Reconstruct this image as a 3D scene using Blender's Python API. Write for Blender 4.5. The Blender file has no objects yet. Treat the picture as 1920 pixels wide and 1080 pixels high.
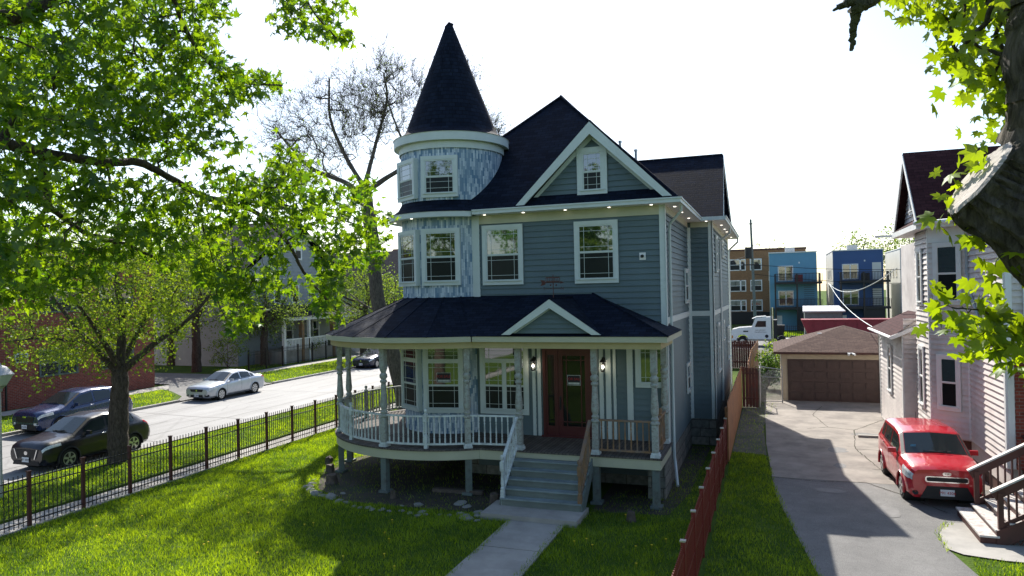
import bpy, math, random
import numpy as np
from mathutils import Vector, Matrix
C = bpy.context.scene
COL = C.collection
rnd = random.Random(7)
NR = np.random.default_rng(11)
rad = math.radians
PI = math.pi
# ------------------------------------------------------------ camera, sky, sun, exposure
cd = bpy.data.cameras.new('camera'); cam = bpy.data.objects.new('camera', cd); COL.objects.link(cam)
cd.sensor_width = 36.0; cd.lens = 1334.5/1920*36; cd.clip_start = .05; cd.clip_end = 3000
yaw, pit, roll = .34859, .00629, -.020794
fv = Vector((-math.sin(yaw)*math.cos(pit), math.cos(yaw)*math.cos(pit), math.sin(pit)))
r0 = Vector((math.cos(yaw), math.sin(yaw), 0)); u0 = r0.cross(fv)
r2 = r0*math.cos(roll)+u0*math.sin(roll); u2 = -r0*math.sin(roll)+u0*math.cos(roll)
Mx = Matrix((r2, u2, -fv)).transposed().to_4x4(); Mx.translation = Vector((0, 0, 5.6)); cam.matrix_world = Mx
C.camera = cam
SUN = Vector((-.41, 1.03, 1.0)).normalized()
W = bpy.data.worlds.new('World'); C.world = W; W.use_nodes = True
wn = W.node_tree.nodes; bg = wn['Background']; sk = wn.new('ShaderNodeTexSky'); sk.sky_type = 'NISHITA'; sk.sun_disc = False
sk.sun_elevation = math.asin(SUN.z); sk.sun_rotation = math.atan2(SUN.x, SUN.y); sk.dust_density = 1.0; sk.air_density = 1.0; sk.ozone_density = 1.0
W.node_tree.links.new(sk.outputs[0], bg.inputs[0]); bg.inputs[1].default_value = .12
sl = bpy.data.lights.new('sun', 'SUN'); sl.energy = 4.8; sl.angle = rad(.5); sl.color = (1, .95, .86)
so = bpy.data.objects.new('sun', sl); COL.objects.link(so); so.rotation_euler = SUN.to_track_quat('Z', 'Y').to_euler()
C.view_settings.view_transform = 'Standard'; C.view_settings.look = 'None'; C.view_settings.exposure = 0.85; C.view_settings.gamma = 1
C.cycles.max_bounces = 8; C.cycles.transparent_max_bounces = 8; C.cycles.use_denoising = True

# ------------------------------------------------------------ materials
def lin(c): return tuple(((x/255)/12.92 if x/255 <= .04045 else ((x/255+.055)/1.055)**2.4) for x in c)
class NT:
    def __init__(s, name):
        s.m = bpy.data.materials.new(name); s.m.use_nodes = True; s.t = s.m.node_tree; s.b = s.t.nodes['Principled BSDF']
        s.out = s.t.nodes['Material Output']
    def n(s, ty, **k):
        o = s.t.nodes.new('ShaderNode'+ty)
        for a, v in k.items():
            if a.startswith('i_'):
                o.inputs[a[2:].replace('_', ' ')].default_value = v
            else: setattr(o, a, v)
        return o
    def l(s, a, b): s.t.links.new(a, b)
def c4(c): return (c[0], c[1], c[2], 1)
def ramp(nt, fac, stops):
    r = nt.n('ValToRGB'); e = r.color_ramp.elements
    while len(e) < len(stops): e.new(.5)
    for i, (p, c) in enumerate(stops): e[i].position = p; e[i].color = c4(c)
    nt.l(fac, r.inputs[0]); return r.outputs[0]
def mul(c, k): return tuple(min(1, x*k) for x in c)
def plain(name, col, rough=.6, var=.12, scale=3., bump=0., metal=0., spec=.4, detail=6, dirt=None, dscale=.7, stretch=None):
    nt = NT(name); tc = nt.n('TexCoord'); src = tc.outputs['Object']
    if stretch:
        mp = nt.n('Mapping'); mp.inputs['Scale'].default_value = stretch; nt.l(src, mp.inputs[0]); src = mp.outputs[0]
    no = nt.n('TexNoise', i_Scale=scale, i_Detail=detail, i_Roughness=.6); nt.l(src, no.inputs['Vector'])
    o = ramp(nt, no.outputs[0], [(.3, mul(col, 1-var)), (.7, mul(col, 1+var))])
    if dirt:
        n2 = nt.n('TexNoise', i_Scale=dscale, i_Detail=8., i_Roughness=.65); nt.l(tc.outputs['Object'], n2.inputs['Vector'])
        f = ramp(nt, n2.outputs[0], [(.45, (0, 0, 0)), (.68, (1, 1, 1))])
        mx = nt.n('MixRGB'); mx.inputs[2].default_value = c4(dirt); nt.l(f, mx.inputs[0]); nt.l(o, mx.inputs[1]); o = mx.outputs[0]
    nt.l(o, nt.b.inputs['Base Color'])
    nt.b.inputs['Roughness'].default_value = rough; nt.b.inputs['Metallic'].default_value = metal; nt.b.inputs['Specular IOR Level'].default_value = spec
    if bump:
        n3 = nt.n('TexNoise', i_Scale=scale*6, i_Detail=6.); nt.l(src, n3.inputs['Vector'])
        b = nt.n('Bump', i_Strength=bump, i_Distance=.02); nt.l(n3.outputs[0], b.inputs['Height']); nt.l(b.outputs[0], nt.b.inputs['Normal'])
    return nt.m
def bricks(name, c1, c2, mortar, w, h, ms=.01, rough=.8, bias=0., swap=False, bump=.4, noise=.25, offset=.5, squash=1., nscale=9., c3=None):
    nt = NT(name); uv = nt.n('UVMap'); v = uv.outputs[0]
    if swap:
        s = nt.n('SeparateXYZ'); nt.l(v, s.inputs[0]); cb = nt.n('CombineXYZ'); nt.l(s.outputs[1], cb.inputs[0]); nt.l(s.outputs[0], cb.inputs[1]); v = cb.outputs[0]
    br = nt.n('TexBrick', i_Scale=1., i_Mortar_Size=ms, i_Mortar_Smooth=.1, i_Bias=bias, i_Brick_Width=w, i_Row_Height=h)
    br.inputs['Color1'].default_value = c4(c1); br.inputs['Color2'].default_value = c4(c2); br.inputs['Mortar'].default_value = c4(mortar); br.offset = offset
    nt.l(v, br.inputs['Vector'])
    tc = nt.n('TexCoord'); no = nt.n('TexNoise', i_Scale=nscale, i_Detail=6.); nt.l(tc.outputs['Object'], no.inputs['Vector'])
    g = ramp(nt, no.outputs[0], [(.3, (1-noise,)*3), (.7, (1+noise*.0,)*3)])
    mx = nt.n('MixRGB', blend_type='MULTIPLY'); mx.inputs[0].default_value = 1; nt.l(br.outputs[0], mx.inputs[1]); nt.l(g, mx.inputs[2]); o = mx.outputs[0]
    nt.l(o, nt.b.inputs['Base Color']); nt.b.inputs['Roughness'].default_value = rough; nt.b.inputs['Specular IOR Level'].default_value = .12
    b = nt.n('Bump', i_Strength=bump, i_Distance=.01); b.invert = True; nt.l(br.outputs['Fac'], b.inputs['Height']); nt.l(b.outputs[0], nt.b.inputs['Normal'])
    return nt.m
def leafmat(name, a, b, trans=.55, tcol=None, rough=.45):
    nt = NT(name); at = nt.n('Attribute', attribute_name='rnd')
    o = ramp(nt, at.outputs['Fac'], [(0., a), (1., b)])
    tc = tcol or 1.0
    di = nt.n('BsdfDiffuse'); tr = nt.n('BsdfTranslucent'); gl = nt.n('BsdfGlossy'); gl.inputs['Roughness'].default_value = rough
    gl.inputs[0].default_value = (.6, .65, .6, 1)
    nt.l(o, di.inputs[0])
    h = nt.n('MixRGB', blend_type='MULTIPLY'); h.inputs[0].default_value = 1; h.inputs[2].default_value = (1.9, 1.8, .35, 1) if tcol is None else c4(tcol); nt.l(o, h.inputs[1]); nt.l(h.outputs[0], tr.inputs[0])
    m1 = nt.n('MixShader'); m1.inputs[0].default_value = trans; nt.l(di.outputs[0], m1.inputs[1]); nt.l(tr.outputs[0], m1.inputs[2])
    m2 = nt.n('MixShader'); m2.inputs[0].default_value = .045; nt.l(m1.outputs[0], m2.inputs[1]); nt.l(gl.outputs[0], m2.inputs[2])
    nt.l(m2.outputs[0], nt.out.inputs[0]); return nt.m
def glass(name, col, rough=.04, spec=.9):
    nt = NT(name); nt.b.inputs['Base Color'].default_value = c4(col); nt.b.inputs['Roughness'].default_value = rough; nt.b.inputs['Specular IOR Level'].default_value = spec
    nt.b.inputs['IOR'].default_value = 1.6
    if name == 'window_glass': nt.b.inputs['Coat Weight'].default_value = 1.; nt.b.inputs['Coat IOR'].default_value = 2.1; nt.b.inputs['Coat Roughness'].default_value = .02
    tc = nt.n('TexCoord'); no = nt.n('TexNoise', i_Scale=1.3); nt.l(tc.outputs['Object'], no.inputs['Vector']); b = nt.n('Bump', i_Strength=.08, i_Distance=.05); nt.l(no.outputs[0], b.inputs['Height']); nt.l(b.outputs[0], nt.b.inputs['Normal'])
    return nt.m
def paint(name, col, rough=.3, coat=1., metal=.3):
    nt = NT(name); nt.b.inputs['Roughness'].default_value = rough; nt.b.inputs['Metallic'].default_value = metal; nt.b.inputs['Coat Weight'].default_value = coat; nt.b.inputs['Coat Roughness'].default_value = .06
    tc = nt.n('TexCoord'); no = nt.n('TexNoise', i_Scale=5., i_Detail=8.); nt.l(tc.outputs['Object'], no.inputs['Vector'])
    nt.l(ramp(nt, no.outputs[0], [(.3, mul(col, .93)), (.7, mul(col, 1.05))]), nt.b.inputs['Base Color'])
    n2 = nt.n('TexNoise', i_Scale=14., i_Detail=5.); nt.l(tc.outputs['Object'], n2.inputs['Vector'])
    rr = ramp(nt, n2.outputs[0], [(.4, (rough,)*3), (.75, (min(1, rough+.18),)*3)]); nt.l(rr, nt.b.inputs['Roughness'])
    return nt.m
def emis(name, col, st):
    nt = NT(name); nt.b.inputs['Base Color'].default_value = c4(col); nt.b.inputs['Emission Color'].default_value = c4(col); nt.b.inputs['Emission Strength'].default_value = st; return nt.m
M = {}
M['siding'] = plain('grey_blue_siding', (.104, .150, .163), .55, .08, 1.2, .05, dirt=(.088, .130, .144), dscale=.5)
M['trim'] = plain('white_trim_paint', (.56, .62, .60), .5, .05, 2.5, .02)
M['cream'] = plain('cream_trim_paint', (.46, .46, .34), .55, .06, 2., .02)
M['khaki'] = plain('khaki_beam_paint', (.44, .37, .19), .55, .07, 2., .03)
M['mosaic'] = bricks('blue_white_strip_cladding', (.72, .79, .83), (.15, .25, .36), (.16, .24, .32), .26, .056, .0025, .6, .1, True, .3, .12, .37, nscale=20)
M['shingle'] = bricks('dark_blue_shingles', (.005, .009, .021), (.013, .020, .039), (.003, .004, .008), .30, .145, .009, .85, 0., False, .55, .35, .5, nscale=3)
M['shingle_brown'] = bricks('brown_shingles', (.085, .052, .045), (.13, .085, .07), (.04, .025, .02), .30, .14, .006, .9, 0., False, .6, .3)
M['shingle_maroon'] = bricks('maroon_shingles', (.050, .018, .020), (.075, .030, .032), (.02, .01, .012), .30, .14, .006, .9, 0., False, .6, .3)
M['stone'] = bricks('rough_stone_blocks', (.20, .21, .19), (.32, .31, .27), (.13, .12, .1), .62, .30, .014, .9, 0., False, 1., .45)
M['redbrick'] = bricks('red_brick', (.33, .080, .055), (.22, .055, .04), (.26, .2, .17), .22, .085, .008, .85)
M['tanbrick'] = bricks('orange_tan_brick', (.34, .19, .10), (.27, .145, .075), (.3, .2, .12), .25, .09, .01, .9)
M['glassdark'] = glass('window_glass', (.010, .015, .014), .03, .95)
M['doorglass'] = glass('door_glass', (.010, .012, .010), .06, .35)
M['screen'] = plain('insect_screen_glass', (.010, .013, .014), .30, .3, 2, spec=.25)
M['curtain'] = plain('window_curtain', (.10, .12, .11), .8, .4, 1.2, stretch=(14, 14, .3))
M['deck'] = bricks('weathered_deck_boards', (.17, .15, .135), (.11, .098, .09), (.03, .028, .026), 3.6, .10, .006, .75, 0., True, .6, .4, .37, nscale=5)
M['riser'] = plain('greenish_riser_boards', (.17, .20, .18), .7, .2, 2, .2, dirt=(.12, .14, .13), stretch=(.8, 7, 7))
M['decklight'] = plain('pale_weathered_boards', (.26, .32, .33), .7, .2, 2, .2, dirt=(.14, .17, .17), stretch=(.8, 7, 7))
M['post'] = plain('peeling_painted_wood', (.36, .39, .36), .8, .18, 8, .4, dirt=(.24, .22, .19), dscale=14.)
M['postdark'] = plain('grey_green_timber', (.15, .19, .18), .8, .25, 4, .3, dirt=(.09, .09, .08), dscale=4.)
M['rail'] = plain('white_rail_paint', (.60, .66, .66), .5, .1, 4, .1, dirt=(.4, .43, .42), dscale=5.)
M['woodrail'] = plain('bare_brown_wood', (.24, .14, .07), .7, .25, 4, .2, dirt=(.17, .14, .12), dscale=3.)
M['door'] = plain('mahogany_red_door', (.085, .016, .018), .35, .15, 3, .05)
M['black'] = plain('black_metal', (.012, .012, .014), .4, .2, 5)
M['fencemaroon'] = plain('dark_maroon_fence_paint', (.075, .022, .022), .5, .15, 4)
M['fenceiron'] = plain('dark_iron', (.025, .02, .024), .5, .15, 4)
M['fencered'] = plain('red_brown_fence_paint', (.17, .026, .022), .38, .12, 3)
M['alu'] = plain('aluminium', (.5, .51, .52), .35, .1, 4, metal=.8)
M['galv'] = plain('galvanised_steel', (.42, .43, .44), .45, .15, 5, metal=.6)
M['dspout'] = plain('grey_downspout', (.36, .41, .45), .45, .06, 4)
M['concrete'] = plain('concrete', (.36, .34, .31), .85, .12, 1.6, .25, dirt=(.25, .24, .22), dscale=.9)
M['sidewalk'] = plain('sidewalk_concrete', (.36, .34, .31), .85, .14, 2., .25, dirt=(.24, .22, .2), dscale=1.2)
M['drive'] = plain('old_concrete_drive', (.27, .24, .21), .85, .16, 1.3, .3, dirt=(.16, .14, .125), dscale=.8)
M['wood'] = plain('cedar_fence_boards', (.38, .17, .07), .7, .3, 2.2, .2, dirt=(.26, .12, .06), dscale=1.5, stretch=(6, 6, .6))
M['woodold'] = plain('aged_reddish_boards', (.13, .045, .035), .8, .3, 2.2, .2, dirt=(.08, .05, .045), dscale=1.5, stretch=(6, 6, .6))
M['stairwood'] = plain('dark_red_stained_wood', (.085, .03, .024), .55, .25, 4, .2, dirt=(.05, .025, .02), dscale=2.)
M['treadpaint'] = plain('worn_white_tread', (.55, .53, .50), .6, .2, 6, .2, dirt=(.3, .22, .2), dscale=6.)
M['gsiding'] = plain('pale_grey_clapboard', (.30, .32, .33), .7, .08, 2, .05)
M['wsiding'] = plain('white_clapboard', (.70, .645, .61), .6, .06, 2, .05, dirt=(.5, .45, .43), dscale=.8)
M['garwall'] = plain('beige_siding', (.50, .42, .30), .7, .1, 2, .05)
M['gardoor'] = plain('brown_garage_door', (.085, .052, .044), .5, .08, 2, .05)
M['white'] = plain('white_paint', (.75, .76, .75), .5, .06, 3, .02)
M['tblue'] = plain('light_blue_panel', (.12, .30, .44), .6, .06, .6)
M['nblue'] = plain('navy_blue_panel', (.04, .095, .24), .6, .06, .6)
M['pale'] = plain('pale_panel', (.62, .62, .58), .7, .06, .6)
M['tyre'] = plain('tyre_rubber', (.014, .014, .015), .8, .2, 8)
M['rim'] = plain('alloy_rim', (.55, .56, .57), .3, .1, 6, metal=.8)
M['plastic'] = plain('black_plastic', (.018, .018, .02), .55, .15, 8)
M['chrome'] = plain('chrome', (.75, .76, .78), .12, .03, 6, metal=1)
M['lens'] = plain('headlight_lens', (.62, .64, .64), .12, .35, 14, metal=.0, spec=.9)
M['amber'] = plain('amber_lens', (.5, .2, .04), .2, .1, 6)
M['tail'] = plain('red_tail_lens', (.4, .01, .01), .2, .1, 6)
M['carglass'] = glass('car_glass', (.018, .026, .028), .04, .45)
M['plate'] = plain('licence_plate', (.7, .72, .76), .4, .05, 9)
M['redtxt'] = plain('red_lettering', (.45, .03, .03), .6, .1, 9)
M['dartxt'] = plain('dark_lettering', (.02, .02, .03), .6, .1, 9)
M['p_red'] = paint('car_paint_red', (.50, .008, .022), .28, 1, .0)
M['p_navy'] = paint('car_paint_blue', (.012, .03, .10), .25, 1, .4)
M['p_black'] = paint('car_paint_black', (.005, .005, .011), .3, .6, .0)
M['p_silver'] = paint('car_paint_silver', (.50, .53, .57), .32, 1, .5)
M['p_dkblue'] = paint('car_paint_dark_blue', (.008, .012, .045), .25, 1, .3)
M['p_white'] = paint('truck_paint_white', (.72, .74, .76), .35, .6, .0)
M['rock'] = plain('pale_rock', (.27, .27, .25), .9, .3, 6, .6, dirt=(.2, .2, .18), dscale=7.)
M['stump'] = plain('weathered_stump_wood', (.10, .08, .065), .9, .35, 8, .8)
M['dumpster'] = plain('dull_red_steel', (.24, .018, .03), .5, .2, 2, .1)
M['lamp'] = emis('lamp_glow', (1, .9, .72), 5.)
M['downlight'] = emis('recessed_light_glow', (1, .93, .8), 1.4)
M['flowers'] = plain('dandelion_yellow', (.75, .55, .02), .8, .1, 9)
M['lantern_glass'] = plain('frosted_lantern_glass', (.45, .5, .42), .3, .15, 5)
def barkmat(name, a, b, mo=None, sc=6., st=1.):
    nt = NT(name); tc = nt.n('TexCoord'); mp = nt.n('Mapping'); mp.inputs['Scale'].default_value = (sc, sc, sc*.3); nt.l(tc.outputs['Object'], mp.inputs[0])
    no = nt.n('TexNoise', i_Scale=3., i_Detail=9., i_Roughness=.7, i_Distortion=.6); nt.l(mp.outputs[0], no.inputs['Vector'])
    o = ramp(nt, no.outputs[0], [(.35, a), (.68, b)])
    if mo:
        n2 = nt.n('TexNoise', i_Scale=2.5, i_Detail=8.); nt.l(tc.outputs['Object'], n2.inputs['Vector']); f = ramp(nt, n2.outputs[0], [(.52, (0, 0, 0)), (.66, (1, 1, 1))])
        mx = nt.n('MixRGB'); mx.inputs[2].default_value = c4(mo); nt.l(f, mx.inputs[0]); nt.l(o, mx.inputs[1]); o = mx.outputs[0]
    nt.l(o, nt.b.inputs['Base Color']); nt.b.inputs['Roughness'].default_value = .9; nt.b.inputs['Specular IOR Level'].default_value = .2
    vo = nt.n('TexVoronoi', i_Scale=2.4); vo.feature = 'DISTANCE_TO_EDGE'; nt.l(mp.outputs[0], vo.inputs['Vector'])
    ad = nt.n('Math', operation='ADD'); nt.l(vo.outputs[0], ad.inputs[0]); nt.l(no.outputs[0], ad.inputs[1])
    b = nt.n('Bump', i_Strength=st, i_Distance=.03); nt.l(ad.outputs[0], b.inputs['Height']); nt.l(b.outputs[0], nt.b.inputs['Normal']); return nt.m
M['bark'] = barkmat('grey_brown_bark', (.035, .027, .022), (.13, .10, .08))
M['barkgrey'] = barkmat('grey_bark', (.06, .05, .042), (.20, .17, .14))
M['barkmoss'] = barkmat('mossy_maple_bark', (.035, .03, .022), (.17, .145, .115), (.085, .085, .03), 7., 1.2)
M['cutwood'] = plain('weathered_cut_wood', (.40, .36, .32), .85, .2, 7, .5, dirt=(.25, .22, .2), dscale=4.)
M['leaf_maple'] = leafmat('silver_maple_leaves', (.030, .082, .010), (.130, .205, .018), .63, (2.6, 2.4, .4))
M['leaf_near'] = leafmat('norway_maple_leaves', (.08, .13, .012), (.16, .22, .02), .6, (2.8, 2.6, .3))
M['leaf_street'] = leafmat('young_street_tree_leaves', (.05, .10, .018), (.15, .21, .035), .55, (2.5, 2.3, .45))
M['leaf_far'] = leafmat('distant_spring_leaves', (.08, .13, .03), (.18, .24, .06), .45, (1.9, 1.9, .6))
M['leaf_dark'] = leafmat('dark_shrub_leaves', (.02, .05, .012), (.05, .10, .02), .4, (2., 2.2, .5))
M['leaf_behind'] = leafmat('roadside_tree_leaves', (.06, .16, .03), (.14, .30, .05), .4, (1.8, 2., .5))
M['grass'] = leafmat('grass_blades', (.036, .095, .010), (.24, .35, .032), .57, (2.5, 2.2, .3), .5)

# ------------------------------------------------------------ mesh building helpers
class MB:
    def __init__(s): s.v = []; s.f = []; s.uv = []
    def face(s, pts, uv=None):
        i = len(s.v); pts = [Vector(p) for p in pts]; s.v += pts; s.f.append(list(range(i, i+len(pts))))
        if uv is None:
            n = Vector((0, 0, 0))
            for k in range(len(pts)):
                a = pts[k]; b = pts[(k+1) % len(pts)]; n += a.cross(b)
            if n.length > 1e-12: n.normalize()
            if abs(n.z) > .985: uv = [(p.x, p.y) for p in pts]
            else:
                ud = Vector((0, 0, 1)).cross(n).normalized(); vd = n.cross(ud); uv = [(p.dot(ud), p.dot(vd)) for p in pts]
        s.uv += uv; return s
    def box(s, x0, x1, y0, y1, z0, z1, fr=None):
        c = [(x, y, z) for z in (z0, z1) for y in (y0, y1) for x in (x0, x1)]
        if fr: c = [fr(*p) for p in c]
        for q in ((0, 2, 3, 1), (4, 5, 7, 6), (0, 1, 5, 4), (2, 6, 7, 3), (0, 4, 6, 2), (1, 3, 7, 5)): s.face([c[k] for k in q])
        return s
    def prism(s, poly, a, b):                       # poly: points; extruded by vector b-a from a offset
        a = Vector(a); b = Vector(b); p0 = [Vector(p)+a for p in poly]; p1 = [Vector(p)+b for p in poly]
        s.face(p0[::-1]); s.face(p1)
        for k in range(len(poly)): j = (k+1) % len(poly); s.face([p0[k], p0[j], p1[j], p1[k]])
        return s
    def tube(s, pts, rs, n=8, cap=True, flat=None):
        pts = [Vector(p) for p in pts]
        if not hasattr(rs, '__len__'): rs = [rs]*len(pts)
        base = len(s.v); up = None; L = 0
        for k, p in enumerate(pts):
            d = (pts[min(k+1, len(pts)-1)]-pts[max(k-1, 0)]); d = d.normalized() if d.length > 1e-9 else Vector((0, 0, 1))
            if up is None: up = d.orthogonal().normalized()
            up = (up-d*up.dot(d)); up = up.normalized() if up.length > 1e-6 else d.orthogonal().normalized()
            w = d.cross(up)
            for j in range(n):
                a = 2*PI*j/n; s.v.append(p+(up*math.cos(a)+w*math.sin(a))*rs[k])
        for k in range(len(pts)-1):
            seg = (pts[k+1]-pts[k]).length
            for j in range(n):
                j2 = (j+1) % n; a = base+k*n
                s.f.append([a+j, a+j2, a+n+j2, a+n+j]); r = rs[k]*2*PI/n
                s.uv += [(j*r, L), ((j+1)*r, L), ((j+1)*r, L+seg), (j*r, L+seg)]
            L += seg
        if cap:
            for k, o in ((0, 1), (len(pts)-1, 0)):
                i = [base+k*n+j for j in range(n)]; i = i[::-1] if o else i; s.f.append(i); s.uv += [(s.v[q].x, s.v[q].y) for q in i]
        return s
    def lathe(s, prof, c, n=32, a0=0., a1=2*PI, cap=False):   # prof: (r,z); angle measured from -Y toward +X
        cx, cy, cz = c; base = len(s.v); full = abs(a1-a0-2*PI) < 1e-6; m = n if full else n+1; vl = [0.]
        for k in range(1, len(prof)): vl.append(vl[-1]+math.hypot(prof[k][0]-prof[k-1][0], prof[k][1]-prof[k-1][1]))
        rm = max(p[0] for p in prof)
        for r, z in prof:
            for j in range(m):
                a = a0+(a1-a0)*j/n; s.v.append(Vector((cx+r*math.sin(a), cy-r*math.cos(a), cz+z)))
        for k in range(len(prof)-1):
            for j in range(n):
                j2 = (j+1) % m; a = base+k*m; s.f.append([a+j, a+j2, a+m+j2, a+m+j])
                u = rm*(a1-a0)/n; s.uv += [(j*u, vl[k]), ((j+1)*u, vl[k]), ((j+1)*u, vl[k+1]), (j*u, vl[k+1])]
        if cap and full:
            for k, o in ((0, 1), (len(prof)-1, 0)):
                if prof[k][0] > 1e-5:
                    i = [base+k*m+j for j in range(m)]; i = i[::-1] if o else i; s.f.append(i); s.uv += [(s.v[q].x, s.v[q].y) for q in i]
        return s
# all things and parts are built in world coordinates: parts are parented with plain identity inverse and offset locations
def build(mb, name, mat, parent=None, smooth=None, loc=None):
    me = bpy.data.meshes.new(name)
    pw = WL[parent.name] if parent is not None else Vector((0, 0, 0))
    w = Vector(loc) if loc is not None else (pw if parent is not None else Vector((0, 0, 0)))
    me.from_pydata([tuple(p-w) for p in mb.v], [], mb.f)
    ul = me.uv_layers.new(name='UVMap'); ul.data.foreach_set('uv', np.array(mb.uv, dtype=np.float32).ravel())
    me.materials.append(M[mat] if isinstance(mat, str) else mat)
    if smooth is not None:
        me.polygons.foreach_set('use_smooth', [True]*len(me.polygons)); me.set_sharp_from_angle(angle=rad(smooth))
    o = bpy.data.objects.new(name, me); COL.objects.link(o); o.location = w-pw
    if parent is not None: o.parent = parent
    WL[o.name] = w; return o
MB.build = lambda s, name, mat, parent=None, smooth=None, loc=None: build(s, name, mat, parent, smooth, loc)
WL = {}
def tag(o, label=None, cat=None, group=None, kind=None):
    if label: o['label'] = label
    if cat: o['category'] = cat
    if group: o['group'] = group
    if kind: o['kind'] = kind
    return o
def thing(name, label, cat, loc=(0, 0, 0), group=None):
    o = bpy.data.objects.new(name, None); COL.objects.link(o); o.location = loc; o.empty_display_size = .2; WL[o.name] = Vector(loc)
    return tag(o, label, cat, group)
def struct(name, mb, mat, **k): return tag(mb.build(name, mat, **k), kind='structure')
def copy_tree(o, parent=None):
    c = o.copy(); COL.objects.link(c); c.parent = parent
    for ch in list(o.children): copy_tree(ch, c)
    return c
def text_mesh(name, s, size, mat, parent, O, U, N, ext=.002):
    cu = bpy.data.curves.new(name, 'FONT'); cu.body = s; cu.size = size; cu.extrude = ext; cu.align_x = 'CENTER'; cu.align_y = 'CENTER'
    t = bpy.data.objects.new(name+'_tmp', cu); COL.objects.link(t); dg = bpy.context.evaluated_depsgraph_get(); me = bpy.data.meshes.new_from_object(t.evaluated_get(dg))
    bpy.data.objects.remove(t); U = Vector(U).normalized(); N = Vector(N).normalized(); V = N.cross(U); O = Vector(O); pw = WL[parent.name]
    me.transform(Matrix((U, V, N)).transposed().to_4x4()); me.transform(Matrix.Translation(O-pw)); me.materials.clear(); me.materials.append(M[mat])
    o = bpy.data.objects.new(name, me); COL.objects.link(o); o.parent = parent; WL[o.name] = pw; return o
def frame(O, U, N):
    O = Vector(O); U = Vector(U).normalized(); N = Vector(N).normalized(); V = Vector((0, 0, 1))
    return lambda u, v, n: O+U*u+V*v+N*n
def pieces(name, mat, parent, items):                  # each board its own part
    for fr, a in items:
        mb = MB(); fbox(mb, fr, *a) if fr else mb.box(*a); mb.build(name, mat, parent, loc=fr((a[0]+a[1])/2, a[2], a[4]) if fr else (a[0], a[2], a[4]))
def fbox(mb, fr, u0, u1, v0, v1, n0, n1):
    c = [fr(u, v, n) for n in (n0, n1) for v in (v0, v1) for u in (u0, u1)]
    fl = (fr(1, 0, 0)-fr(0, 0, 0)).cross(fr(0, 1, 0)-fr(0, 0, 0)).dot(fr(0, 0, 1)-fr(0, 0, 0)) > 0
    for q in ((0, 2, 3, 1), (4, 5, 7, 6), (0, 1, 5, 4), (2, 6, 7, 3), (0, 4, 6, 2), (1, 3, 7, 5)):
        p = [c[k] for k in q]; mb.face(p if fl else p[::-1])
def siding(mb, fr, u0, u1, v0, v1, h=.17, t=.034, clip=None, base=0.):
    v = v0
    while v < v1-1e-4:
        w = min(v+h, v1); a, b = (u0, u1); a2, b2 = (u0, u1)
        if clip: (a, b), (a2, b2) = clip(v), clip(w)
        if b > a:
            mb.face([fr(a, v, base+t), fr(b, v, base+t), fr(b2, w, base+.001), fr(a2, w, base+.001)])
            mb.face([fr(a, v, base), fr(b, v, base), fr(b, v, base+t), fr(a, v, base+t)])
        v = w
def window(parent, O, U, N, w, h, style='dh', case=.12, casem='trim', label=None, upper='glassdark', lower='screen', munt=True, transom=0., pair=False, sill=True):
    fr = frame(O, U, N); mb = MB()      # O: bottom left of the outer casing, on the wall plane
    fbox(mb, fr, 0, w, h-case, h, 0, .05); fbox(mb, fr, 0, case, case, h-case, 0, .045); fbox(mb, fr, w-case, w, case, h-case, 0, .045); fbox(mb, fr, 0, w, 0, case, 0, .045)
    if sill: fbox(mb, fr, case*.5, w-case*.5, case-.012, case+.02, .045, .085)
    win = mb.build('window', casem, parent, loc=fr(w/2, 0, 0))
    if label: win['label'] = label
    sm = MB(); s = .04; U0, U1, V0, V1 = case, w-case, case, h-case; panes = MB(); scr = MB()
    def sash(u0, u1, v0, v1, n, tgt, mu):
        fbox(sm, fr, u0, u0+s, v0, v1, 0, n); fbox(sm, fr, u1-s, u1, v0, v1, 0, n); fbox(sm, fr, u0+s, u1-s, v0, v0+s, 0, n); fbox(sm, fr, u0+s, u1-s, v1-s, v1, 0, n)
        tgt.face([fr(u0+s, v0+s, n-.018), fr(u1-s, v0+s, n-.018), fr(u1-s, v1-s, n-.018), fr(u0+s, v1-s, n-.018)])
        if mu:
            g = .0055; gi = min(.13, (u1-u0)*.2); gv = min(.13, (v1-v0)*.25)
            for u in (u0+s+gi, u1-s-gi): fbox(sm, fr, u-g, u+g, v0+s, v1-s, n-.017, n-.008)
            for v in (v0+s+gv, v1-s-gv): fbox(sm, fr, u0+s, u1-s, v-g, v+g, n-.0165, n-.0075)
    top = V1
    if transom:
        sash(U0, U1, V1-transom, V1, .03, panes, munt); top = V1-transom
        fbox(sm, fr, U0, U1, top-.05, top, 0, .042); top -= .05
    cols = [(U0, U1)] if not pair else [(U0, (U0+U1)/2-.03), ((U0+U1)/2+.03, U1)]
    if pair: fbox(sm, fr, (U0+U1)/2-.03, (U0+U1)/2+.03, V0, top, 0, .042)
    for a, b in cols:
        if style == 'dh':
            mid = (V0+top)/2; sash(a, b, mid-.01, top, .034, panes, munt); sash(a, b, V0, mid+.01, .026, scr, munt)
        else: sash(a, b, V0, top, .03, panes, munt)
    sm.build('sash', casem, win)
    if panes.f: panes.build('pane', upper, win)
    if scr.f: scr.build('lower_pane', lower, win)
    return win
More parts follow.
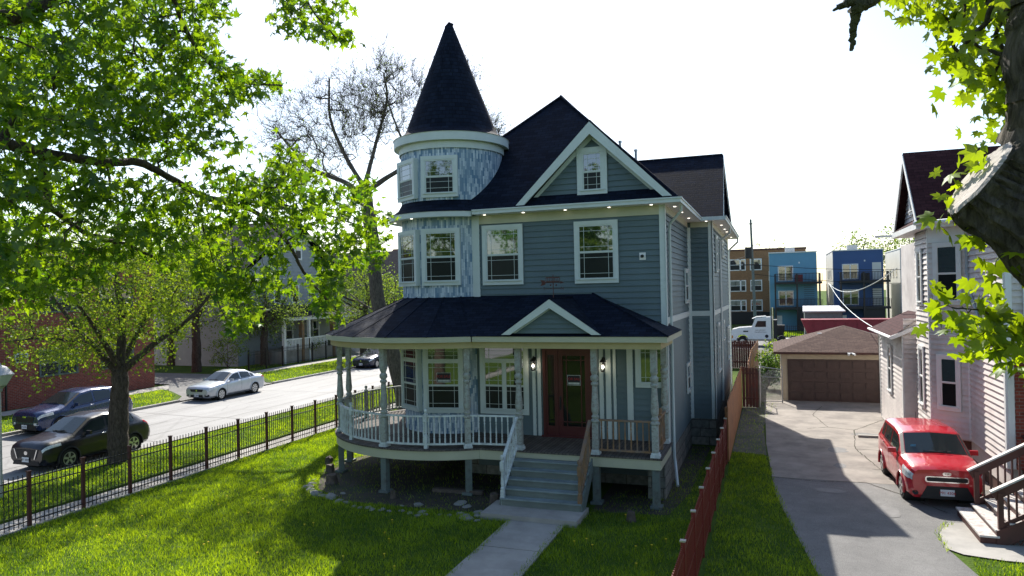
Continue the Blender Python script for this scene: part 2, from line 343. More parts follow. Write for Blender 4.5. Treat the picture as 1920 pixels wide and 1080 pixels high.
# ---- measured limb and leaf-cluster positions of the two near maples (metres)
MAPLE_C=[(-8.89,9.01,8.42),(-9.29,7.00,10.05),(-8.05,6.49,9.65),(-11.43,8.36,9.74),(-10.15,8.09,9.30),(-9.12,6.07,8.42),(-9.10,9.73,11.10),(-9.72,10.31,10.85),(-9.19,9.79,11.29),(-9.77,6.31,8.70),(-10.89,7.83,9.83),(-10.33,7.91,10.31),(-8.65,7.10,8.01),(-9.71,7.42,8.18),(-7.85,6.69,9.22),(-9.40,10.40,11.34),(-10.03,8.80,10.31),(-9.00,8.43,8.68),(-8.42,6.11,8.14),(-8.70,8.25,8.74),(-8.51,8.64,10.16),(-9.42,9.54,10.01),(-10.72,9.67,8.28),(-8.01,7.73,8.05),(-8.75,8.38,8.15),(-10.73,9.38,9.80),(-7.98,6.11,8.65),(-10.96,8.86,9.18),(-9.82,10.77,10.67),(-8.63,6.14,7.74),(-7.75,8.12,8.05),(-8.17,6.89,8.54),(-8.53,9.02,10.04),(-8.81,5.87,9.62),(-8.51,9.12,9.44),(-8.65,8.06,8.04),(-9.26,8.27,8.51),(-8.66,5.62,9.41),(-8.20,5.94,9.08),(-8.27,8.86,9.73),(-10.48,8.46,8.86),(-9.95,9.54,10.22),(-9.52,8.08,8.53),(-8.15,6.23,8.49),(-7.93,6.62,7.75),(-9.34,8.02,8.97),(-9.34,8.48,10.07),(-10.51,9.88,10.95),(-8.39,8.19,7.76),(-8.02,6.59,9.15),(-11.34,7.39,9.98),(-8.97,6.30,8.14),(-10.60,7.09,9.91),(-8.50,7.13,7.67),(-8.08,7.87,9.65),(-11.11,8.55,10.86),(-7.93,6.24,9.22),(-9.47,9.93,10.09),(-9.70,7.43,8.68),(-11.12,7.56,8.47),(-10.85,9.11,10.05),(-9.35,7.36,7.91),(-8.13,6.42,8.87),(-8.21,6.15,9.10),(-11.54,7.56,10.35),(-11.52,7.98,9.82),(-11.00,7.54,9.50),(-7.93,8.70,8.62),(-10.69,7.61,9.49),(-8.51,8.20,10.01),(-10.11,8.21,9.66),(-8.68,8.75,9.79),(-11.60,7.76,9.78),(-10.14,9.14,9.37),(-11.08,8.21,10.02),(-9.80,6.79,8.10),(-8.29,6.90,7.72),(-7.98,6.37,7.82),(-8.15,6.45,9.67),(-11.06,7.77,10.27),(-8.07,5.91,7.63),(-11.54,7.69,10.69),(-9.95,10.23,11.62),(-10.07,7.34,9.72),(-9.85,7.74,8.93),(-11.43,8.56,8.81),(-10.14,9.11,10.96),(-9.56,8.93,9.49),(-9.63,8.25,10.57),(-11.25,8.00,10.17),(-9.95,7.67,8.89),(-10.02,6.77,8.36),(-9.08,6.73,9.85),(-8.62,7.59,10.22),(-10.74,7.96,10.38),(-8.98,7.38,10.12),(-10.08,8.67,9.82),(-8.89,8.67,8.07),(-7.85,8.41,10.17),(-9.51,8.28,8.41),(-10.47,9.67,9.50),(-9.29,6.64,9.72),(-8.55,6.57,8.75),(-9.87,6.69,9.35),(-10.25,8.33,10.25),(-7.82,8.13,9.77),(-10.72,9.21,10.87),(-10.51,7.19,10.38),(-10.51,9.24,9.41),(-8.72,6.62,9.90),(-8.75,7.25,9.79),(-8.50,8.30,9.49),(-11.51,8.41,9.45),(-9.01,8.98,9.08),(-8.82,8.55,9.35),(-8.07,6.98,8.35),(-11.24,7.72,9.38),(-9.49,7.39,8.16),(-8.31,8.57,10.46),(-8.80,8.44,8.58),(-8.18,8.48,9.57),(-9.29,7.70,9.21),(-9.59,7.15,8.07),(-9.87,6.70,9.23),(-10.89,8.54,10.79),(-9.61,6.71,8.20),(-7.89,6.66,8.14),(-7.90,6.45,9.71),(-10.69,8.38,8.89),(-8.42,8.38,10.62),(-10.43,9.91,11.37),(-8.17,8.08,8.61),(-9.95,10.26,9.72),(-10.43,6.76,8.69),(-9.85,6.84,7.98),(-8.35,7.48,8.43),(-7.90,6.91,7.53),(-9.44,7.82,8.66),(-8.38,5.71,8.32),(-11.43,8.10,9.44),(-8.59,5.68,8.83),(-9.38,8.54,9.89),(-11.20,8.12,9.74),(-9.92,8.89,9.53),(-8.65,5.92,9.06),(-10.44,8.37,8.64),(-9.39,6.42,9.55),(-8.84,9.21,9.49),(-10.07,7.59,8.98),(-8.86,9.52,8.77),(-11.48,7.53,8.51),(-10.75,7.07,8.11),(-11.64,7.97,10.67),(-8.11,5.68,8.12),(-10.30,6.75,9.33),(-8.03,8.83,9.37),(-8.12,5.37,9.07),(-9.06,8.54,9.44),(-10.36,8.15,9.55),(-9.46,7.36,10.30),(-9.49,9.41,9.70),(-10.53,9.55,8.78),(-10.35,9.58,11.14),(-9.38,9.67,9.24),(-11.56,7.51,8.76),(-9.16,9.22,10.84),(-8.33,9.55,9.25),(-9.87,8.85,9.69),(-9.71,10.56,9.63),(-9.32,9.19,10.69),(-10.18,7.26,10.26),(-8.33,7.79,9.58),(-10.39,9.07,9.52),(-7.74,7.92,7.72),(-8.45,7.30,9.31),(-8.42,7.84,8.33),(-8.56,9.16,9.71),(-9.06,6.39,8.73),(-8.94,8.99,10.54),(-10.09,8.07,8.02),(-8.06,7.10,9.64),(-9.46,6.37,8.89),(-8.10,5.57,7.98),(-9.58,7.20,9.13),(-9.27,9.32,9.34),(-8.49,6.98,8.14),(-10.01,10.06,10.58),(-7.70,7.85,8.97),(-10.06,7.24,8.22),(-11.45,8.52,10.02),(-10.12,9.93,9.55),(-8.14,6.88,9.19),(-9.87,9.88,8.11),(-9.20,8.78,7.83),(-9.22,7.70,10.44),(-10.84,9.29,8.18),(-7.99,8.01,8.94),(-9.72,9.23,9.40),(-7.80,7.31,7.99),(-10.47,7.74,8.44),(-7.91,8.67,10.03),(-8.83,9.26,8.93),(-8.60,7.82,7.95),(-11.18,7.76,9.18),(-7.43,7.76,9.01),(-8.24,5.49,8.82),(-9.59,6.68,9.85),(-9.98,10.05,8.38),(-10.20,9.43,9.87),(-7.92,8.77,9.14),(-10.51,7.15,8.14),(-8.73,7.78,9.41),(-9.75,10.61,11.21),(-7.82,7.12,8.14),(-9.75,10.25,9.05),(-10.52,8.73,10.03),(-10.87,8.07,9.66),(-8.32,5.87,9.51),(-9.30,7.26,8.94),(-7.78,7.83,8.20),(-10.39,8.32,9.63),(-8.51,7.82,8.11),(-8.58,8.92,10.31),(-10.07,10.39,8.53),(-9.51,8.37,8.86),(-10.44,8.43,8.39),(-7.85,8.85,8.75),(-10.21,7.80,8.48),(-9.65,9.24,9.90),(-8.11,6.91,8.86),(-9.57,7.79,9.04),(-9.00,5.81,8.14),(-8.67,7.35,9.91),(-9.29,7.95,9.10),(-8.87,8.21,9.94),(-9.98,9.00,10.48),(-8.02,8.98,10.06),(-8.86,8.71,8.48),(-8.10,7.94,9.45),(-9.23,8.89,8.87),(-7.32,8.20,9.99),(-8.76,7.85,8.11),(-8.43,9.53,8.73),(-7.53,8.33,8.37),(-8.49,6.29,8.31),(-10.27,9.58,8.24),(-10.46,9.07,11.23),(-10.18,7.27,8.35),(-11.16,7.63,9.02),(-10.42,8.67,8.64),(-10.40,7.41,8.73),(-9.97,8.95,10.19),(-8.68,9.28,8.86),(-8.80,6.39,8.38),(-7.91,8.82,9.02),(-8.24,8.67,8.90),(-9.05,7.91,8.55),(-9.59,7.55,9.82),(-10.08,8.79,9.70),(-8.58,7.77,8.64),(-7.75,7.24,9.89),(-9.13,9.08,10.89),(-11.82,7.80,9.61),(-10.26,8.13,9.98),(-8.25,5.53,9.07),(-8.29,7.12,7.95),(-7.84,7.51,8.54),(-10.43,9.45,11.38),(-10.94,7.89,8.74),(-8.12,6.83,9.46),(-6.47,9.44,10.26),(-7.20,9.65,10.63),(-7.54,9.75,10.14),(-7.64,10.17,10.18),(-6.53,9.36,9.71),(-8.13,12.13,10.92),(-6.99,9.69,10.02),(-6.72,8.89,10.37),(-7.29,9.48,10.49),(-9.20,11.40,11.91),(-6.71,9.59,10.33),(-7.37,11.20,10.39),(-6.74,10.02,10.26),(-7.73,9.68,10.80),(-8.39,12.43,10.84),(-7.74,10.20,10.56),(-6.96,10.66,10.98),(-6.55,9.09,10.43),(-7.69,10.27,10.48),(-7.83,10.80,11.00),(-8.09,12.29,11.95),(-6.35,9.41,10.34),(-6.94,10.75,10.65),(-8.39,12.20,11.24),(-7.80,10.69,10.71),(-6.41,9.99,9.78),(-7.08,9.36,10.27),(-6.48,9.39,10.38),(-7.94,11.21,11.37),(-8.50,11.46,11.36),(-8.09,12.76,7.25),(-7.55,10.86,7.21),(-8.13,12.36,7.70),(-8.78,10.89,7.87),(-6.64,10.95,6.50),(-7.35,11.82,6.30),(-8.84,11.21,7.07),(-7.34,12.13,7.43),(-7.28,11.19,7.17),(-7.48,10.27,7.35),(-7.41,9.21,7.32),(-7.01,8.70,6.78),(-7.08,11.02,6.49),(-6.91,9.11,6.86),(-7.26,10.57,6.91),(-6.74,11.05,7.55),(-7.95,12.76,6.65),(-7.11,9.17,7.10),(-7.16,12.39,7.10),(-7.28,9.86,6.98),(-7.68,10.18,6.84),(-6.49,9.52,6.49),(-6.93,8.84,7.38),(-7.94,9.98,7.20),(-8.50,10.85,7.54),(-6.74,8.88,7.78),(-8.11,12.77,6.26),(-8.31,10.96,7.42),(-8.53,11.80,7.33),(-7.40,11.68,7.54),(-7.07,10.68,6.61),(-6.47,9.46,7.09),(-8.49,11.36,7.89),(-8.03,12.31,6.31),(-6.31,10.58,6.86),(-7.22,12.23,6.48),(-6.57,10.23,7.17),(-7.31,10.22,6.92),(-7.57,11.37,7.14),(-7.23,9.72,7.39),(-9.00,11.66,8.08),(-7.51,9.55,7.73),(-7.06,9.96,7.26),(-7.59,10.45,7.72),(-7.81,11.88,6.48),(-7.52,12.07,7.39),(-6.68,10.32,6.64),(-7.02,11.24,6.73),(-6.43,10.89,6.60),(-6.62,9.29,6.60),(-7.56,9.25,7.10),(-7.79,10.55,6.68),(-6.55,10.76,6.77),(-6.54,9.56,7.29),(-6.18,10.41,6.19),(-6.43,9.93,6.80),(-8.00,10.88,8.05),(-6.88,9.06,7.64),(-8.11,11.42,7.85),(-8.74,11.56,6.83),(-7.08,9.28,7.34),(-7.46,11.83,7.74),(-8.62,11.05,8.39),(-7.08,10.36,6.40),(-8.33,12.48,6.17),(-7.24,10.31,5.58),(-7.58,10.80,5.79),(-6.72,9.77,5.45),(-8.28,11.99,6.07),(-8.14,12.02,5.77),(-7.08,10.25,5.87),(-7.01,10.07,6.31),(-7.08,10.32,6.10),(-7.91,11.41,5.74),(-7.99,11.88,6.04),(-6.62,9.94,5.82),(-8.07,11.69,5.57),(-8.40,12.43,5.50),(-7.52,11.34,5.21),(-7.30,10.45,5.43),(-9.94,8.68,7.67),(-8.18,5.76,6.19),(-8.56,6.36,7.31),(-9.18,6.07,6.38),(-10.42,7.05,6.56),(-7.98,6.70,7.05),(-8.23,6.82,6.75),(-9.76,7.62,7.51),(-8.88,9.25,7.14),(-8.17,9.07,6.01),(-7.95,7.27,6.55),(-10.76,8.63,7.86),(-9.90,6.37,7.70),(-8.93,8.11,6.83),(-8.28,6.91,6.27),(-10.38,6.87,7.78),(-8.73,8.17,6.37),(-8.90,8.00,7.34),(-10.00,7.36,6.43),(-10.09,6.85,7.11),(-8.48,5.80,7.35),(-8.01,8.19,6.81),(-11.18,7.97,6.81),(-8.05,9.14,6.13),(-10.98,8.11,6.23),(-8.83,7.50,7.07),(-8.13,6.84,7.24),(-8.82,7.15,6.28),(-8.44,9.32,6.72),(-9.82,6.67,7.45),(-8.99,10.54,6.40),(-11.33,7.80,6.86),(-9.44,8.53,6.37),(-8.42,8.50,7.30),(-9.92,9.34,7.30),(-8.30,6.60,6.98),(-8.18,5.97,6.93),(-8.29,5.76,6.97),(-8.35,6.78,6.88),(-9.93,6.51,7.56),(-9.54,7.12,6.66),(-8.19,5.26,6.15),(-9.12,8.01,7.04),(-10.54,7.58,6.35),(-11.21,7.98,7.52),(-8.64,5.59,6.74),(-9.48,6.46,6.14),(-8.03,9.71,6.48),(-11.41,7.97,7.64),(-10.74,7.74,6.89),(-7.40,8.40,6.27),(-10.07,9.78,7.60),(-8.55,10.91,6.54),(-9.10,7.03,6.66),(-9.91,9.91,6.42),(-9.55,11.05,6.87),(-7.88,7.86,6.91),(-9.46,9.96,6.68),(-9.92,6.53,7.33),(-9.00,11.04,5.93),(-8.26,7.22,6.27),(-7.92,8.49,7.06),(-10.44,8.01,7.34),(-7.99,7.04,6.46),(-8.50,6.62,6.35),(-8.99,11.29,5.93),(-9.09,5.85,6.44),(-9.79,9.50,7.36),(-8.11,8.08,6.56),(-10.82,7.22,6.77),(-7.39,8.35,6.85),(-9.04,6.54,7.46),(-8.24,5.68,6.75),(-9.64,9.10,6.75),(-9.91,6.38,7.46),(-9.23,6.25,7.22),(-9.52,8.26,6.86),(-7.23,8.55,6.53),(-8.75,6.51,6.88),(-7.28,8.50,6.05),(-9.33,8.64,6.60),(-9.52,6.29,7.14),(-11.73,7.59,6.93),(-9.14,11.49,5.74),(-8.68,9.03,6.82),(-10.04,7.32,7.54),(-8.75,9.47,6.54),(-11.12,8.35,7.38),(-7.78,7.53,6.47),(-9.75,7.13,7.34),(-9.83,7.23,6.77),(-9.38,9.33,6.96),(-11.28,7.57,7.02),(-8.77,9.00,7.28),(-9.02,8.27,7.29),(-8.96,8.55,7.03),(-8.62,7.43,7.18),(-9.99,6.95,6.20),(-10.52,7.42,7.04),(-7.33,9.37,6.19),(-7.89,10.28,5.80),(-8.44,9.66,7.17),(-9.71,10.65,6.48),(-8.43,5.86,6.31),(-8.28,7.88,7.26),(-7.53,9.40,6.34),(-11.38,7.39,7.34),(-10.46,7.39,7.70),(-9.01,9.67,6.06),(-8.14,7.66,6.72),(-8.57,7.02,6.66),(-9.34,9.07,6.98),(-10.43,7.89,6.54),(-9.55,10.22,6.96),(-10.08,8.68,6.60),(-10.51,7.64,6.73),(-8.98,7.33,7.37),(-7.51,9.19,6.59),(-7.46,8.88,5.89),(-10.92,7.26,7.67),(-8.64,9.52,7.09),(-10.23,7.89,7.07),(-9.57,9.12,6.21),(-10.23,7.64,7.47),(-9.20,9.72,6.27),(-8.54,5.63,5.99),(-7.14,8.97,6.01),(-10.75,7.78,6.21),(-7.99,8.11,6.36),(-11.44,7.53,6.98),(-8.88,7.35,7.09),(-7.16,8.44,6.77),(-9.93,9.66,6.25),(-8.63,7.98,6.94),(-8.75,8.62,6.44),(-9.64,10.71,5.64),(-9.13,10.33,5.26),(-8.63,10.00,5.28),(-8.73,10.38,5.44),(-7.78,8.58,5.82),(-8.38,9.56,5.74),(-7.36,8.58,5.69),(-7.82,8.76,5.76),(-7.49,8.51,5.16),(-9.10,10.28,5.64),(-8.09,8.72,5.94),(-8.69,9.07,6.04),(-8.05,9.19,5.85),(-8.07,9.09,5.92),(-9.66,10.48,5.85),(-7.50,8.24,5.91),(-9.35,11.03,5.14),(-7.45,7.97,6.00),(-9.65,6.26,5.47),(-9.35,7.56,6.11),(-10.85,9.31,6.23),(-8.99,5.87,5.82),(-9.17,6.36,6.05),(-9.13,6.53,5.77),(-8.52,6.32,5.77),(-9.86,7.02,6.03),(-9.32,6.19,5.53),(-9.22,7.69,6.08),(-9.42,6.38,5.96),(-9.90,7.45,6.18),(-8.81,7.26,5.95),(-10.27,7.09,5.77),(-8.61,6.83,5.99),(-10.25,6.84,5.70),(-10.67,7.86,6.05),(-9.76,6.84,5.92),(-11.29,8.17,6.18),(-8.95,7.09,5.83),(-10.07,7.69,5.79),(-8.81,6.88,6.06),(-9.85,7.43,5.97),(-10.21,6.57,5.66),(-11.04,7.33,6.17),(-9.00,5.78,5.89),(-10.26,7.19,5.67),(-9.81,7.21,5.68),(-7.29,7.99,8.01),(-7.46,8.66,7.85),(-8.34,9.10,8.07),(-9.00,10.62,9.63),(-9.13,10.62,9.54),(-9.03,11.62,9.71),(-8.59,10.90,9.60),(-6.98,8.42,8.63),(-7.39,8.76,8.70),(-8.81,10.30,9.27),(-8.00,9.98,9.37),(-9.02,10.92,9.77),(-7.76,8.98,9.12),(-8.43,9.30,7.45),(-8.03,8.86,7.60),(-9.52,11.09,7.67),(-8.05,9.59,7.48),(-8.26,9.91,7.28),(-7.15,8.26,7.33),(-8.09,9.93,7.37),(-8.69,9.35,7.68),(-7.83,8.99,7.37)]
MAPLE_L=[([(-10.53,4.69,4.86),(-9.82,4.94,6.05),(-9.35,5.42,7.29),(-9.37,6.16,7.67),(-9.62,6.60,7.74),(-9.43,7.20,7.67),(-9.16,7.83,7.64),(-9.14,8.37,7.73),(-8.99,8.96,7.51),(-8.88,9.53,7.29),(-8.67,9.92,7.21),(-8.45,10.33,7.05),(-8.27,10.82,6.59),(-8.13,11.09,6.06),(-7.88,11.39,5.56),(-7.72,11.67,5.24)],0.110,0.018),([(-8.88,9.53,7.29),(-8.34,9.94,7.25),(-8.00,10.49,7.16),(-7.65,10.94,7.11),(-7.09,11.46,6.88)],0.045,0.012),([(-8.45,10.33,7.05),(-8.21,10.41,7.51),(-8.00,10.59,8.05),(-7.92,10.72,8.30)],0.030,0.010),([(-9.82,4.94,6.05),(-9.34,5.75,6.57),(-9.39,6.16,6.77),(-9.34,6.39,6.86),(-9.37,6.69,7.02),(-9.58,7.15,7.05),(-9.64,7.34,6.91),(-9.65,7.77,6.67),(-9.63,8.20,6.54),(-9.49,8.57,6.43),(-9.26,8.87,6.22)],0.095,0.020),([(-9.61,7.24,7.01),(-9.66,7.22,7.32),(-9.49,7.07,7.65)],0.060,0.050),([(-9.35,5.42,7.29),(-8.81,5.51,8.18),(-8.60,5.79,8.88),(-8.44,6.06,9.08),(-8.32,6.31,9.33),(-8.19,6.57,9.68)],0.120,0.070),([(-9.62,6.60,7.78),(-9.51,6.74,8.14),(-9.50,6.96,8.44),(-9.51,7.16,8.68)],0.035,0.012),([(-9.62,6.60,7.75),(-9.55,6.83,8.02),(-9.49,7.17,8.16),(-9.45,7.51,8.32)],0.035,0.010),([(-8.19,6.57,9.68),(-7.97,7.71,10.04),(-8.24,8.47,9.65),(-8.24,9.00,9.28),(-8.11,9.58,9.17),(-7.79,10.13,9.23)],0.050,0.012),([(-7.97,7.71,10.04),(-7.76,8.85,10.62),(-7.53,9.99,10.97),(-7.36,10.49,10.53),(-7.14,10.78,10.18),(-7.03,11.04,10.06)],0.035,0.010),([(-8.99,9.17,7.45),(-8.96,9.39,7.12),(-8.94,9.51,6.68),(-8.86,9.54,6.41),(-8.78,9.57,5.96),(-8.78,9.58,5.60),(-8.77,9.79,5.23)],0.020,0.008),([(-9.16,7.83,7.64),(-9.57,8.21,7.28),(-9.97,8.39,6.74),(-9.38,8.28,7.44)],0.018,0.006),([(-10.53,4.69,4.86),(-10.62,4.67,3.07),(-10.69,4.67,0.07)],0.190,0.250)]
RMAPLE_C=[(1.42,5.26,6.93),(1.40,5.47,7.01),(1.09,4.53,6.73),(1.17,4.49,7.03),(1.39,5.57,7.53),(1.32,5.47,7.49),(1.28,4.94,7.06),(1.54,5.59,7.44),(0.74,4.79,7.41),(1.02,4.43,6.65),(1.19,5.46,7.57),(1.35,5.39,7.32),(1.25,5.35,7.39),(1.18,5.31,7.00),(1.52,5.58,7.36),(1.14,5.22,7.29),(0.94,5.56,7.59),(1.10,5.13,7.22),(1.25,5.14,6.92),(1.13,4.63,6.89),(1.11,4.81,7.30),(1.00,5.39,7.41),(1.28,4.62,6.82),(1.36,4.91,7.10),(1.12,5.32,7.05),(0.90,5.08,7.47),(1.12,5.35,7.22),(1.46,5.34,6.80),(1.51,5.52,6.75),(1.08,5.20,7.28),(1.05,4.59,6.93),(1.03,5.14,7.51),(1.15,5.11,7.37),(1.35,5.00,6.93),(1.17,5.14,7.26),(0.76,4.46,7.29),(1.15,5.66,7.38),(1.47,5.31,7.46),(1.26,5.21,7.46),(1.26,5.45,7.07),(1.41,5.55,7.08),(1.19,4.65,6.75),(1.11,5.14,7.08),(1.28,4.72,7.30),(1.08,5.49,7.47),(1.43,5.45,7.52),(1.35,4.89,7.25),(0.91,4.68,7.27),(1.34,5.05,6.71),(1.01,5.21,7.33),(1.24,5.46,7.61),(1.02,4.82,7.29),(1.28,5.33,7.05),(1.18,4.47,6.51),(1.31,4.84,6.73),(1.28,5.39,7.15),(1.03,5.12,7.30),(0.92,4.98,7.34),(1.36,5.42,6.84),(1.16,4.60,7.15),(1.47,5.25,6.50),(1.47,5.53,6.64),(1.45,5.28,6.66),(1.36,4.97,6.51),(1.54,5.62,6.69),(0.94,4.27,6.17),(0.94,4.27,6.10),(0.97,4.29,5.93),(0.98,4.19,5.84),(1.05,4.26,5.80),(1.07,4.22,5.68),(1.14,4.35,5.74),(0.81,4.02,5.49),(0.90,4.16,5.49),(0.92,4.11,5.44),(1.00,4.19,5.47),(0.96,4.07,5.39),(1.01,4.14,5.36),(1.07,4.22,5.41),(1.09,4.18,5.36),(1.12,4.13,5.35),(0.97,4.18,5.32),(1.16,4.25,5.41),(1.04,4.10,5.26),(1.09,4.23,5.30),(1.18,4.26,5.19)]
RMAPLE_L=[([(1.79,4.61,2.34),(1.80,4.60,4.00),(1.72,4.57,4.84),(1.60,4.52,5.50),(1.47,4.47,5.87),(1.42,4.45,6.23),(1.42,4.45,6.51),(1.42,4.44,6.78),(1.46,4.51,7.25),(1.54,4.59,7.95)],0.300,0.200),([(1.50,4.12,5.41),(1.38,4.12,5.72),(1.25,4.13,5.90),(1.15,4.15,6.00),(1.07,4.18,6.06),(0.99,4.17,6.12)],0.240,0.205),([(1.46,4.51,7.25),(1.26,4.49,7.45),(1.01,4.51,7.33),(0.81,4.54,7.26)],0.040,0.010),([(1.42,4.44,6.65),(1.26,4.55,6.81),(1.14,4.66,6.92),(1.00,4.61,7.01)],0.020,0.006),([(1.31,4.20,5.74),(1.25,4.13,5.52),(1.19,4.16,5.31),(1.07,4.14,5.39),(0.98,4.10,5.46),(0.84,4.05,5.48)],0.012,0.004),([(1.21,4.11,5.85),(1.10,4.12,5.73),(1.02,4.15,5.80),(0.92,4.16,5.93)],0.008,0.003),([(1.24,4.37,7.90),(0.76,4.20,7.41),(0.59,4.14,7.16),(0.51,4.11,7.08),(0.44,4.09,7.04)],0.060,0.035),([(0.51,4.11,7.08),(0.41,4.10,7.07),(0.34,4.10,7.05)],0.045,0.006),([(0.45,4.09,7.04),(0.44,4.09,6.97),(0.43,4.09,6.89),(0.42,4.08,6.82)],0.032,0.010)]
# ------------------------------------------------------------ ground, lawns, paving, street
g = MB(); 
def sheet(name, polys, z, mat, **k):
    m = MB()
    for p in polys: m.face([(x, y, z) for x, y in p])
    return struct(name, m, mat)
def rect(x0, x1, y0, y1): return [(x0, y0), (x1, y0), (x1, y1), (x0, y1)]
gm = NT('earth_and_grass'); tc = gm.n('TexCoord'); no = gm.n('TexNoise', i_Scale=.35, i_Detail=10., i_Roughness=.65); gm.l(tc.outputs['Object'], no.inputs['Vector'])
o1 = ramp(gm, no.outputs[0], [(.35, (.045, .085, .012)), (.7, (.09, .14, .02))]); gm.l(o1, gm.b.inputs['Base Color']); gm.b.inputs['Roughness'].default_value = .95; gm.b.inputs['Specular IOR Level'].default_value = .1
nb = gm.n('TexNoise', i_Scale=14., i_Detail=8.); gm.l(tc.outputs['Object'], nb.inputs['Vector']); bb = gm.n('Bump', i_Strength=.7, i_Distance=.08); gm.l(nb.outputs[0], bb.inputs['Height']); gm.l(bb.outputs[0], gm.b.inputs['Normal'])
M['ground'] = gm.m
M['stain'] = plain('dark_stain', (.15, .145, .14), .7, .2, 5.)
M['dirt'] = plain('bare_dirt', (.060, .048, .036), .95, .35, 3., .6, dirt=(.035, .05, .02), dscale=1.1)
M['gravelgrass'] = plain('weedy_gravel', (.12, .11, .09), .95, .35, 5., .6, dirt=(.05, .08, .03), dscale=.8)
am = NT('worn_grey_road'); tc = am.n('TexCoord'); mp = am.n('Mapping'); mp.inputs['Scale'].default_value = (1., .12, 1); am.l(tc.outputs['Object'], mp.inputs[0])
no = am.n('TexNoise', i_Scale=1.1, i_Detail=9., i_Roughness=.6); am.l(mp.outputs[0], no.inputs['Vector']); o1 = ramp(am, no.outputs[0], [(.3, (.24, .235, .23)), (.7, (.34, .335, .33))])
n2 = am.n('TexNoise', i_Scale=40., i_Detail=4.); am.l(tc.outputs['Object'], n2.inputs['Vector']); o2 = ramp(am, n2.outputs[0], [(.35, (.75, .75, .75)), (.65, (1, 1, 1))])
vo = am.n('TexVoronoi', i_Scale=.35); vo.feature = 'DISTANCE_TO_EDGE'; nz = am.n('TexNoise', i_Scale=1.5, i_Detail=6.); am.l(tc.outputs['Object'], nz.inputs['Vector']); mxv = am.n('MixRGB'); mxv.inputs[0].default_value = .12; am.l(tc.outputs['Object'], mxv.inputs[1]); am.l(nz.outputs[1], mxv.inputs[2]); am.l(mxv.outputs[0], vo.inputs['Vector'])
o3 = ramp(am, vo.outputs[0], [(.004, (.35, .35, .35)), (.012, (1, 1, 1))])
m1 = am.n('MixRGB', blend_type='MULTIPLY'); m1.inputs[0].default_value = 1; am.l(o1, m1.inputs[1]); am.l(o2, m1.inputs[2]); m2 = am.n('MixRGB', blend_type='MULTIPLY'); m2.inputs[0].default_value = .22; am.l(m1.outputs[0], m2.inputs[1]); am.l(o3, m2.inputs[2])
am.l(m2.outputs[0], am.b.inputs['Base Color']); am.b.inputs['Roughness'].default_value = .75; bb = am.n('Bump', i_Strength=.3, i_Distance=.01); am.l(n2.outputs[0], bb.inputs['Height']); am.l(bb.outputs[0], am.b.inputs['Normal'])
M['road'] = am.m
dm = NT('cracked_grey_asphalt'); tc = dm.n('TexCoord'); vo = dm.n('TexVoronoi', i_Scale=5.5); vo.feature = 'DISTANCE_TO_EDGE'; nz = dm.n('TexNoise', i_Scale=3., i_Detail=6.); dm.l(tc.outputs['Object'], nz.inputs['Vector']); mxv = dm.n('MixRGB'); mxv.inputs[0].default_value = .25; dm.l(tc.outputs['Object'], mxv.inputs[1]); dm.l(nz.outputs[1], mxv.inputs[2]); dm.l(mxv.outputs[0], vo.inputs['Vector'])
o3 = ramp(dm, vo.outputs[0], [(.0, (.45, .45, .45)), (.05, (1, 1, 1))]); no = dm.n('TexNoise', i_Scale=.9, i_Detail=9., i_Roughness=.65); dm.l(tc.outputs['Object'], no.inputs['Vector']); o1 = ramp(dm, no.outputs[0], [(.3, (.15, .146, .142)), (.7, (.25, .243, .233))])
n2 = dm.n('TexNoise', i_Scale=55., i_Detail=3.); dm.l(tc.outputs['Object'], n2.inputs['Vector']); o2 = ramp(dm, n2.outputs[0], [(.35, (.6, .6, .6)), (.65, (1, 1, 1))])
m1 = dm.n('MixRGB', blend_type='MULTIPLY'); m1.inputs[0].default_value = 1; dm.l(o1, m1.inputs[1]); dm.l(o2, m1.inputs[2]); m2 = dm.n('MixRGB', blend_type='MULTIPLY'); m2.inputs[0].default_value = .28; dm.l(m1.outputs[0], m2.inputs[1]); dm.l(o3, m2.inputs[2]); dm.l(m2.outputs[0], dm.b.inputs['Base Color'])
dm.b.inputs['Roughness'].default_value = .85; bb = dm.n('Bump', i_Strength=.8, i_Distance=.02); dm.l(n2.outputs[0], bb.inputs['Height']); dm.l(bb.outputs[0], dm.b.inputs['Normal']); M['asphalt'] = dm.m
sheet('ground', [rect(-500, 500, -300, 900)], 0, 'ground')
sheet('road', [rect(-30.35, -22.05, -60, 300)], -.10+.112, 'road')
# raised verges with kerbs are on the road's two sides
def slab(name, x0, x1, y0, y1, z0, z1, mat): return struct(name, MB().box(x0, x1, y0, y1, z0, z1), mat)
slab('kerb', -22.05, -21.87, -60, 300, 0, .13, 'concrete'); slab('kerb', -30.5, -30.32, 38, 300, 0, .13, 'concrete'); slab('kerb', -30.5, -30.32, -60, 30.2, 0, .13, 'concrete')
slab('lawn_verge', -21.87, -18.35, -60, 300, -.1, .10, 'ground')
for pl_ in ([(-35.2, -60), (-30.5, -60), (-30.5, 30.1), (-31.6, 31.6), (-34.0, 33.2), (-35.2, 33.8)], [(-35.2, 41.2), (-33.4, 40.2), (-30.9, 38), (-30.5, 38), (-30.5, 300), (-35.2, 300)]):
    m = MB(); m.prism([(x, y, 0) for x, y in pl_], (0, 0, -.1), (0, 0, .10)); struct('far_verge', m, 'ground')
def walkway(name, x0, x1, y0, y1, z, mat, step, along='y'):
    m = MB(); a = y0 if along == 'y' else x0; e = y1 if along == 'y' else x1
    while a < e:
        b = min(a+step, e); j = rnd.uniform(-.006, .006)
        if along == 'y': m.box(x0, x1, a+.008, b-.008, z-.1, z+j)
        else: m.box(a+.008, b-.008, y0, y1, z-.1, z+j)
        a = b
    return struct(name, m, mat)
walkway('sidewalk', -18.38, -17.42, -20, 120, .035, 'sidewalk', 1.5)
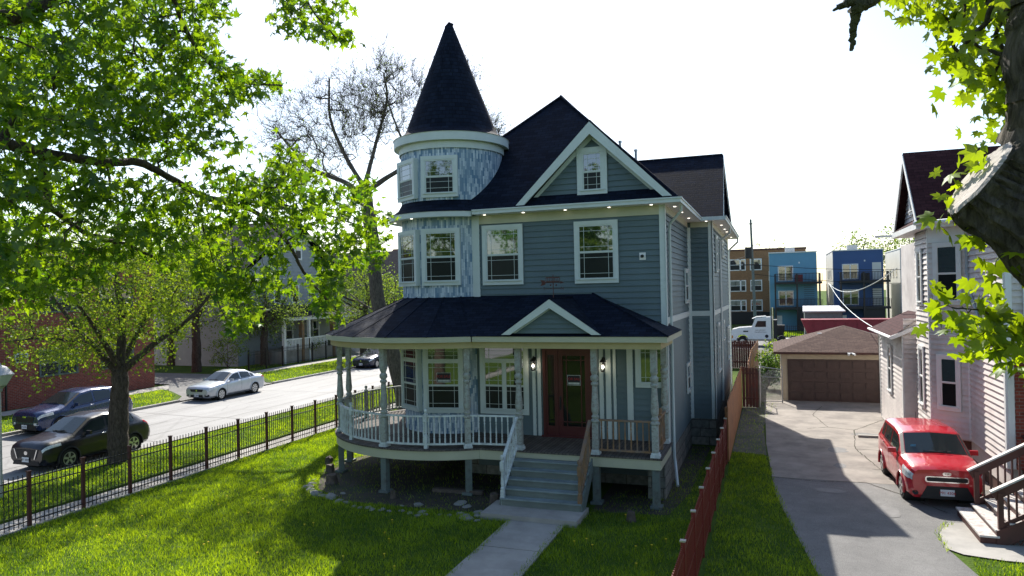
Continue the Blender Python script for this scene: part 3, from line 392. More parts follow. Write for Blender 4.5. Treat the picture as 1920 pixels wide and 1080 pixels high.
walkway('far_sidewalk', -36.9, -35.2, -20, 150, .06, 'sidewalk', 1.6)
sheet('parking_court', [[(-30.3, 28.6), (-30.3, 38.6), (-33.2, 41.0), (-36.9, 41.5), (-60, 41.5), (-60, 36), (-37, 36), (-34.5, 33.5), (-31.5, 31.5)]], .075, 'asphalt')
# front path, step pad, driveway
walkway('front_path', -6.15, -4.72, 4, 16.3, .045, 'concrete', 1.75)
sheet('driveway_concrete', [[(-.42, 37.5), (-.3, 30), (-.27, 27), (-.08, 22.3), (6.4, 22.3), (6.4, 37.5)]], .020, 'drive')
sheet('driveway_asphalt', [[(-.08, 22.3), (.0, 20.5), (.3, 18.1), (.75, 14.9), (1.25, 12), (1.7, 9), (2.0, 3), (2.2, -10), (5.2, -10), (4.9, 6), (4.2, 12), (3.6, 15.8), (3.38, 17.2), (3.4, 18.2), (3.75, 19), (5.4, 19.3), (5.4, 22.3)]], .016, 'asphalt')
sheet('stair_apron', [[(3.75, 19.05), (3.42, 18.2), (3.34, 17.2), (3.6, 16.9), (4.3, 16.75), (9, 16.75), (9, 19.6), (5.4, 19.6), (5.4, 19.3)]], .030, 'concrete')
st_ = MB()
for x, y, rx, ry in ((2.0, 26.5, .35, .5), (3.2, 29.5, .5, .3), (1.4, 21.2, .4, .25), (2.6, 19.6, .3, .45), (1.9, 24.2, .2, .3)):
    q = random.Random(int(x*100)); st_.face([(x+rx*(.7+.5*q.random())*math.cos(2*PI*k/14), y+ry*(.7+.5*q.random())*math.sin(2*PI*k/14), .0235) for k in range(14)])
struct('driveway_stains', st_, M['stain'])
ln_ = MB(); q = random.Random(5)
for x in (-26.2, -24.3, -28.3):
    y = 8
    while y < 110:
        w_ = q.uniform(.02, .035); x2 = x+q.uniform(-.06, .06); y2 = y+q.uniform(1.5, 4); ln_.face([(x-w_, y, .0165), (x+w_, y, .0165), (x2+w_, y2, .0165), (x2-w_, y2, .0165)]) if q.random() < .85 else None; x, y = x2, y2
for y in (14, 21.5, 27, 35.2, 43, 52, 60): 
    x = -30.2
    while x < -22.2: x2 = x+1; y2 = y+q.uniform(-.12, .12); ln_.face([(x, y-.03, .0165), (x2, y2-.03, .0165), (x2, y2+.03, .0165), (x, y+.03, .0165)]); x, y = x2, y2
struct('road_seams', ln_, M['stain'])
cr = MB()
for pts in ([(1.2, 30.2), (2.0, 30.7), (2.9, 30.3), (3.3, 31), (4.3, 33)], [(2.9, 30.3), (2.6, 26.8), (3.0, 24), (3.3, 22)], [(-.1, 22.3), (1.2, 22.1), (2.4, 22.35), (3.2, 21.2), (3.9, 19.9)], [(2.0, 30.7), (1.6, 33.5), (2.1, 36)], [(2.6, 26.8), (5, 26.7)], [(2.75, 24), (5, 23.6)]):
    for a, b in zip(pts, pts[1:]):
        n = 6
        for k in range(n):
            p = Vector((a[0]+(b[0]-a[0])*k/n+rnd.uniform(-.03, .03), a[1]+(b[1]-a[1])*k/n, .0245)); q = Vector((a[0]+(b[0]-a[0])*(k+1)/n+rnd.uniform(-.03, .03), a[1]+(b[1]-a[1])*(k+1)/n, .0245)); d = (q-p).normalized(); w = Vector((-d.y, d.x, 0))*rnd.uniform(.008, .02); cr.face([p-w, q-w, q+w, p+w])
struct('driveway_cracks', cr, 'dirt')
sheet('dirt_bed', [[(-14.2, 21.8), (-13.7, 19.6), (-12.6, 17.6), (-11, 16.7), (-9, 16.7), (-7.2, 16.8), (-6.8, 17.6), (-6.8, 20.4), (-8, 22), (-11, 26), (-13.8, 24.5)], [(-4.4, 17.6), (-2.5, 17.9), (-2.2, 20), (-2.1, 26), (-2.8, 26), (-2.8, 20.4), (-4.4, 20.4)]], .006, 'dirt')
sheet('gravel_strip', [[(-1.35, 25.5), (-.25, 25.2), (-.4, 30.5), (.45, 37.4), (-1.35, 37.4)]], .006, 'gravelgrass')
sheet('weedy_patch', [[(-1.3, 37.4), (.42, 37.4), (.42, 44), (6.7, 44), (6.7, 68), (-6, 68), (-6, 52), (-1.3, 52)]], .006, 'gravelgrass')
sheet('alley', [rect(-80, 80, 68, 84)], .008, 'asphalt')
sheet('back_lawn', [rect(-60, 60, 84, 95)], .010, 'ground')

# ------------------------------------------------------------ the grey-blue house
CX, CY, RT = -9.84, 21.5, 1.68
H = thing('victorian_house', 'grey-blue house with a round cone-roofed turret and curved wraparound porch', 'house', (-6.6, 20.35, 0))
def T(a, r, z): a = rad(a); return Vector((CX+r*math.sin(a), CY-r*math.cos(a), z))
FR = frame((0, 20.35, 0), (1, 0, 0), (0, -1, 0)); SD = frame((-2.8, 0, 0), (0, 1, 0), (1, 0, 0)); BF = frame((0, 26.3, 0), (1, 0, 0), (0, -1, 0)); BS = frame((-1.95, 0, 0), (0, 1, 0), (1, 0, 0))
w = MB(); siding(w, FR, -8.45, -2.8, 1.30, 7.9); siding(w, SD, 20.35, 26.3, .95, 7.98); siding(w, BF, -2.8, -1.95, .95, 7.98); siding(w, BS, 26.3, 36, .95, 7.98)
w.box(-10.8, -8.4, 22, 36, .5, 8.0); w.box(-8.6, -2.81, 20.36, 36, .3, 7.98); w.box(-2.85, -1.96, 26.31, 36, .3, 7.98)
siding(w, BS, 25.9, 32, 8.0, 10.62, clip=lambda v: (25.9+(v-8.0)*3.0/2.62, 32-(v-8.0)*3.1/2.62))
w.build('wall', 'siding', H)
w = MB(); siding(w, frame((0, 20.28, 0), (1, 0, 0), (0, -1, 0)), -7, -2.5, 8.42, 10.17, clip=lambda v: (-4.8-(10.2-v)*1.0, -4.8+(10.2-v)*1.0)); w.build('gable_wall', 'siding', H); w = MB(); siding(w, frame((0, 18.0, 0), (1, 0, 0), (0, -1, 0)), -7, -4, 4.5, 5.2, h=.13, clip=lambda v: (-5.46-(5.25-v)*1.48, -5.46+(5.25-v)*1.48))
w.build('porch_gable_wall', 'siding', H)
f = MB(); f.box(-8.9, -2.84, 20.40, 20.9, 0, .95); f.box(-3.2, -2.78, 20.35, 26.3, 0, .95); f.box(-2.8, -1.93, 26.28, 36, 0, .95); f.box(-10.8, -10.4, 23, 36, 0, .95); f.box(-3.2, -2.74, 19.15, 20.35, 0, 1.02); f.build('foundation', 'stone', H)
# turret
t = MB(); t.lathe([(RT, 0), (RT, 9.4)], (CX, CY, .95), 96); tw = t.build('turret_wall', 'mosaic', H, smooth=30)
t = MB(); t.lathe([(RT+.05, 10.10), (RT+.05, 10.34), (RT+.19, 10.34), (RT+.21, 10.32), (RT+.21, 10.56), (RT+.23, 10.58), (RT+.1, 10.60)], (CX, CY, 0), 96); t.build('turret_cornice', 'trim', H, smooth=30)
t = MB(); t.lathe([(RT+.235, 10.585), (RT+.03, 10.68), (RT-.14, 10.82), (1.46, 11.0), (.12, 14.5), (.0, 14.55)], (CX, CY, 0), 64); t.build('cone_roof', 'shingle', H, smooth=30)
t = MB(); t.tube([(CX-.12, CY, 14.42), (CX+.02, CY, 14.57), (CX+.13, CY, 14.50)], [.075, .06, .05], 8); t.build('cone_cap', 'shingle', H)
A1 = rad(40.); A0 = rad(-178)
t = MB(); t.lathe([(RT+.01, 7.955), (RT+.40, 7.955), (RT+.40, 7.94), (RT+.42, 7.94), (RT+.42, 8.10), (RT+.39, 8.11)], (CX, CY, 0), 72, A0, A1); t.build('round_eave', 'trim', H, smooth=30)
t = MB(); t.lathe([(RT+.44, 8.105), (RT+.30, 8.17), (RT+.12, 8.30), (RT-.01, 8.52)], (CX, CY, 0), 72, A0, rad(62)); t.build('skirt_roof', 'shingle', H, smooth=40)
# main roof
AP = (-6.85, 24.35, 12.5); RB = (-6.85, 32.2, 12.5)
r = MB(); r.face([(-9.84, 19.89, 8.1), (-2.3, 19.89, 8.1), AP, (-9.84, 21.45, 9.6)]); r.face([(-9.84, 21.45, 9.6), AP, RB, (-11.3, 36.6, 8.1), (-11.3, 23.4, 8.1), (-11.0, 22.6, 8.4)])
r.face([(-2.3, 19.89, 8.1), (-2.3, 32.2, 8.1), RB, AP]); r.face([(-1.43, 32.0, 8.08), (-1.43, 36.6, 8.08), RB, (-6.85, 31, 12.5)]); r.face([(-11.3, 36.6, 8.1), RB, (-1.43, 36.6, 8.08)])
r.face([(-1.62, 28.9, 10.8), (-5.15, 28.9, 10.8), (-2.25, 25.8, 8.08), (-1.5, 25.8, 8.08)]); r.face([(-1.62, 28.9, 10.8), (-1.5, 32.1, 8.03), (-2.25, 32.1, 8.08), (-5.15, 28.9, 10.8)])
r.face([(-4.78, 19.90, 10.47), (-4.78, 22.42, 10.47), (-7.08, 19.90, 8.16)]); r.face([(-4.78, 19.90, 10.47), (-2.46, 19.90, 8.16), (-4.78, 22.42, 10.47)])
r.tube([(-6.85, 24.3, 12.5), (-2.35, 19.95, 8.14)], .045, 5); r.tube([(-6.85, 24.3, 12.5), (-9.6, 21.7, 9.86)], .045, 5); r.tube([(-4.78, 19.92, 10.47), (-4.78, 22.4, 10.48)], .04, 5); r.tube([(-6.85, 24.3, 12.52), (-6.85, 32.2, 12.52)], .05, 5); r.tube([(-1.65, 28.9, 10.81), (-5.1, 28.9, 10.81)], .045, 5)
r.build('main_roof', 'shingle', H)
# eaves: soffit, gutter, frieze, belt, corner boards, rake boards
e = MB(); e.box(-8.45, -2.32, 19.91, 20.36, 7.985, 8.02); e.box(-2.8, -2.32, 20.36, 25.85, 7.985, 8.02); e.box(-2.8, -1.48, 25.85, 26.3, 7.985, 8.02); e.box(-1.95, -1.48, 26.3, 36.5, 7.985, 8.02); e.build('soffit', 'white', H)
e = MB(); e.box(-8.45, -2.26, 19.83, 19.91, 7.985, 8.115); e.box(-2.32, -2.26, 19.91, 25.79, 7.985, 8.115); e.box(-2.26, -1.42, 25.79, 25.85, 7.985, 8.115); e.box(-1.48, -1.42, 25.85, 36.5, 7.985, 8.115); e.box(-8.45, -2.22, 19.80, 19.83, 8.085, 8.125); e.box(-2.26, -2.23, 19.83, 25.79, 8.085, 8.125); e.box(-1.42, -1.39, 25.76, 36.5, 8.085, 8.125); e.build('gutter', 'trim', H)
pieces('frieze_board', 'cream', H, [(FR, (-8.42, -2.92, 7.72, 7.985, .019, .045)), (SD, (20.46, 26.15, 7.80, 7.985, .019, .04)), (BF, (-2.67, -2.07, 7.80, 7.985, .019, .04)), (BS, (26.4, 35.84, 7.80, 7.985, .019, .04))])
pieces('corner_board', 'trim', H, [(FR, (-8.66, -8.42, 5.3, 7.985, 0, .06)), (FR, (-2.92, -2.77, 4.5, 7.985, .0, .05)), (FR, (-2.92, -2.77, 1.3, 4.45, .0, .05)), (SD, (20.30, 20.44, .95, 7.985, 0, .05)), (SD, (26.16, 26.28, .95, 7.80, 0, .045)),
    (BF, (-2.06, -1.92, .95, 7.985, 0, .05)), (BF, (-2.77, -2.68, .95, 7.80, 0, .04)), (BS, (26.25, 26.38, .95, 7.985, 0, .05)), (BS, (35.85, 36, .95, 7.985, 0, .05))])
pieces('belt_board', 'trim', H, [(SD, (20.44, 26.16, 4.62, 4.80, .01, .042)), (BF, (-2.68, -2.06, 4.62, 4.80, .01, .042)), (BS, (26.38, 35.85, 4.62, 4.80, .01, .042)), (BS, (30.6, 30.7, .95, 4.6, .01, .04))])
def rake(mb, y, ax, az, hw, hz, d, th=.045, yo=None):
    for s in (-1, 1):
        L = Vector((s*hw, 0, -hz)); n = Vector((0, 0, -1))*d
        a = Vector((ax, y, az)); b = a+L
        mb.prism([a, b, b+Vector((-s*d*hw/hz*0.98, 0, 0)), a+n*1.35] if True else [], (0, 0, 0), (0, th, 0))
e = MB(); rake(e, 19.885, -4.78, 10.445, 2.28, 2.27, .26, .05); e.build('gable_rake_board', 'trim', H); e = MB(); rake(e, 20.22, -4.80, 10.20, 1.83, 1.80, .14, .05); e.build('gable_rake_board', 'trim', H)
e = MB(); rake(e, 17.83, -5.46, 5.40, 1.36, .93, .17, .05); e.build('porch_gable_board', 'trim', H); e = MB(); rake(e, 17.95, -5.46, 5.24, 1.10, .73, .07, .03); e.build('porch_gable_board', 'trim', H)
e = MB()
for s, yy, z2 in ((-1, 25.8, 8.08), (1, 32.1, 8.03)):
    a = Vector((-1.66, 28.9, 10.78)); b = Vector((-1.52, yy, z2-.02)); e.prism([a, b, b+Vector((0, -s*.18, 0)), a-Vector((0, 0, .2))], (0, 0, 0), (.04, 0, 0))
e.build('side_rake_board', 'trim', H)
e = MB(); e.face([(-4.78, 19.93, 10.4), (-4.78, 20.3, 10.4), (-7.0, 20.3, 8.16), (-7.0, 19.93, 8.16)]); e.face([(-4.78, 19.93, 10.4), (-2.55, 19.93, 8.16), (-2.55, 20.3, 8.16), (-4.78, 20.3, 10.4)]); e.build('gable_soffit', 'white', H)
def spot(p): 
    m = MB(); m.lathe([(.0, 0), (.042, 0), (.042, .012), (0, .012)], p, 10); return m.build('recessed_light', 'downlight', H)
for p in ((-8.15, 20.1), (-6.9, 20.1), (-5.6, 20.1), (-4.3, 20.1), (-3.1, 20.1), (-2.55, 20.9), (-2.55, 22.6), (-2.55, 24.6), (-2.1, 26.05), (-1.7, 28), (-1.7, 30), (-1.7, 31.5), (-1.7, 33), (-1.7, 35)): spot((p[0], p[1], 7.970))
for a in (-62, -18): q = T(a, 1.9, 7.940); spot(q)
# windows (front)
def fw(x0, x1, z0, z1, **k): return window(H, (x0, 20.312, z0), (1, 0, 0), (0, -1, 0), x1-x0, z1-z0, **k)
fw(-8.32, -7.0, 5.84, 7.67); fw(-5.40, -4.10, 5.82, 7.64)
window(H, (-5.25, 20.24, 8.36), (1, 0, 0), (0, -1, 0), .89, 1.41, case=.16)
fw(-8.48, -6.90, 1.90, 4.10, pair=True, transom=.42, case=.13); fw(-3.68, -2.80, 2.82, 4.1, style='fix', case=.12)
def tw_(a, z0, z1, w, **k):
    U = Vector((math.cos(rad(a)), math.sin(rad(a)), 0)); N = Vector((math.sin(rad(a)), -math.cos(rad(a)), 0)); rr = RT+.004
    m = MB(); fr = frame(T(a, rr, z0)-U*w/2, U, N); fbox(m, fr, .005, w-.005, .005, z1-z0-.005, -.3, -.001); m.build('window_box', 'trim', H)
    return window(H, T(a, rr, z0)-U*w/2, U, N, w, z1-z0, **k)
for a in (11, -35): tw_(a, 5.86, 7.62, 1.22); tw_(a, 8.58, 9.86, 1.16); 
tw_(11, 1.95, 4.1, 1.26, transom=.42); tw_(-35, 1.95, 4.1, 1.16, transom=.42)
# side windows
def sw(fr, y0, y1, z0, z1): 
    x = fr(0, 0, .036).x; return window(H, (x, y0, z0), (0, 1, 0), (1, 0, 0), y1-y0, z1-z0, case=.1, munt=False)
for q in ((24.9, 26.0, 5.1, 6.3), (24.9, 26.05, 2.0, 3.05)): sw(SD, *q)
for q in ((27.6, 28.5, 6.2, 7.6), (31.2, 32.5, 6.9, 7.65), (27.7, 28.7, 2.4, 4.3), (30.9, 31.6, 3.4, 4.25), (33.9, 35.2, 2.3, 3.85)): sw(BS, *q)
# front door with sidelights
dm_ = MB(); fbox(dm_, FR, -6.45, -6.36, 1.3, 3.98, 0, .10); fbox(dm_, FR, -5.02, -4.90, 1.3, 3.98, 0, .10); fbox(dm_, FR, -6.36, -5.02, 3.86, 3.98, 0, .10); fbox(dm_, FR, -6.04, -5.98, 1.3, 3.86, 0, .10)
fbox(dm_, FR, -6.36, -6.04, 1.3, 1.62, 0, .07); fbox(dm_, FR, -6.36, -6.04, 3.72, 3.86, 0, .07); fbox(dm_, FR, -6.36, -6.30, 1.62, 3.72, 0, .07); fbox(dm_, FR, -6.10, -6.04, 1.62, 3.72, 0, .07); fbox(dm_, FR, -6.5, -4.86, 1.3, 1.34, .0, .16)
door = dm_.build('front_door', 'door', H, loc=(-5.7, 20.35, 1.3))
lf = MB(); fbox(lf, FR, -5.98, -5.84, 1.34, 3.86, .02, .075); fbox(lf, FR, -5.16, -5.02, 1.34, 3.86, .02, .075); fbox(lf, FR, -5.84, -5.16, 1.34, 1.62, .02, .075); fbox(lf, FR, -5.84, -5.16, 3.70, 3.86, .02, .075)
for u in (-5.72, -5.28): fbox(lf, FR, u-.013, u+.013, 1.62, 3.70, .04, .066)
for v in (1.75, 3.57): fbox(lf, FR, -5.84, -5.16, v-.013, v+.013, .041, .0665)
lf.build('door_leaf', 'door', door); pn = MB(); pn.face([FR(-5.84, 1.62, .045), FR(-5.16, 1.62, .045), FR(-5.16, 3.7, .045), FR(-5.84, 3.7, .045)]); pn.face([FR(-6.30, 1.62, .05), FR(-6.10, 1.62, .05), FR(-6.10, 3.72, .05), FR(-6.30, 3.72, .05)]); pn.build('pane', 'doorglass', door)
hd = MB(); fbox(hd, FR, -5.94, -5.89, 2.1, 2.5, .075, .09); hd.tube([FR(-5.915, 2.15, .09), FR(-5.915, 2.2, .14), FR(-5.915, 2.4, .14), FR(-5.915, 2.45, .09)], .012, 6); hd.build('handle', 'black', door)
def signboard(fr, u, v, w, h, n):
    m = MB(); fbox(m, fr, u-w/2, u+w/2, v-h/2, v+h/2, n, n+.006); s = m.build('window_sign', 'dartxt', H, loc=fr(u, v, n)); s['label'] = 'black sale sign with red lettering and a white strip'
    m = MB(); b = .012; fbox(m, fr, u-w/2, u+w/2, v-h/2, v-h/2+b, n+.006, n+.009); fbox(m, fr, u-w/2, u+w/2, v+h/2-b, v+h/2, n+.006, n+.009); fbox(m, fr, u-w/2, u-w/2+b, v-h/2+b, v+h/2-b, n+.006, n+.009); fbox(m, fr, u+w/2-b, u+w/2, v-h/2+b, v+h/2-b, n+.006, n+.009); fbox(m, fr, u-w/2+.03, u+w/2-.03, v-h/2+.03, v-h/2+.085, n+.006, n+.009)
    m.build('sign_border', 'rail', s); text_mesh('sign_text', 'FOR SALE', .105, 'redtxt', s, fr(u, v+.035, n+.008), fr(1, 0, 0)-fr(0, 0, 0), fr(0, 0, 1)-fr(0, 0, 0))
signboard(FR, -5.50, 2.98, .40, .30, .048)
tf = frame(T(11, RT+.004, 0), (math.cos(rad(11)), math.sin(rad(11)), 0), (math.sin(rad(11)), -math.cos(rad(11)), 0)); signboard(tf, .02, 3.03, .44, .30, .03)
pieces('porch_wall_board', 'trim', H, [(FR, (a, b, 1.3, 4.25, .0, .05)) for a, b in ((-6.79, -6.69), (-6.63, -6.52), (-4.74, -4.62), (-4.55, -4.40), (-4.33, -4.25), (-3.93, -3.76))])
for x in (-6.72, -4.60):
    m = MB(); fbox(m, FR, x-.05, x+.05, 3.40, 3.66, .05, .065); m.tube([FR(x, 3.62, .06), FR(x, 3.68, .12), FR(x, 3.64, .17)], .012, 6)
    m.lathe([(.0, .10), (.03, .09), (.095, .02), (.10, 0), (.09, 0)], FR(x, 3.54, .17), 6); m.lathe([(.0, -.30), (.055, -.28), (.065, -.26), (.055, -.25)], FR(x, 3.54, .17), 6)
    for k in range(6): a = rad(60*k); m.tube([FR(x, 3.54, .17)+Vector((.09*math.sin(a), .09*math.cos(a), 0)), FR(x, 3.28, .17)+Vector((.058*math.sin(a), .058*math.cos(a), 0))], .007, 4)
    l = m.build('wall_lantern', 'black', H, loc=FR(x, 3.3, .06)); m = MB(); m.lathe([(0, -.06), (.03, -.04), (.038, 0), (.025, .045), (0, .055)], FR(x, 3.40, .17), 10); m.build('bulb', 'lamp', l, smooth=60)
    pl = bpy.data.lights.new('lantern_light', 'POINT'); pl.energy = 1.2; pl.color = (1, .85, .65); pl.shadow_soft_size = .04; po = bpy.data.objects.new('lantern_light', pl); COL.objects.link(po); po.location = FR(x, 3.40, .30)
m = MB(); fbox(m, FR, -6.60, -6.51, 3.18, 3.30, .05, .075); m.build('door_bell_box', 'white', H); m = MB(); fbox(m, FR, -3.50, -3.32, 6.45, 6.66, .018, .04); c_ = m.build('camera_mount', 'white', H); m = MB(); m.tube([FR(-3.41, 6.56, .04), FR(-3.41, 6.55, .13)], .045, 10); m.build('camera_lens', 'black', c_)
# vent pipes, downspouts
for x, y, z0, z1, s in ((-4.7, 27, 10.3, 10.86, .05), (-4.9, 25, 10.4, 10.82, .045)):
    m = MB(); m.tube([(x, y, z0), (x, y, z1)], s, 10); m.tube([(x, y, z1), (x, y, z1+.07)], s*1.35, 10); m.build('vent_pipe', 'galv', H, smooth=40)
def dspout(pts, s=.045):
    m = MB(); m.tube(pts, s, 6); return m.build('downspout', 'trim', H, smooth=30)
dspout([(-2.34, 20.6, 8.0), (-2.34, 20.62, 7.82), (-2.70, 20.95, 7.50), (-2.73, 21.0, 7.3), (-2.73, 21.0, 4.2), (-2.73, 21.0, .75), (-2.70, 20.95, .6), (-2.55, 20.2, .12)])
dspout([(-1.45, 35.9, 8.0), (-1.45, 35.92, 7.8), (-1.85, 36.05, 7.45), (-1.88, 36.08, 7.2), (-1.88, 36.08, .2)]); dspout([(-1.47, 29.6, 8.0), (-1.48, 29.62, 7.8), (-1.86, 29.7, 7.5), (-1.88, 29.7, 7.2), (-1.88, 29.7, 1.1)])
# ---- porch
DR = 3.92
arc = [T(a, DR, 0) for a in range(-164, 33, 4)]+[T(33.4, DR, 0)]
ys = arc[-1].y; poly = [(p.x, p.y) for p in arc]+[(-2.68, ys), (-2.68, 20.34)]
def hull(mb, pts, z0, z1, close=True):
    p0 = [Vector((x, y, z0)) for x, y in pts]; p1 = [Vector((x, y, z1)) for x, y in pts]; mb.face(p1); mb.face(p0[::-1])
    for k in range(len(pts)): j = (k+1) % len(pts); mb.face([p0[k], p0[j], p1[j], p1[k]])
m = MB(); hull(m, poly+[(-8.2, 20.34), (-9.0, 22), (-10.6, 24.9)], 1.255, 1.30); m.build('porch_floor', 'deck', H)
def ring(mb, r0, r1, z0, z1, a0=-164, a1=33.4, n=60): mb.lathe([(r0, z0), (r1, z0), (r1, z1), (r0, z1), (r0, z0)], (CX, CY, 0), n, rad(a0), rad(a1))
m = MB(); ring(m, DR-.10, DR-.04, 1.0, 1.253); y1 = ys+.035; m.box(-7.70, -2.72, y1, y1+.06, 1.0, 1.253); m.box(-2.78, -2.72, y1+.06, 20.3, 1.0, 1.253); m.build('porch_fascia', 'cream', H, smooth=30)
ER = 4.17; EZ = 4.42; ey = CY-ER*math.cos(rad(30.4)); ex = CX+ER*math.sin(rad(30.4))
m = MB(); m.lathe([(ER, 0), (RT-.03, 1.09)], (CX, CY, EZ), 12, rad(-172), rad(30.4)); m.face([(ex, ey, EZ), (-4.9, ey, EZ), (-4.9, 20.36, 5.52), (-8.7, 20.36, 5.52), T(30.4, RT-.03, 5.51)]); m.face([(-4.9, ey, EZ), (-2.42, ey, EZ), (-4.9, 20.36, 5.52)])
m.face([(-2.42, ey, EZ), (-2.42, 20.95, EZ), (-2.82, 20.95, EZ+.175), (-2.82, 20.36, EZ+.175), (-4.9, 20.36, 5.52)])
m.face([(-5.46, 17.84, 5.41), (-5.46, 20.15, 5.41), (-6.84, 17.84, 4.47)]); m.face([(-5.46, 17.84, 5.41), (-4.08, 17.84, 4.47), (-5.46, 20.15, 5.41)])
for k in range(13): a = -172+(202.4)*k/12; m.tube([T(a, ER, EZ+.0), T(a, RT, EZ+1.085)], .014, 4)
m.tube([(-2.42, ey, EZ+.01), (-4.9, 20.36, 5.53)], .035, 4); m.tube([(-5.46, 17.84, 5.42), (-5.46, 20.15, 5.43)], .03, 4); m.build('porch_roof', 'shingle', H)
m = MB(); ring(m, ER-.07, ER-.02, 4.27, 4.415, -172, 30.4); m.box(ex+.02, -2.44, ey+.02, ey+.07, 4.27, 4.415); m.box(-2.49, -2.44, ey+.07, 20.95, 4.27, 4.415); m.build('porch_eave_board', 'cream', H, smooth=30)
m = MB(); ring(m, ER-.30, ER-.16, 4.09, 4.268, -172, 31.5); bx = CX+(ER-.16)*math.sin(rad(31.5)); m.box(bx-.03, -2.62, ey+.16, ey+.30, 4.09, 4.268); m.box(-2.76, -2.62, ey+.30, 20.3, 4.09, 4.268); m.build('porch_beam', 'khaki', H, smooth=30)
m = MB(); m.lathe([(RT, 4.262), (ER-.07, 4.272)], (CX, CY, 0), 60, rad(-172), rad(31)); m.face([(ex-.2, ey+.07, 4.27), (-2.49, ey+.07, 4.27), (-2.49, 20.34, 4.27), (-8.9, 20.34, 4.27)]); m.build('porch_ceiling', 'cream', H)
def column(x, y, top=4.09, rot=0.):
    m = MB(); R_ = lambda u, v, z: Vector((x+u*math.cos(rot)-v*math.sin(rot), y+u*math.sin(rot)+v*math.cos(rot), z))
    s = .08; m.box(-s, s, -s, s, 1.42, 2.12, R_); m.box(-s, s, -s, s, 3.5, top, R_)
    m.lathe([(.085, 2.12), (.12, 2.15), (.12, 2.2), (.08, 2.23), (.105, 2.28), (.07, 2.34), (.10, 2.42), (.108, 2.5), (.09, 2.75), (.072, 3.05), (.07, 3.1), (.10, 3.12), (.10, 3.17), (.065, 3.20), (.11, 3.26), (.112, 3.33), (.07, 3.39), (.11, 3.5)], (x, y, 0), 12)
    cdx = m.build('porch_column', 'post', H, smooth=35, loc=(x, y, 1.3)); m = MB(); m.box(-.12, .12, -.12, .12, 1.302, 1.37, R_); m.box(-.1, .1, -.1, .1, 1.37, 1.42, R_); m.build('base_block', 'rail', cdx)
    return cdx
def post(x, y, rot=0., top=1.0):
    m = MB(); m.box(-.09, .09, -.09, .09, 0, top, lambda u, v, z: Vector((x+u*math.cos(rot)-v*math.sin(rot), y+u*math.sin(rot)+v*math.cos(rot), z))); m.box(x-.15, x+.15, y-.15, y+.15, -.02, .07); m.build('porch_post', 'postdark', H)
CRr = 3.74; angs = (29, -9, -57, -79, -128, -156); cp = []
for a in angs:
    p = T(a, CRr, 0); column(p.x, p.y, rot=rad(a)); post(p.x, p.y, rad(a))
FY_ = ys+.16
for x in (-6.55, -4.42, -2.86): column(x, FY_)
for x in (-4.42, -2.86): post(x, FY_)
column(-2.86, 20.2)
def baluster(mb, p, h, sq=.018):
    x, y, z = p; s = sq
    mb.box(x-s, x+s, y-s, y+s, z, z+h*.22); mb.box(x-s, x+s, y-s, y+s, z+h*.82, z+h)
    mb.tube([(x, y, z+h*.22), (x, y, z+h*.27), (x, y, z+h*.30), (x, y, z+h*.40), (x, y, z+h*.7), (x, y, z+h*.74), (x, y, z+h*.78), (x, y, z+h*.82)], [.012, .026, .018, .026, .015, .024, .014, .02], 6, cap=False)
def bar(mb, a, b, w, h):
    a = Vector(a); b = Vector(b); d = b-a; L = d.length; u = d.normalized(); s = Vector((-u.y, u.x, 0)); s = s.normalized() if s.length > 1e-6 else Vector((1, 0, 0)); k = u.cross(s)
    c = [a+u*x*L+s*y*w/2+k*z*h/2 for z in (-1, 1) for y in (-1, 1) for x in (0, 1)]
    for q in ((0, 2, 3, 1), (4, 5, 7, 6), (0, 1, 5, 4), (2, 6, 7, 3), (0, 4, 6, 2), (1, 3, 7, 5)): mb.face([c[i] for i in q])
def newel(mb, x, y, z0, h):
    s = .05; mb.box(x-s, x+s, y-s, y+s, z0, z0+h*.30); mb.box(x-s, x+s, y-s, y+s, z0+h*.68, z0+h*.86)
    mb.lathe([(.05, h*.30), (.058, h*.33), (.035, h*.36), (.05, h*.42), (.035, h*.64), (.055, h*.67), (.05, h*.68)], (x, y, z0), 10); mb.lathe([(.045, h*.86), (.03, h*.885), (.05, h*.92), (.055, h*.95), (.04, h*.985), (0, h)], (x, y, z0), 10)
def rail_run(pts, mat, z0=1.3, h=.90, new=None, label=None, step=.15):
    m = MB(); P = [Vector(p) for p in pts]; L = [0.]
    for a, b in zip(P, P[1:]): L.append(L[-1]+(b-a).length); bar(m, a+Vector((0, 0, h)), b+Vector((0, 0, h)), .085, .045); bar(m, a+Vector((0, 0, .12)), b+Vector((0, 0, .12)), .06, .05)
    n = max(2, int(L[-1]/step)); 
    for k in range(n):
        t_ = L[-1]*(k+.5)/n; j = max(i for i in range(len(L)) if L[i] <= t_); j = min(j, len(P)-2); q = P[j].lerp(P[j+1], (t_-L[j])/(L[j+1]-L[j])); baluster(m, (q.x, q.y, q.z+.14), h-.16)
    if new is not None:
        t_ = L[-1]*new; j = max(i for i in range(len(L)) if L[i] <= t_); q = P[j].lerp(P[j+1], (t_-L[j])/(L[j+1]-L[j])); newel(m, q.x, q.y, q.z, 1.12)
    o = m.build('porch_railing', mat, H, smooth=35, loc=P[0])
    if label: o['label'] = label
def arcp(a, b, r=CRr, n=10): return [T(a+(b-a)*k/n, r, 1.3) for k in range(n+1)]
rail_run(arcp(27.5, -7.5), 'rail', new=.47); rail_run(arcp(-10.5, -55.5), 'rail', new=.5); rail_run(arcp(-58.5, -77.5), 'post'); rail_run(arcp(-80.5, -126.5), 'post', new=.35); rail_run(arcp(-129.5, -154.5), 'post', new=.5)
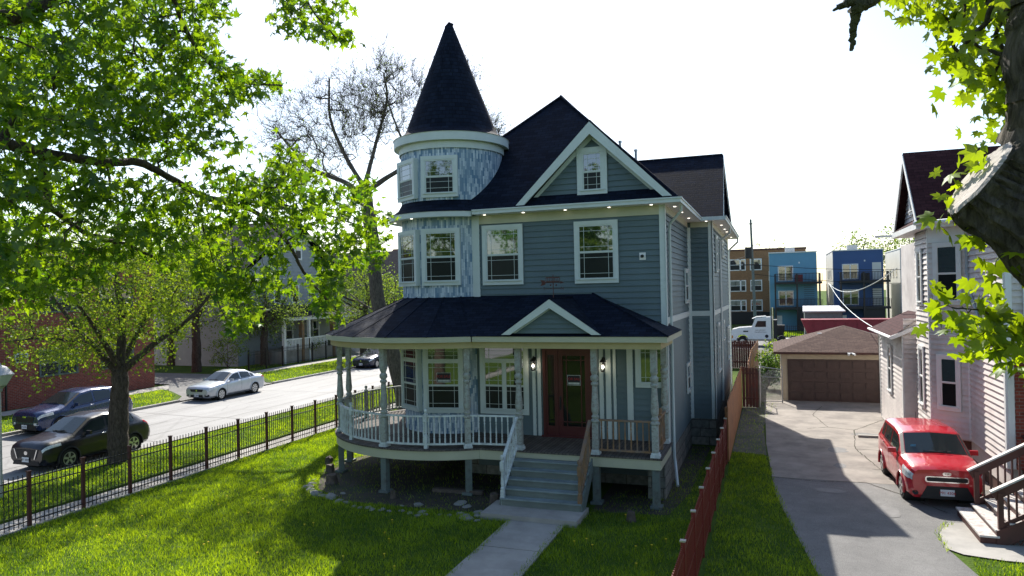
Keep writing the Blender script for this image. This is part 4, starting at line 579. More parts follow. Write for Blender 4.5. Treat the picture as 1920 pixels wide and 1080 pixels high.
p30 = T(29, CRr, 1.3); rail_run([(p30.x+.08, p30.y, 1.3), (-6.63, FY_, 1.3)], 'rail'); rail_run([(-4.34, FY_, 1.3), (-2.94, FY_, 1.3)], 'woodrail', label='bare brown wooden railing right of the steps'); rail_run([(-2.86, FY_+.1, 1.3), (-2.86, 20.1, 1.3)], 'woodrail', new=.52, label='bare brown wooden railing at the right end of the porch')
# steps
SX0, SX1 = -6.62, -4.50; n = 6; rise = (1.30-.16)/n; run = .235; yt = ys-.02
m = MB(); rs = MB()
for k in range(1, n):
    z = 1.30-rise*k; y = yt-run*(k-1); m.box(SX0, SX1, y-run-.03, y-.002, z-.035, z); rs.box(SX0+.02, SX1-.02, y-run, y-run+.02, z-rise, z-.036)
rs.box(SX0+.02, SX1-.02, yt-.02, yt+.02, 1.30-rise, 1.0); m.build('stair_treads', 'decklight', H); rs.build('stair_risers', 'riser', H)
yb = yt-run*5
for x in (SX0-.03, SX1-.01): m = MB(); m.prism([(x, yt, 1.22), (x, yb, .16+rise*.9), (x, yb, .12), (x, yb+.3, .12), (x, yt, .85)], (0, 0, 0), (.04, 0, 0)); m.build('stair_stringer', 'postdark', H)
for x, mt, lb in ((SX0+.04, 'rail', 'white painted stair railing'), (SX1-.04, 'woodrail', 'bare brown wooden stair railing')):
    m = MB(); a = Vector((x, ys+.02, 1.3)); b = Vector((x, yb+.08, .16+rise)); newel(m, b.x, b.y-.02, .16+.0, 1.28); bar(m, a+Vector((0, 0, .90)), b+Vector((0, 0, .90)), .085, .045); bar(m, a+Vector((0, 0, .14)), b+Vector((0, 0, .14)), .06, .045)
    for k in range(8): q = a.lerp(b, (k+.6)/8.4); baluster(m, (q.x, q.y, q.z+.15), .74)
    o = m.build('stair_railing', mt, H, smooth=35); o['label'] = lb
struct('step_pad', MB().box(-6.88, -4.42, 16.3, 17.45, -.05, .16), 'concrete')
# weather vane on the porch gable
wv = MB(); X, Y = -5.46, 18.25; wv.tube([(X, Y, 5.35), (X, Y, 6.05)], .012, 6); wv.tube([(X-.30, Y, 5.84), (X+.24, Y, 5.84)], .010, 6); wv.box(X-.2, X+.18, Y-.006, Y+.006, 5.86, 5.885); wv.box(X-.2, X+.18, Y-.006, Y+.006, 5.965, 5.99)
for k in range(9): u = X-.2+.38*k/8; wv.box(u-.007, u+.007, Y-.005, Y+.005, 5.885, 5.965)
wv.prism([(X-.36, Y, 5.92), (X-.24, Y, 5.90), (X-.20, Y, 5.84), (X-.24, Y, 5.78), (X-.36, Y, 5.76), (X-.31, Y, 5.84)], (0, -.006, 0), (0, .006, 0)); wv.prism([(X+.2, Y, 5.88), (X+.31, Y, 5.84), (X+.2, Y, 5.81)], (0, -.006, 0), (0, .006, 0)); wv.tube([(X-.22, Y, 5.68), (X+.22, Y, 5.68)], .007, 5); wv.tube([(X, Y-.2, 5.68), (X, Y+.2, 5.68)], .007, 5); wv.tube([(X-.09, Y, 5.76), (X-.06, Y, 5.79)], .02, 6); wv.tube([(X+.07, Y, 5.76), (X+.1, Y, 5.79)], .02, 6)
wv = wv.build('weather_vane', 'fencemaroon', H)
for s, u in (('S', -.25), ('N', .25)): text_mesh('compass_letter', s, .11, 'fencemaroon', wv, (X+u, Y, 5.68), (1, 0, 0), (0, -1, 0), .004)
# ------------------------------------------------------------ vehicles
def interp(tab, x, k):
    for a, b in zip(tab, tab[1:]):
        if x <= b[0]:
            t = (x-a[0])/(b[0]-a[0]) if b[0] > a[0] else 0; t = max(0, t); return a[k]+(b[k]-a[k])*t
    return tab[-1][k]
def car(spec, name, label, paintm, pos, head, group='parked cars'):
    L, Wd, tab, wh = spec['L'], spec['W']/2, spec['tab'], spec['wheels']
    root = thing(name, label, 'car', pos, group); ch, sh = math.cos(head), math.sin(head)
    def X(x, y, z):                 # car space: x from the nose backwards, y to the car's left-hand side in the picture
        return Vector((pos[0]+y*ch+x*sh*-1, pos[1]+y*sh+x*ch, pos[2]+z))
    zb = spec.get('zb', .2)
    def smooth(x, k): return (interp(tab, x-.05, k)+2*interp(tab, x, k)+interp(tab, x+.05, k))/4
    def ring(x):
        w = smooth(x, 1)*Wd; zt = smooth(x, 2); zl = smooth(x, 3); wt = smooth(x, 4)*Wd; b = zb + (.10 if x < .12 or x > L-.12 else 0)
        return [(0, b), (w-.14, b), (w-.03, b+.10), (w, (b+zl)/2+.04), (w-.012, zl-.07), (w-.055, zl), (min(wt+.03, w-.06), max(zl+.01, zt-.06)), (wt-.06, max(zl+.02, zt-.008)), (0, max(zl+.02, zt)+.025)]
    def S(x, k, sd=1, off=0.):
        r = ring(x); i = min(int(k), 7); f_ = k-i; y = r[i][0]+(r[i+1][0]-r[i][0])*f_; z = r[i][1]+(r[i+1][1]-r[i][1])*f_
        if off:
            ty, tz = r[i+1][0]-r[i][0], r[i+1][1]-r[i][1]; l = math.hypot(ty, tz) or 1; y += tz/l*off; z += -ty/l*off
        return X(x, y*sd, z)
    nx = int(L/.045); xs = [L*i/nx for i in range(nx+1)]; ks = [0, 1, 1.5, 2, 2.25, 2.5, 2.75, 3, 3.25, 3.5, 3.75, 4, 4.5, 5, 5.5, 6, 6.5, 7, 7.5, 8]
    m = MB()
    for sd in (1, -1):
        for i in range(nx):
            for j in range(len(ks)-1):
                q = [(xs[i], ks[j]), (xs[i+1], ks[j]), (xs[i+1], ks[j+1]), (xs[i], ks[j+1])]
                xm = (xs[i]+xs[i+1])/2; r = ring(xm); km = (ks[j]+ks[j+1])/2; ii = int(km); zm = r[ii][1]+(r[ii+1][1]-r[ii][1])*(km-ii)
                if km < 4.6 and any(math.hypot(xm-wx, zm-spec['R']) < spec['R']+.05 for wx in wh): continue
                P = [S(x, k, sd) for x, k in q]; m.face(P if sd > 0 else P[::-1])
        for x, o in ((0, 0), (L, 1)):
            P = [S(x, k, sd) for k in ks]; c = X(x, 0, (P[0].z+P[-1].z)/2-pos[2])
            for a, b in zip(P, P[1:]): m.face([c, b, a] if (sd > 0) == (o == 0) else [c, a, b])
    # weld for smooth shading
    vm = {}; nv = []; remap = []
    for p in m.v:
        key = (round(p.x, 4), round(p.y, 4), round(p.z, 4))
        if key not in vm: vm[key] = len(nv); nv.append(p)
        remap.append(vm[key])
    nf = []; nuv = []; ui = 0
    for f_ in m.f:
        g_ = [remap[i] for i in f_]; 
        if len(set(g_)) == len(g_): nf.append(g_); nuv += m.uv[ui:ui+len(f_)]
        else:
            g2 = []; u2_ = []
            for a, u_ in zip(g_, m.uv[ui:ui+len(f_)]):
                if a not in g2: g2.append(a); u2_.append(u_)
            if len(g2) > 2: nf.append(g2); nuv += u2_
        ui += len(f_)
    m.v, m.f, m.uv = nv, nf, nuv
    body = m.build('body', paintm, root, smooth=38)
    def patch(x0, x1, k0, k1, sd, off=.006, nx_=8, nk=3, mb=None, f0=None):
        mb = mb or MB()
        for i in range(nx_):
            for j in range(nk):
                xa, xb = x0+(x1-x0)*i/nx_, x0+(x1-x0)*(i+1)/nx_; ka, kb = k0+(k1-k0)*j/nk, k0+(k1-k0)*(j+1)/nk
                P = [S(xa, ka, sd, off), S(xb, ka, sd, off), S(xb, kb, sd, off), S(xa, kb, sd, off)]
                mb.face(P if sd > 0 else P[::-1])
        return mb
    gx0, gx1, rx0, rx1 = spec['ws'][0], spec['ws'][1], spec['rw'][0], spec['rw'][1]
    m = MB(); [patch(gx0+.03, gx1-.06, 7.02, 8, sd, .008, 8, 4, m) for sd in (1, -1)]; m.build('windscreen', 'carglass', root, smooth=50)
    for sd in (1, -1): patch(gx0, gx1-.02, 6.15, 7.0, sd, .005, 8, 2).build('pillar_trim', 'plastic', body)
    m = MB(); [patch(rx0+.06, rx1-.05, 7.02, 8, sd, .008, 6, 4, m) for sd in (1, -1)]; m.build('rear_window', 'carglass', root, smooth=50)
    for sd in (1, -1):
        for a, b in spec['sw']: patch(a, b, 5.1, 5.86, sd, .007, 10, 3).build('side_window', 'carglass', root, smooth=50)
        m = MB()
        for xd in spec['doors']: patch(xd-.006, xd+.006, 2.3, 5.0, sd, .0015, 1, 8, m)
        patch(spec['doors'][0], spec['doors'][-1], 4.98, 5.06, sd, .004, 12, 1, m); patch(wh[0]+.42, wh[1]-.42, 1.6, 2.1, sd, .006, 10, 2, m)
        m.build('door_seams', 'plastic', body)
        for xd in spec['doors'][1:]:
            p = S(xd-.2, 4.25, sd); m = MB(); v = (p-X(xd-.2, 0, p.z-pos[2])).normalized(); a = S(xd-.26, 4.2, sd)+v*.03; b = S(xd-.10, 4.2, sd)+v*.03; m.tube([a-v*.03, a, b, b-v*.03], .014, 6); m.build('door_handle', spec.get('handle', 'chrome'), root, smooth=60)
        p = S(gx0+.42, 5.1, sd); v = (p-X(gx0+.42, 0, p.z-pos[2])); v = Vector((v.x, v.y, 0)).normalized(); bk = (X(1, 0, 0)-X(0, 0, 0))
        m = MB(); c = p+v*.13+Vector((0, 0, .07)); F = lambda u, w_, n: c+v*u+bk*w_+Vector((0, 0, n)); m.box(-.09, .10, -.04, .05, -.055, .065, F); m.tube([p, c-v*.05], .02, 6); m.build('wing_mirror', paintm, root)
        for wx in wh:
            R_ = spec['R']; yo = sd*(Wd-.03); yi = sd*(Wd-.24); ax = (X(0, 1, 0)-X(0, 0, 0))*sd; c0 = X(wx, yo, R_); m = MB()
            m.tube([X(wx, yi, R_), X(wx, sd*(Wd-.22), R_), X(wx, sd*(Wd-.06), R_), X(wx, yo, R_)], [R_*.9, R_, R_, R_*.93], 28); wl = m.build('wheel', 'tyre', root, smooth=40, loc=c0)
            m = MB(); m.tube([X(wx, sd*(Wd-.031), R_), X(wx, sd*(Wd-.024), R_)], [R_*.66, R_*.66], 24); rm = m.build('hub_back', 'plastic', wl)
            m = MB()
            for k in range(24):
                a, b = 2*PI*k/24, 2*PI*(k+1)/24; q = [X(wx+r*math.cos(t), sd*(Wd-.018), R_+r*math.sin(t)) for r, t in ((R_*.60, a), (R_*.60, b), (R_*.68, b), (R_*.68, a))]; m.face(q if sd > 0 else q[::-1])
            for k in range(spec.get('spokes', 5)):
                a = 2*PI*k/spec.get('spokes', 5)+.3; d_ = Vector((math.cos(a), math.sin(a))); e_ = Vector((-d_.y, d_.x)); q = [X(wx+(d_*r+e_*w_).x, sd*(Wd-.016), R_+(d_*r+e_*w_).y) for r, w_ in ((.03, -.03), (R_*.62, -.045), (R_*.62, .045), (.03, .03))]; m.face(q if sd > 0 else q[::-1])
            m.build('rim', 'rim', wl)
            m = MB(); pts = [X(wx+(R_+.055)*math.cos(t), sd*(Wd-.01), R_+(R_+.055)*math.sin(t)) for t in [rad(v_) for v_ in range(-12, 193, 12)]]; m.tube(pts, .032, 6); m.build('wheel_arch', spec.get('arch', paintm), body, smooth=60)
            m = MB(); m.tube([X(wx, sd*(Wd-.5), R_), X(wx, sd*(Wd-.05), R_)], [R_+.06, R_+.06], 20, cap=False); m.tube([X(wx, sd*(Wd-.5), R_), X(wx, sd*(Wd-.49), R_)], [R_+.06, .01], 20); m.build('wheel_well', 'plastic', body)
        h0, h1, hk0, hk1 = spec['hl']; patch(h0, h1, hk0, hk1, sd, .010, 8, 4).build('headlight', spec.get('hlmat', 'lens'), root, smooth=60)
        t0, t1, tk0, tk1 = spec['tl']; patch(t0, t1, tk0, tk1, sd, .008, 5, 4).build('tail_light', 'tail', root, smooth=60)
    fr = lambda y, z, n: X(-n, y, z)
    def fpoly(pts, n, name, mat, par=root, nb=.012, sm=None):
        # front details lie on the nose: follow its plan curve
        m = MB(); r0_ = [fr(y, z, nosex(y, z)+nb) for y, z in pts]; r1 = [fr(y, z, nosex(y, z)-.03) for y, z in pts]; m.face(r0_[::-1]); m.face(r1)
        for k in range(len(pts)): j = (k+1) % len(pts); m.face([r1[j], r1[k], r0_[k], r0_[j]][::-1])
        return m.build(name, mat, par)
    def nosex(y, z):
        x = 0.
        while x < .5 and smooth(x, 1)*Wd-.03 < abs(y): x += .01
        return -x
    for nm, pts, mt, nb in spec['front']: fpoly(pts, 0, nm, mt, nb=nb)
    m = MB(); PZ = spec['plate']; F2 = lambda y, z, n: X(-n, y, z); m.box(-.155, .155, PZ-.08, PZ+.08, spec.get('pn', .03), spec.get('pn', .03)+.008, F2); pl = m.build('licence_plate', 'plate', root, loc=X(0, 0, PZ))
    ch1 = X(0, 1, 0)-X(0, 0, 0); text_mesh('plate_text', spec['ptext'], .095, 'redtxt' if spec.get('pred', 1) else 'dartxt', pl, X(-spec.get('pn', .03)-.010, 0, PZ-.005), ch1, X(-1, 0, 0)-X(0, 0, 0))
    m = MB()
    for y0_ in (-.30, .35):
        a = S(gx0+.02, 7.2, 1); m.tube([X(gx0+.05, y0_, smooth(gx0+.05, 2)+.05), X(gx0+.02, y0_+.25, smooth(gx0+.02, 2)+.055), X(gx0+.06, y0_+.55, smooth(gx0+.06, 2)+.06)] if y0_ < 0 else [X(gx0+.05, y0_, smooth(gx0+.05, 2)+.05), X(gx0+.02, y0_-.25, smooth(gx0+.02, 2)+.055), X(gx0+.04, y0_-.5, smooth(gx0+.04, 2)+.06)], .012, 5)
    m.build('wipers', 'plastic', root)
    m = MB(); m.tube([X(L*.75, .0, smooth(L*.75, 2)+.02), X(L*.77, 0, smooth(L*.75, 2)+.25)], .006, 5); m.build('aerial', 'plastic', root)
    return root, X, S
R4 = lambda a, b, c, d: [(a, c), (b, c), (b, d), (a, d)]
def rpoly(cx, cz, w, h, r=.3, n=4):
    P = []
    for k, (sx, sz) in enumerate(((1, 1), (-1, 1), (-1, -1), (1, -1))):
        for j in range(n+1):
            t = PI/2*(k+j/n); rr = min(w, h)*r; P.append((cx+sx*(w/2-rr)+rr*math.cos(t), cz+sz*(h/2-rr)+rr*math.sin(t)))
    return P[::-1]
hatch = dict(L=4.1, W=1.785, R=.33, zb=.22, wheels=(.80, 3.35), spokes=5, arch='p_red', handle='p_red',
    tab=[(0, .84, .94, .84, .76), (.07, .92, 1.0, .90, .82), (.25, .98, 1.05, .95, .85), (.55, 1., 1.09, .98, .88), (.95, 1., 1.13, 1.0, .89), (1.65, 1., 1.60, 1.04, .78), (2.2, 1., 1.66, 1.06, .78), (3.55, 1., 1.63, 1.14, .76), (3.88, .98, 1.45, 1.13, .76), (4.02, .94, 1.0, .95, .80), (4.1, .85, .85, .80, .75)],
    ws=(.95, 1.65), rw=(3.55, 3.98), sw=[(1.32, 2.22), (2.3, 3.12), (3.2, 3.5)], doors=(1.2, 2.26, 3.16), hl=(.0, .52, 3.35, 4.6), tl=(3.8, 4.0, 4.2, 5.6),
    front=[('grille_surround', rpoly(0, .72, .96, .15, .35), 'chrome', .015), ('grille', rpoly(0, .72, .90, .10, .35), 'plastic', .02), ('lower_grille', [(-.60, .24), (.60, .24), (.44, .55), (-.44, .55)], 'plastic', .018), ('fog_lamp', rpoly(-.70, .37, .12, .11, .5), 'plastic', .015), ('fog_lamp', rpoly(.70, .37, .12, .11, .5), 'plastic', .015), ('badge', rpoly(0, .86, .19, .085, .5, 6), 'chrome', .014)],
    plate=.40, ptext='P91 4306', pn=.022)
suv = dict(L=4.65, W=1.84, R=.35, zb=.24, wheels=(.92, 3.62), spokes=5, arch='plastic',
    tab=[(0, .82, .80, .76, .72), (.06, .90, .95, .88, .80), (.25, .97, 1.02, .93, .84), (.9, 1., 1.08, .98, .86), (1.2, 1., 1.14, 1.0, .86), (2.0, 1., 1.60, 1.04, .70), (2.6, 1., 1.68, 1.07, .70), (3.7, 1., 1.62, 1.14, .70), (4.35, .97, 1.22, 1.12, .74), (4.55, .94, 1.0, .95, .80), (4.65, .86, .85, .80, .75)],
    ws=(1.2, 2.0), rw=(3.8, 4.36), sw=[(1.6, 2.52), (2.6, 3.45), (3.52, 3.85)], doors=(1.35, 2.56, 3.5), hl=(.0, .62, 3.9, 4.95), tl=(4.25, 4.58, 4.2, 5.3),
    front=[('grille_trim', [(-.55, .78), (-.42, .46), (-.38, .46), (-.50, .78)], 'chrome', .03), ('grille_trim', [(.50, .78), (.38, .46), (.42, .46), (.55, .78)], 'chrome', .03), ('grille', [(-.50, .76), (-.37, .49), (.37, .49), (.50, .76)], 'plastic', .018), ('lower_grille', [(-.62, .26), (.62, .26), (.55, .40), (-.55, .40)], 'plastic', .015), ('badge', rpoly(0, .65, .15, .12, .5, 6), 'chrome', .022)],
    plate=.44, ptext='B7 1832', pred=0, pn=.028)
kicks = dict(suv); kicks.update(L=4.25, W=1.76, R=.33, wheels=(.86, 3.42), tab=[(x*4.25/4.65, a, b*.96, c*.96, d) for x, a, b, c, d in suv['tab']], ws=(1.10, 1.83), rw=(3.47, 3.98), sw=[(1.46, 2.3), (2.38, 3.15), (3.22, 3.5)], doors=(1.23, 2.34, 3.2), hl=(.0, .57, 3.9, 4.95), tl=(3.88, 4.18, 4.2, 5.3))
suv2 = dict(suv); suv2.update(arch='p_navy', front=[('grille', [(-.53, .80), (-.47, .58), (.47, .58), (.53, .80)], 'plastic', .018), ('lower_grille', [(-.66, .26), (.66, .26), (.60, .50), (-.60, .50)], 'plastic', .014), ('badge', rpoly(0, .80, .20, .07, .3, 3), 'chrome', .022), ('fog_lamp', rpoly(-.66, .52, .24, .10, .4), 'lens', .02), ('fog_lamp', rpoly(.66, .52, .24, .10, .4), 'lens', .02)], hl=(.0, .60, 3.8, 4.95), ptext='AX 62051', pn=.03, plate=.40)
sedan = dict(L=4.56, W=1.79, R=.32, zb=.19, wheels=(.92, 3.60), spokes=7, arch='p_silver', handle='p_silver',
    tab=[(0, .80, .66, .62, .70), (.07, .90, .76, .70, .80), (.3, .98, .84, .78, .84), (.8, 1., .92, .86, .86), (1.2, 1., .98, .90, .86), (2.05, 1., 1.42, .95, .66), (2.6, 1., 1.49, .98, .66), (3.2, 1., 1.42, 1.0, .66), (3.95, .99, 1.07, 1.0, .80), (4.45, .95, 1.03, .95, .80), (4.56, .86, .85, .80, .75)],
    ws=(1.2, 2.05), rw=(3.2, 3.92), sw=[(1.65, 2.45), (2.53, 3.3), (3.36, 3.6)], doors=(1.35, 2.49, 3.34), hl=(.0, .52, 3.8, 4.95), tl=(4.2, 4.5, 4.0, 5.0),
    front=[('grille', [(-.45, .68), (-.38, .54), (.38, .54), (.45, .68)], 'plastic', .015), ('lower_grille', [(-.42, .24), (.42, .24), (.40, .38), (-.40, .38)], 'plastic', .015), ('badge', rpoly(0, .61, .12, .10, .5, 6), 'chrome', .02), ('fog_lamp', rpoly(-.66, .34, .22, .13, .3), 'plastic', .015), ('fog_lamp', rpoly(.66, .34, .22, .13, .3), 'plastic', .015)],
    plate=.36, ptext='E52 8810', pred=0, pn=.022)
sedan2 = dict(sedan); sedan2.update(arch='p_dkblue', handle='chrome', spokes=8)
k_, KX, KS = car(hatch, 'parked_car', 'small boxy bright red hatchback parked on the drive beside the white clapboard house', 'p_red', (4.00, 20.25, .012), rad(2.5))
text_mesh('badge_text', 'KIA', .062, 'dartxt', k_, KX(-.017, 0, .86), KX(0, 1, 0)-KX(0, 0, 0), KX(-1, 0, 0)-KX(0, 0, 0))
m = MB(); m.box(-.62, -.50, 1.20, 1.25, 0, .004, lambda y, z, n: KS(1.16, 7.32, -1, .012+n)+(KX(0, 1, 0)-KX(0, 0, 0))*(y+.55)+Vector((0, 0, z-1.2))*1); m.build('windscreen_sticker', 'tblue', k_)
car(kicks, 'parked_car', 'black compact sport utility car at the near kerb behind the kerbside tree trunk', 'p_black', (-23.08, 16.5, .012), 0)
car(suv2, 'parked_car', 'dark blue sport utility car at the far kerb in front of the red brick building', 'p_navy', (-29.42, 21.0, .012), 0)
car(sedan, 'parked_car', 'silver four-door saloon at the far kerb beside the parking court entrance', 'p_silver', (-29.45, 30.5, .012), 0)
car(sedan2, 'parked_car', 'very dark blue saloon farthest up the street, seen between the porch columns', 'p_dkblue', (-29.45, 47.0, .012), 0)

# ------------------------------------------------------------ fences
def iron_fence(name, label, x, y0, y1, sp, h, mat, pmat, z=0., axis='y', gap=.115, cap=True, psz=.038, pk=.008, skip_first=False, rails=(.12, .78, .92), group=None, capm=None):
    t_ = thing(name, label, 'fence', (x, y0, z) if axis == 'y' else (y0, x, z), group); Q = (lambda a, b, c: (a, b, c)) if axis == 'y' else (lambda a, b, c: (b, a, c))
    n = max(1, round((y1-y0)/sp)); sp = (y1-y0)/n; m = MB()
    for k in range(n+1):
        y = y0+sp*k; p = MB(); p.box(x-psz, x+psz, y-psz, y+psz, z-.02, z+h+.06, lambda a, b, c: Vector(Q(a, b, c))); po = p.build('post', pmat, t_, loc=Q(x, y, z))
        if cap: c = MB(); c.box(x-psz-.012, x+psz+.012, y-psz-.012, y+psz+.012, z+h+.06, z+h+.085, lambda a, b, c_: Vector(Q(a, b, c_))); c.build('post_cap', capm or pmat, po)
    for k in range(n):
        m = MB(); a = y0+sp*k+psz; b = y0+sp*(k+1)-psz; F = lambda a_, b_, c: Vector(Q(a_, b_, c))
        for r_ in rails: m.box(x-.014, x+.014, a, b, z+h*r_-.013, z+h*r_+.013, F)
        c = int((b-a)/gap)
        for j in range(1, c): yy = a+(b-a)*j/c; m.box(x-pk, x+pk, yy-pk, yy+pk, z+.05, z+h+(.02 if j % 1 == 0 else 0), F)
        m.build('picket_panel', mat, t_, loc=Q(x, a, z))
    return t_
iron_fence('iron_fence', 'dark picket fence with square maroon posts between the front lawn and the sidewalk', -17.5, 9.6, 37.8, 1.48, 1.32, 'fenceiron', 'fencemaroon')
iron_fence('metal_fence', 'red-brown steel picket fence between the lawn and the driveway strip', -1.45, 7.0, 23.6, 1.70, 1.38, 'fencered', 'fencered', gap=.085, pk=.011, capm='alu', rails=(.1, .5, .9))
iron_fence('iron_fence', 'thin black picket fence in front of the pale house across the street', -37.4, 44.0, 66.0, 2.0, 1.5, 'black', 'black', z=.06, gap=.15, psz=.05)
iron_fence('iron_fence', 'tall dark gate fence in shadow at the left end of the brick building', -37.2, 22.0, 25.6, 1.2, 2.2, 'black', 'black', z=.0, gap=.15)
iron_fence('iron_fence', 'black railing before the green yards behind the alley', 84.5, -20, 7.0, 2.6, 1.3, 'black', 'black', axis='x', gap=.2, pk=.02)
wf = thing('wooden_fence', 'cedar board fence running back along the side of the grey-blue house', 'fence', (-1.38, 23.9, 0))
m = MB(); y = 23.8
while y < 35: h = 1.93+rnd.uniform(-.03, .04); m.box(-1.395, -1.37, y, y+.135, .02, h); y += .142
m.build('boards', 'wood', wf)
for y in range(24, 36, 2): MB().box(-1.48, -1.395, y-.045, y+.045, 0, 1.75).build('post', 'wood', wf, loc=(-1.43, y, 0))
m = MB(); m.box(-1.42, -1.396, 23.8, 35, .4, .49); m.box(-1.42, -1.396, 23.8, 35, 1.5, 1.59); m.build('rail', 'wood', wf)
def board_fence(name, label, pts, h, mat):
    t_ = thing(name, label, 'fence', (pts[0][0], pts[0][1], 0)); m = MB()
    for a, b in zip(pts, pts[1:]):
        a = Vector((*a, 0)); b = Vector((*b, 0)); L = (b-a).length; u = (b-a)/L; w_ = Vector((-u.y, u.x, 0)); s_ = 0
        while s_ < L: e_ = min(s_+.14, L); hh = h+rnd.uniform(-.04, .04); m.box(s_+.004, e_-.004, 0, .022, .02, hh, lambda x, y, z: a+u*x+w_*y+Vector((0, 0, z))); s_ += .145
        for z in (.4, h-.3): m.box(0, L, -.03, 0, z, z+.08, lambda x, y, z_: a+u*x+w_*y+Vector((0, 0, z_)))
    m.build('boards', mat, t_); return t_
board_fence('wooden_fence', 'short reddish-brown board panel closing the end of the cedar fence', [(-1.36, 35.0), (-.62, 35.0)], 1.86, 'woodold')
board_fence('wooden_fence', 'dark aged board fence behind the grey-blue house, in front of the white truck', [(-6, 52), (-2.2, 52), (-.9, 52)], 1.9, 'woodold')
board_fence('wooden_fence', 'weathered board fence stepping back toward the alley left of the garage', [(-1.1, 36), (-1.15, 44), (-.9, 52)], 1.95, 'wood')
m = MB(); m.box(-.55, 6.5, 53, 53.04, 0, 1.2)
cg = thing('chain_link_gate', 'galvanised chain-link gate between the board panel and the garage', 'gate', (-.55, 36.6, 0)); m = MB()
for x in (-.58, .42): m.tube([(x, 36.6, 0), (x, 36.6, 1.8)], .03, 8)
m.tube([(-.58, 35.1, 0), (-.58, 35.1, 1.85)], .03, 8); m.tube([(-.58, 35.1, 1.8), (-.58, 36.6, 1.75), (.42, 36.6, 1.62)], .022, 6); m.tube([(-.5, 36.6, 1.25), (.4, 36.6, 1.25)], .018, 6); m.tube([(-.5, 36.6, .08), (.4, 36.6, .08)], .018, 6); m.build('frame', 'galv', cg)
m = MB()
for k in range(-16, 22):
    for sgn in (1, -1):
        x0_ = -.55+k*.07; a = (x0_, 0.1); b = (x0_+sgn*1.5, 1.6); pts = []
        t0 = max(0, ((-.55-a[0])/(b[0]-a[0])) if sgn > 0 else ((.4-a[0])/(b[0]-a[0]))); t1 = min(1, ((.4-a[0])/(b[0]-a[0])) if sgn > 0 else ((-.55-a[0])/(b[0]-a[0])))
        if t1 > t0+.02: m.tube([(a[0]+(b[0]-a[0])*t, 36.6, a[1]+(b[1]-a[1])*t) for t in (t0, t1)], .004, 3, cap=False)
m.build('mesh', 'galv', cg)

# ------------------------------------------------------------ garage
G_ = thing('garage', 'beige one-car garage with a brown panelled door under a low brown hipped roof', 'garage', (3.5, 40.5, 0))
m = MB(); gf = frame((0, 37.5, 0), (1, 0, 0), (0, -1, 0)); siding(m, gf, .42, .68, 0, 2.35, h=.12, t=.012); siding(m, frame((.42, 0, 0), (0, 1, 0), (-1, 0, 0)), 37.5, 43.6, 0, 2.35, h=.12, t=.012); m.box(.43, 6.6, 37.52, 43.6, 0, 2.4); m.build('wall', 'garwall', G_)
m = MB(); fbox(m, gf, .66, 5.3, 2.06, 2.33, .0, .04); fbox(m, gf, .40, .47, 0, 2.33, .0, .03); m.build('lintel_board', 'garwall', G_)
m = MB(); fbox(m, gf, .69, .73, 0, 2.05, 0, .06); fbox(m, gf, 5.22, 5.27, 0, 2.05, 0, .06); fbox(m, gf, .73, 5.22, .01, 2.05, .0, .015)
for r_ in range(4):
    for c_ in range(8):
        u = .78+c_*.556; v = .05+r_*.505; fbox(m, gf, u, u+.49, v+.06, v+.43, .015, .028); fbox(m, gf, u+.04, u+.45, v+.10, v+.39, .028, .06)
m.build('garage_door', 'gardoor', G_)
m = MB(); e4 = [(.05, 37.15, 2.42), (6.95, 37.15, 2.42), (6.95, 43.9, 2.42), (.05, 43.9, 2.42)]; ap = (3.5, 40.5, 3.55)
for k in range(4): m.face([e4[k], e4[(k+1) % 4], ap])
m.build('roof', 'shingle_brown', G_); m = MB(); m.box(.05, 6.95, 37.15, 37.22, 2.33, 2.415); m.box(.05, .12, 37.22, 43.9, 2.33, 2.415); m.box(.1, 6.9, 37.2, 43.8, 2.31, 2.33); m.build('eave_board', 'stairwood', G_)
for x, y, z in ((2.35, 39.7, 3.05), (4.55, 39.4, 2.95)): MB().box(x-.15, x+.15, y-.12, y+.12, z, z+.14).build('roof_vent', 'alu', G_, loc=(x, y, z))
m = MB(); m.box(3.35, 3.6, 37.1, 37.16, 2.36, 2.42); m.tube([(3.45, 37.1, 2.38), (3.38, 36.95, 2.33)], [.03, .055], 8); m.tube([(3.55, 37.1, 2.38), (3.66, 36.95, 2.33)], [.03, .055], 8); m.build('floodlight', 'white', G_)

# ------------------------------------------------------------ white clapboard neighbour
N_ = thing('clapboard_house', 'white clapboard house with an angled bay and steep dark maroon roof at the right edge', 'house', (6.5, 26, 0))
m = MB()
def wallseg(mb, a, b, z0, z1, h=.165, **k):
    k.setdefault('t', .044)
    a = Vector((*a, 0)); b = Vector((*b, 0)); U = (b-a).normalized(); Nn = Vector((U.y, -U.x, 0)); siding(mb, frame(a, U, Nn), 0, (b-a).length, z0, z1, h=h, **k); return frame(a, U, Nn), (b-a).length
PB = [(5.5, 24.4), (4.62, 25.15), (4.62, 27.25), (5.5, 28.1)]
f1, L1 = wallseg(m, (5.5, 20.9), (5.5, 24.45), .95, 7.0)
m.v = []; m.f = []; m.uv = []
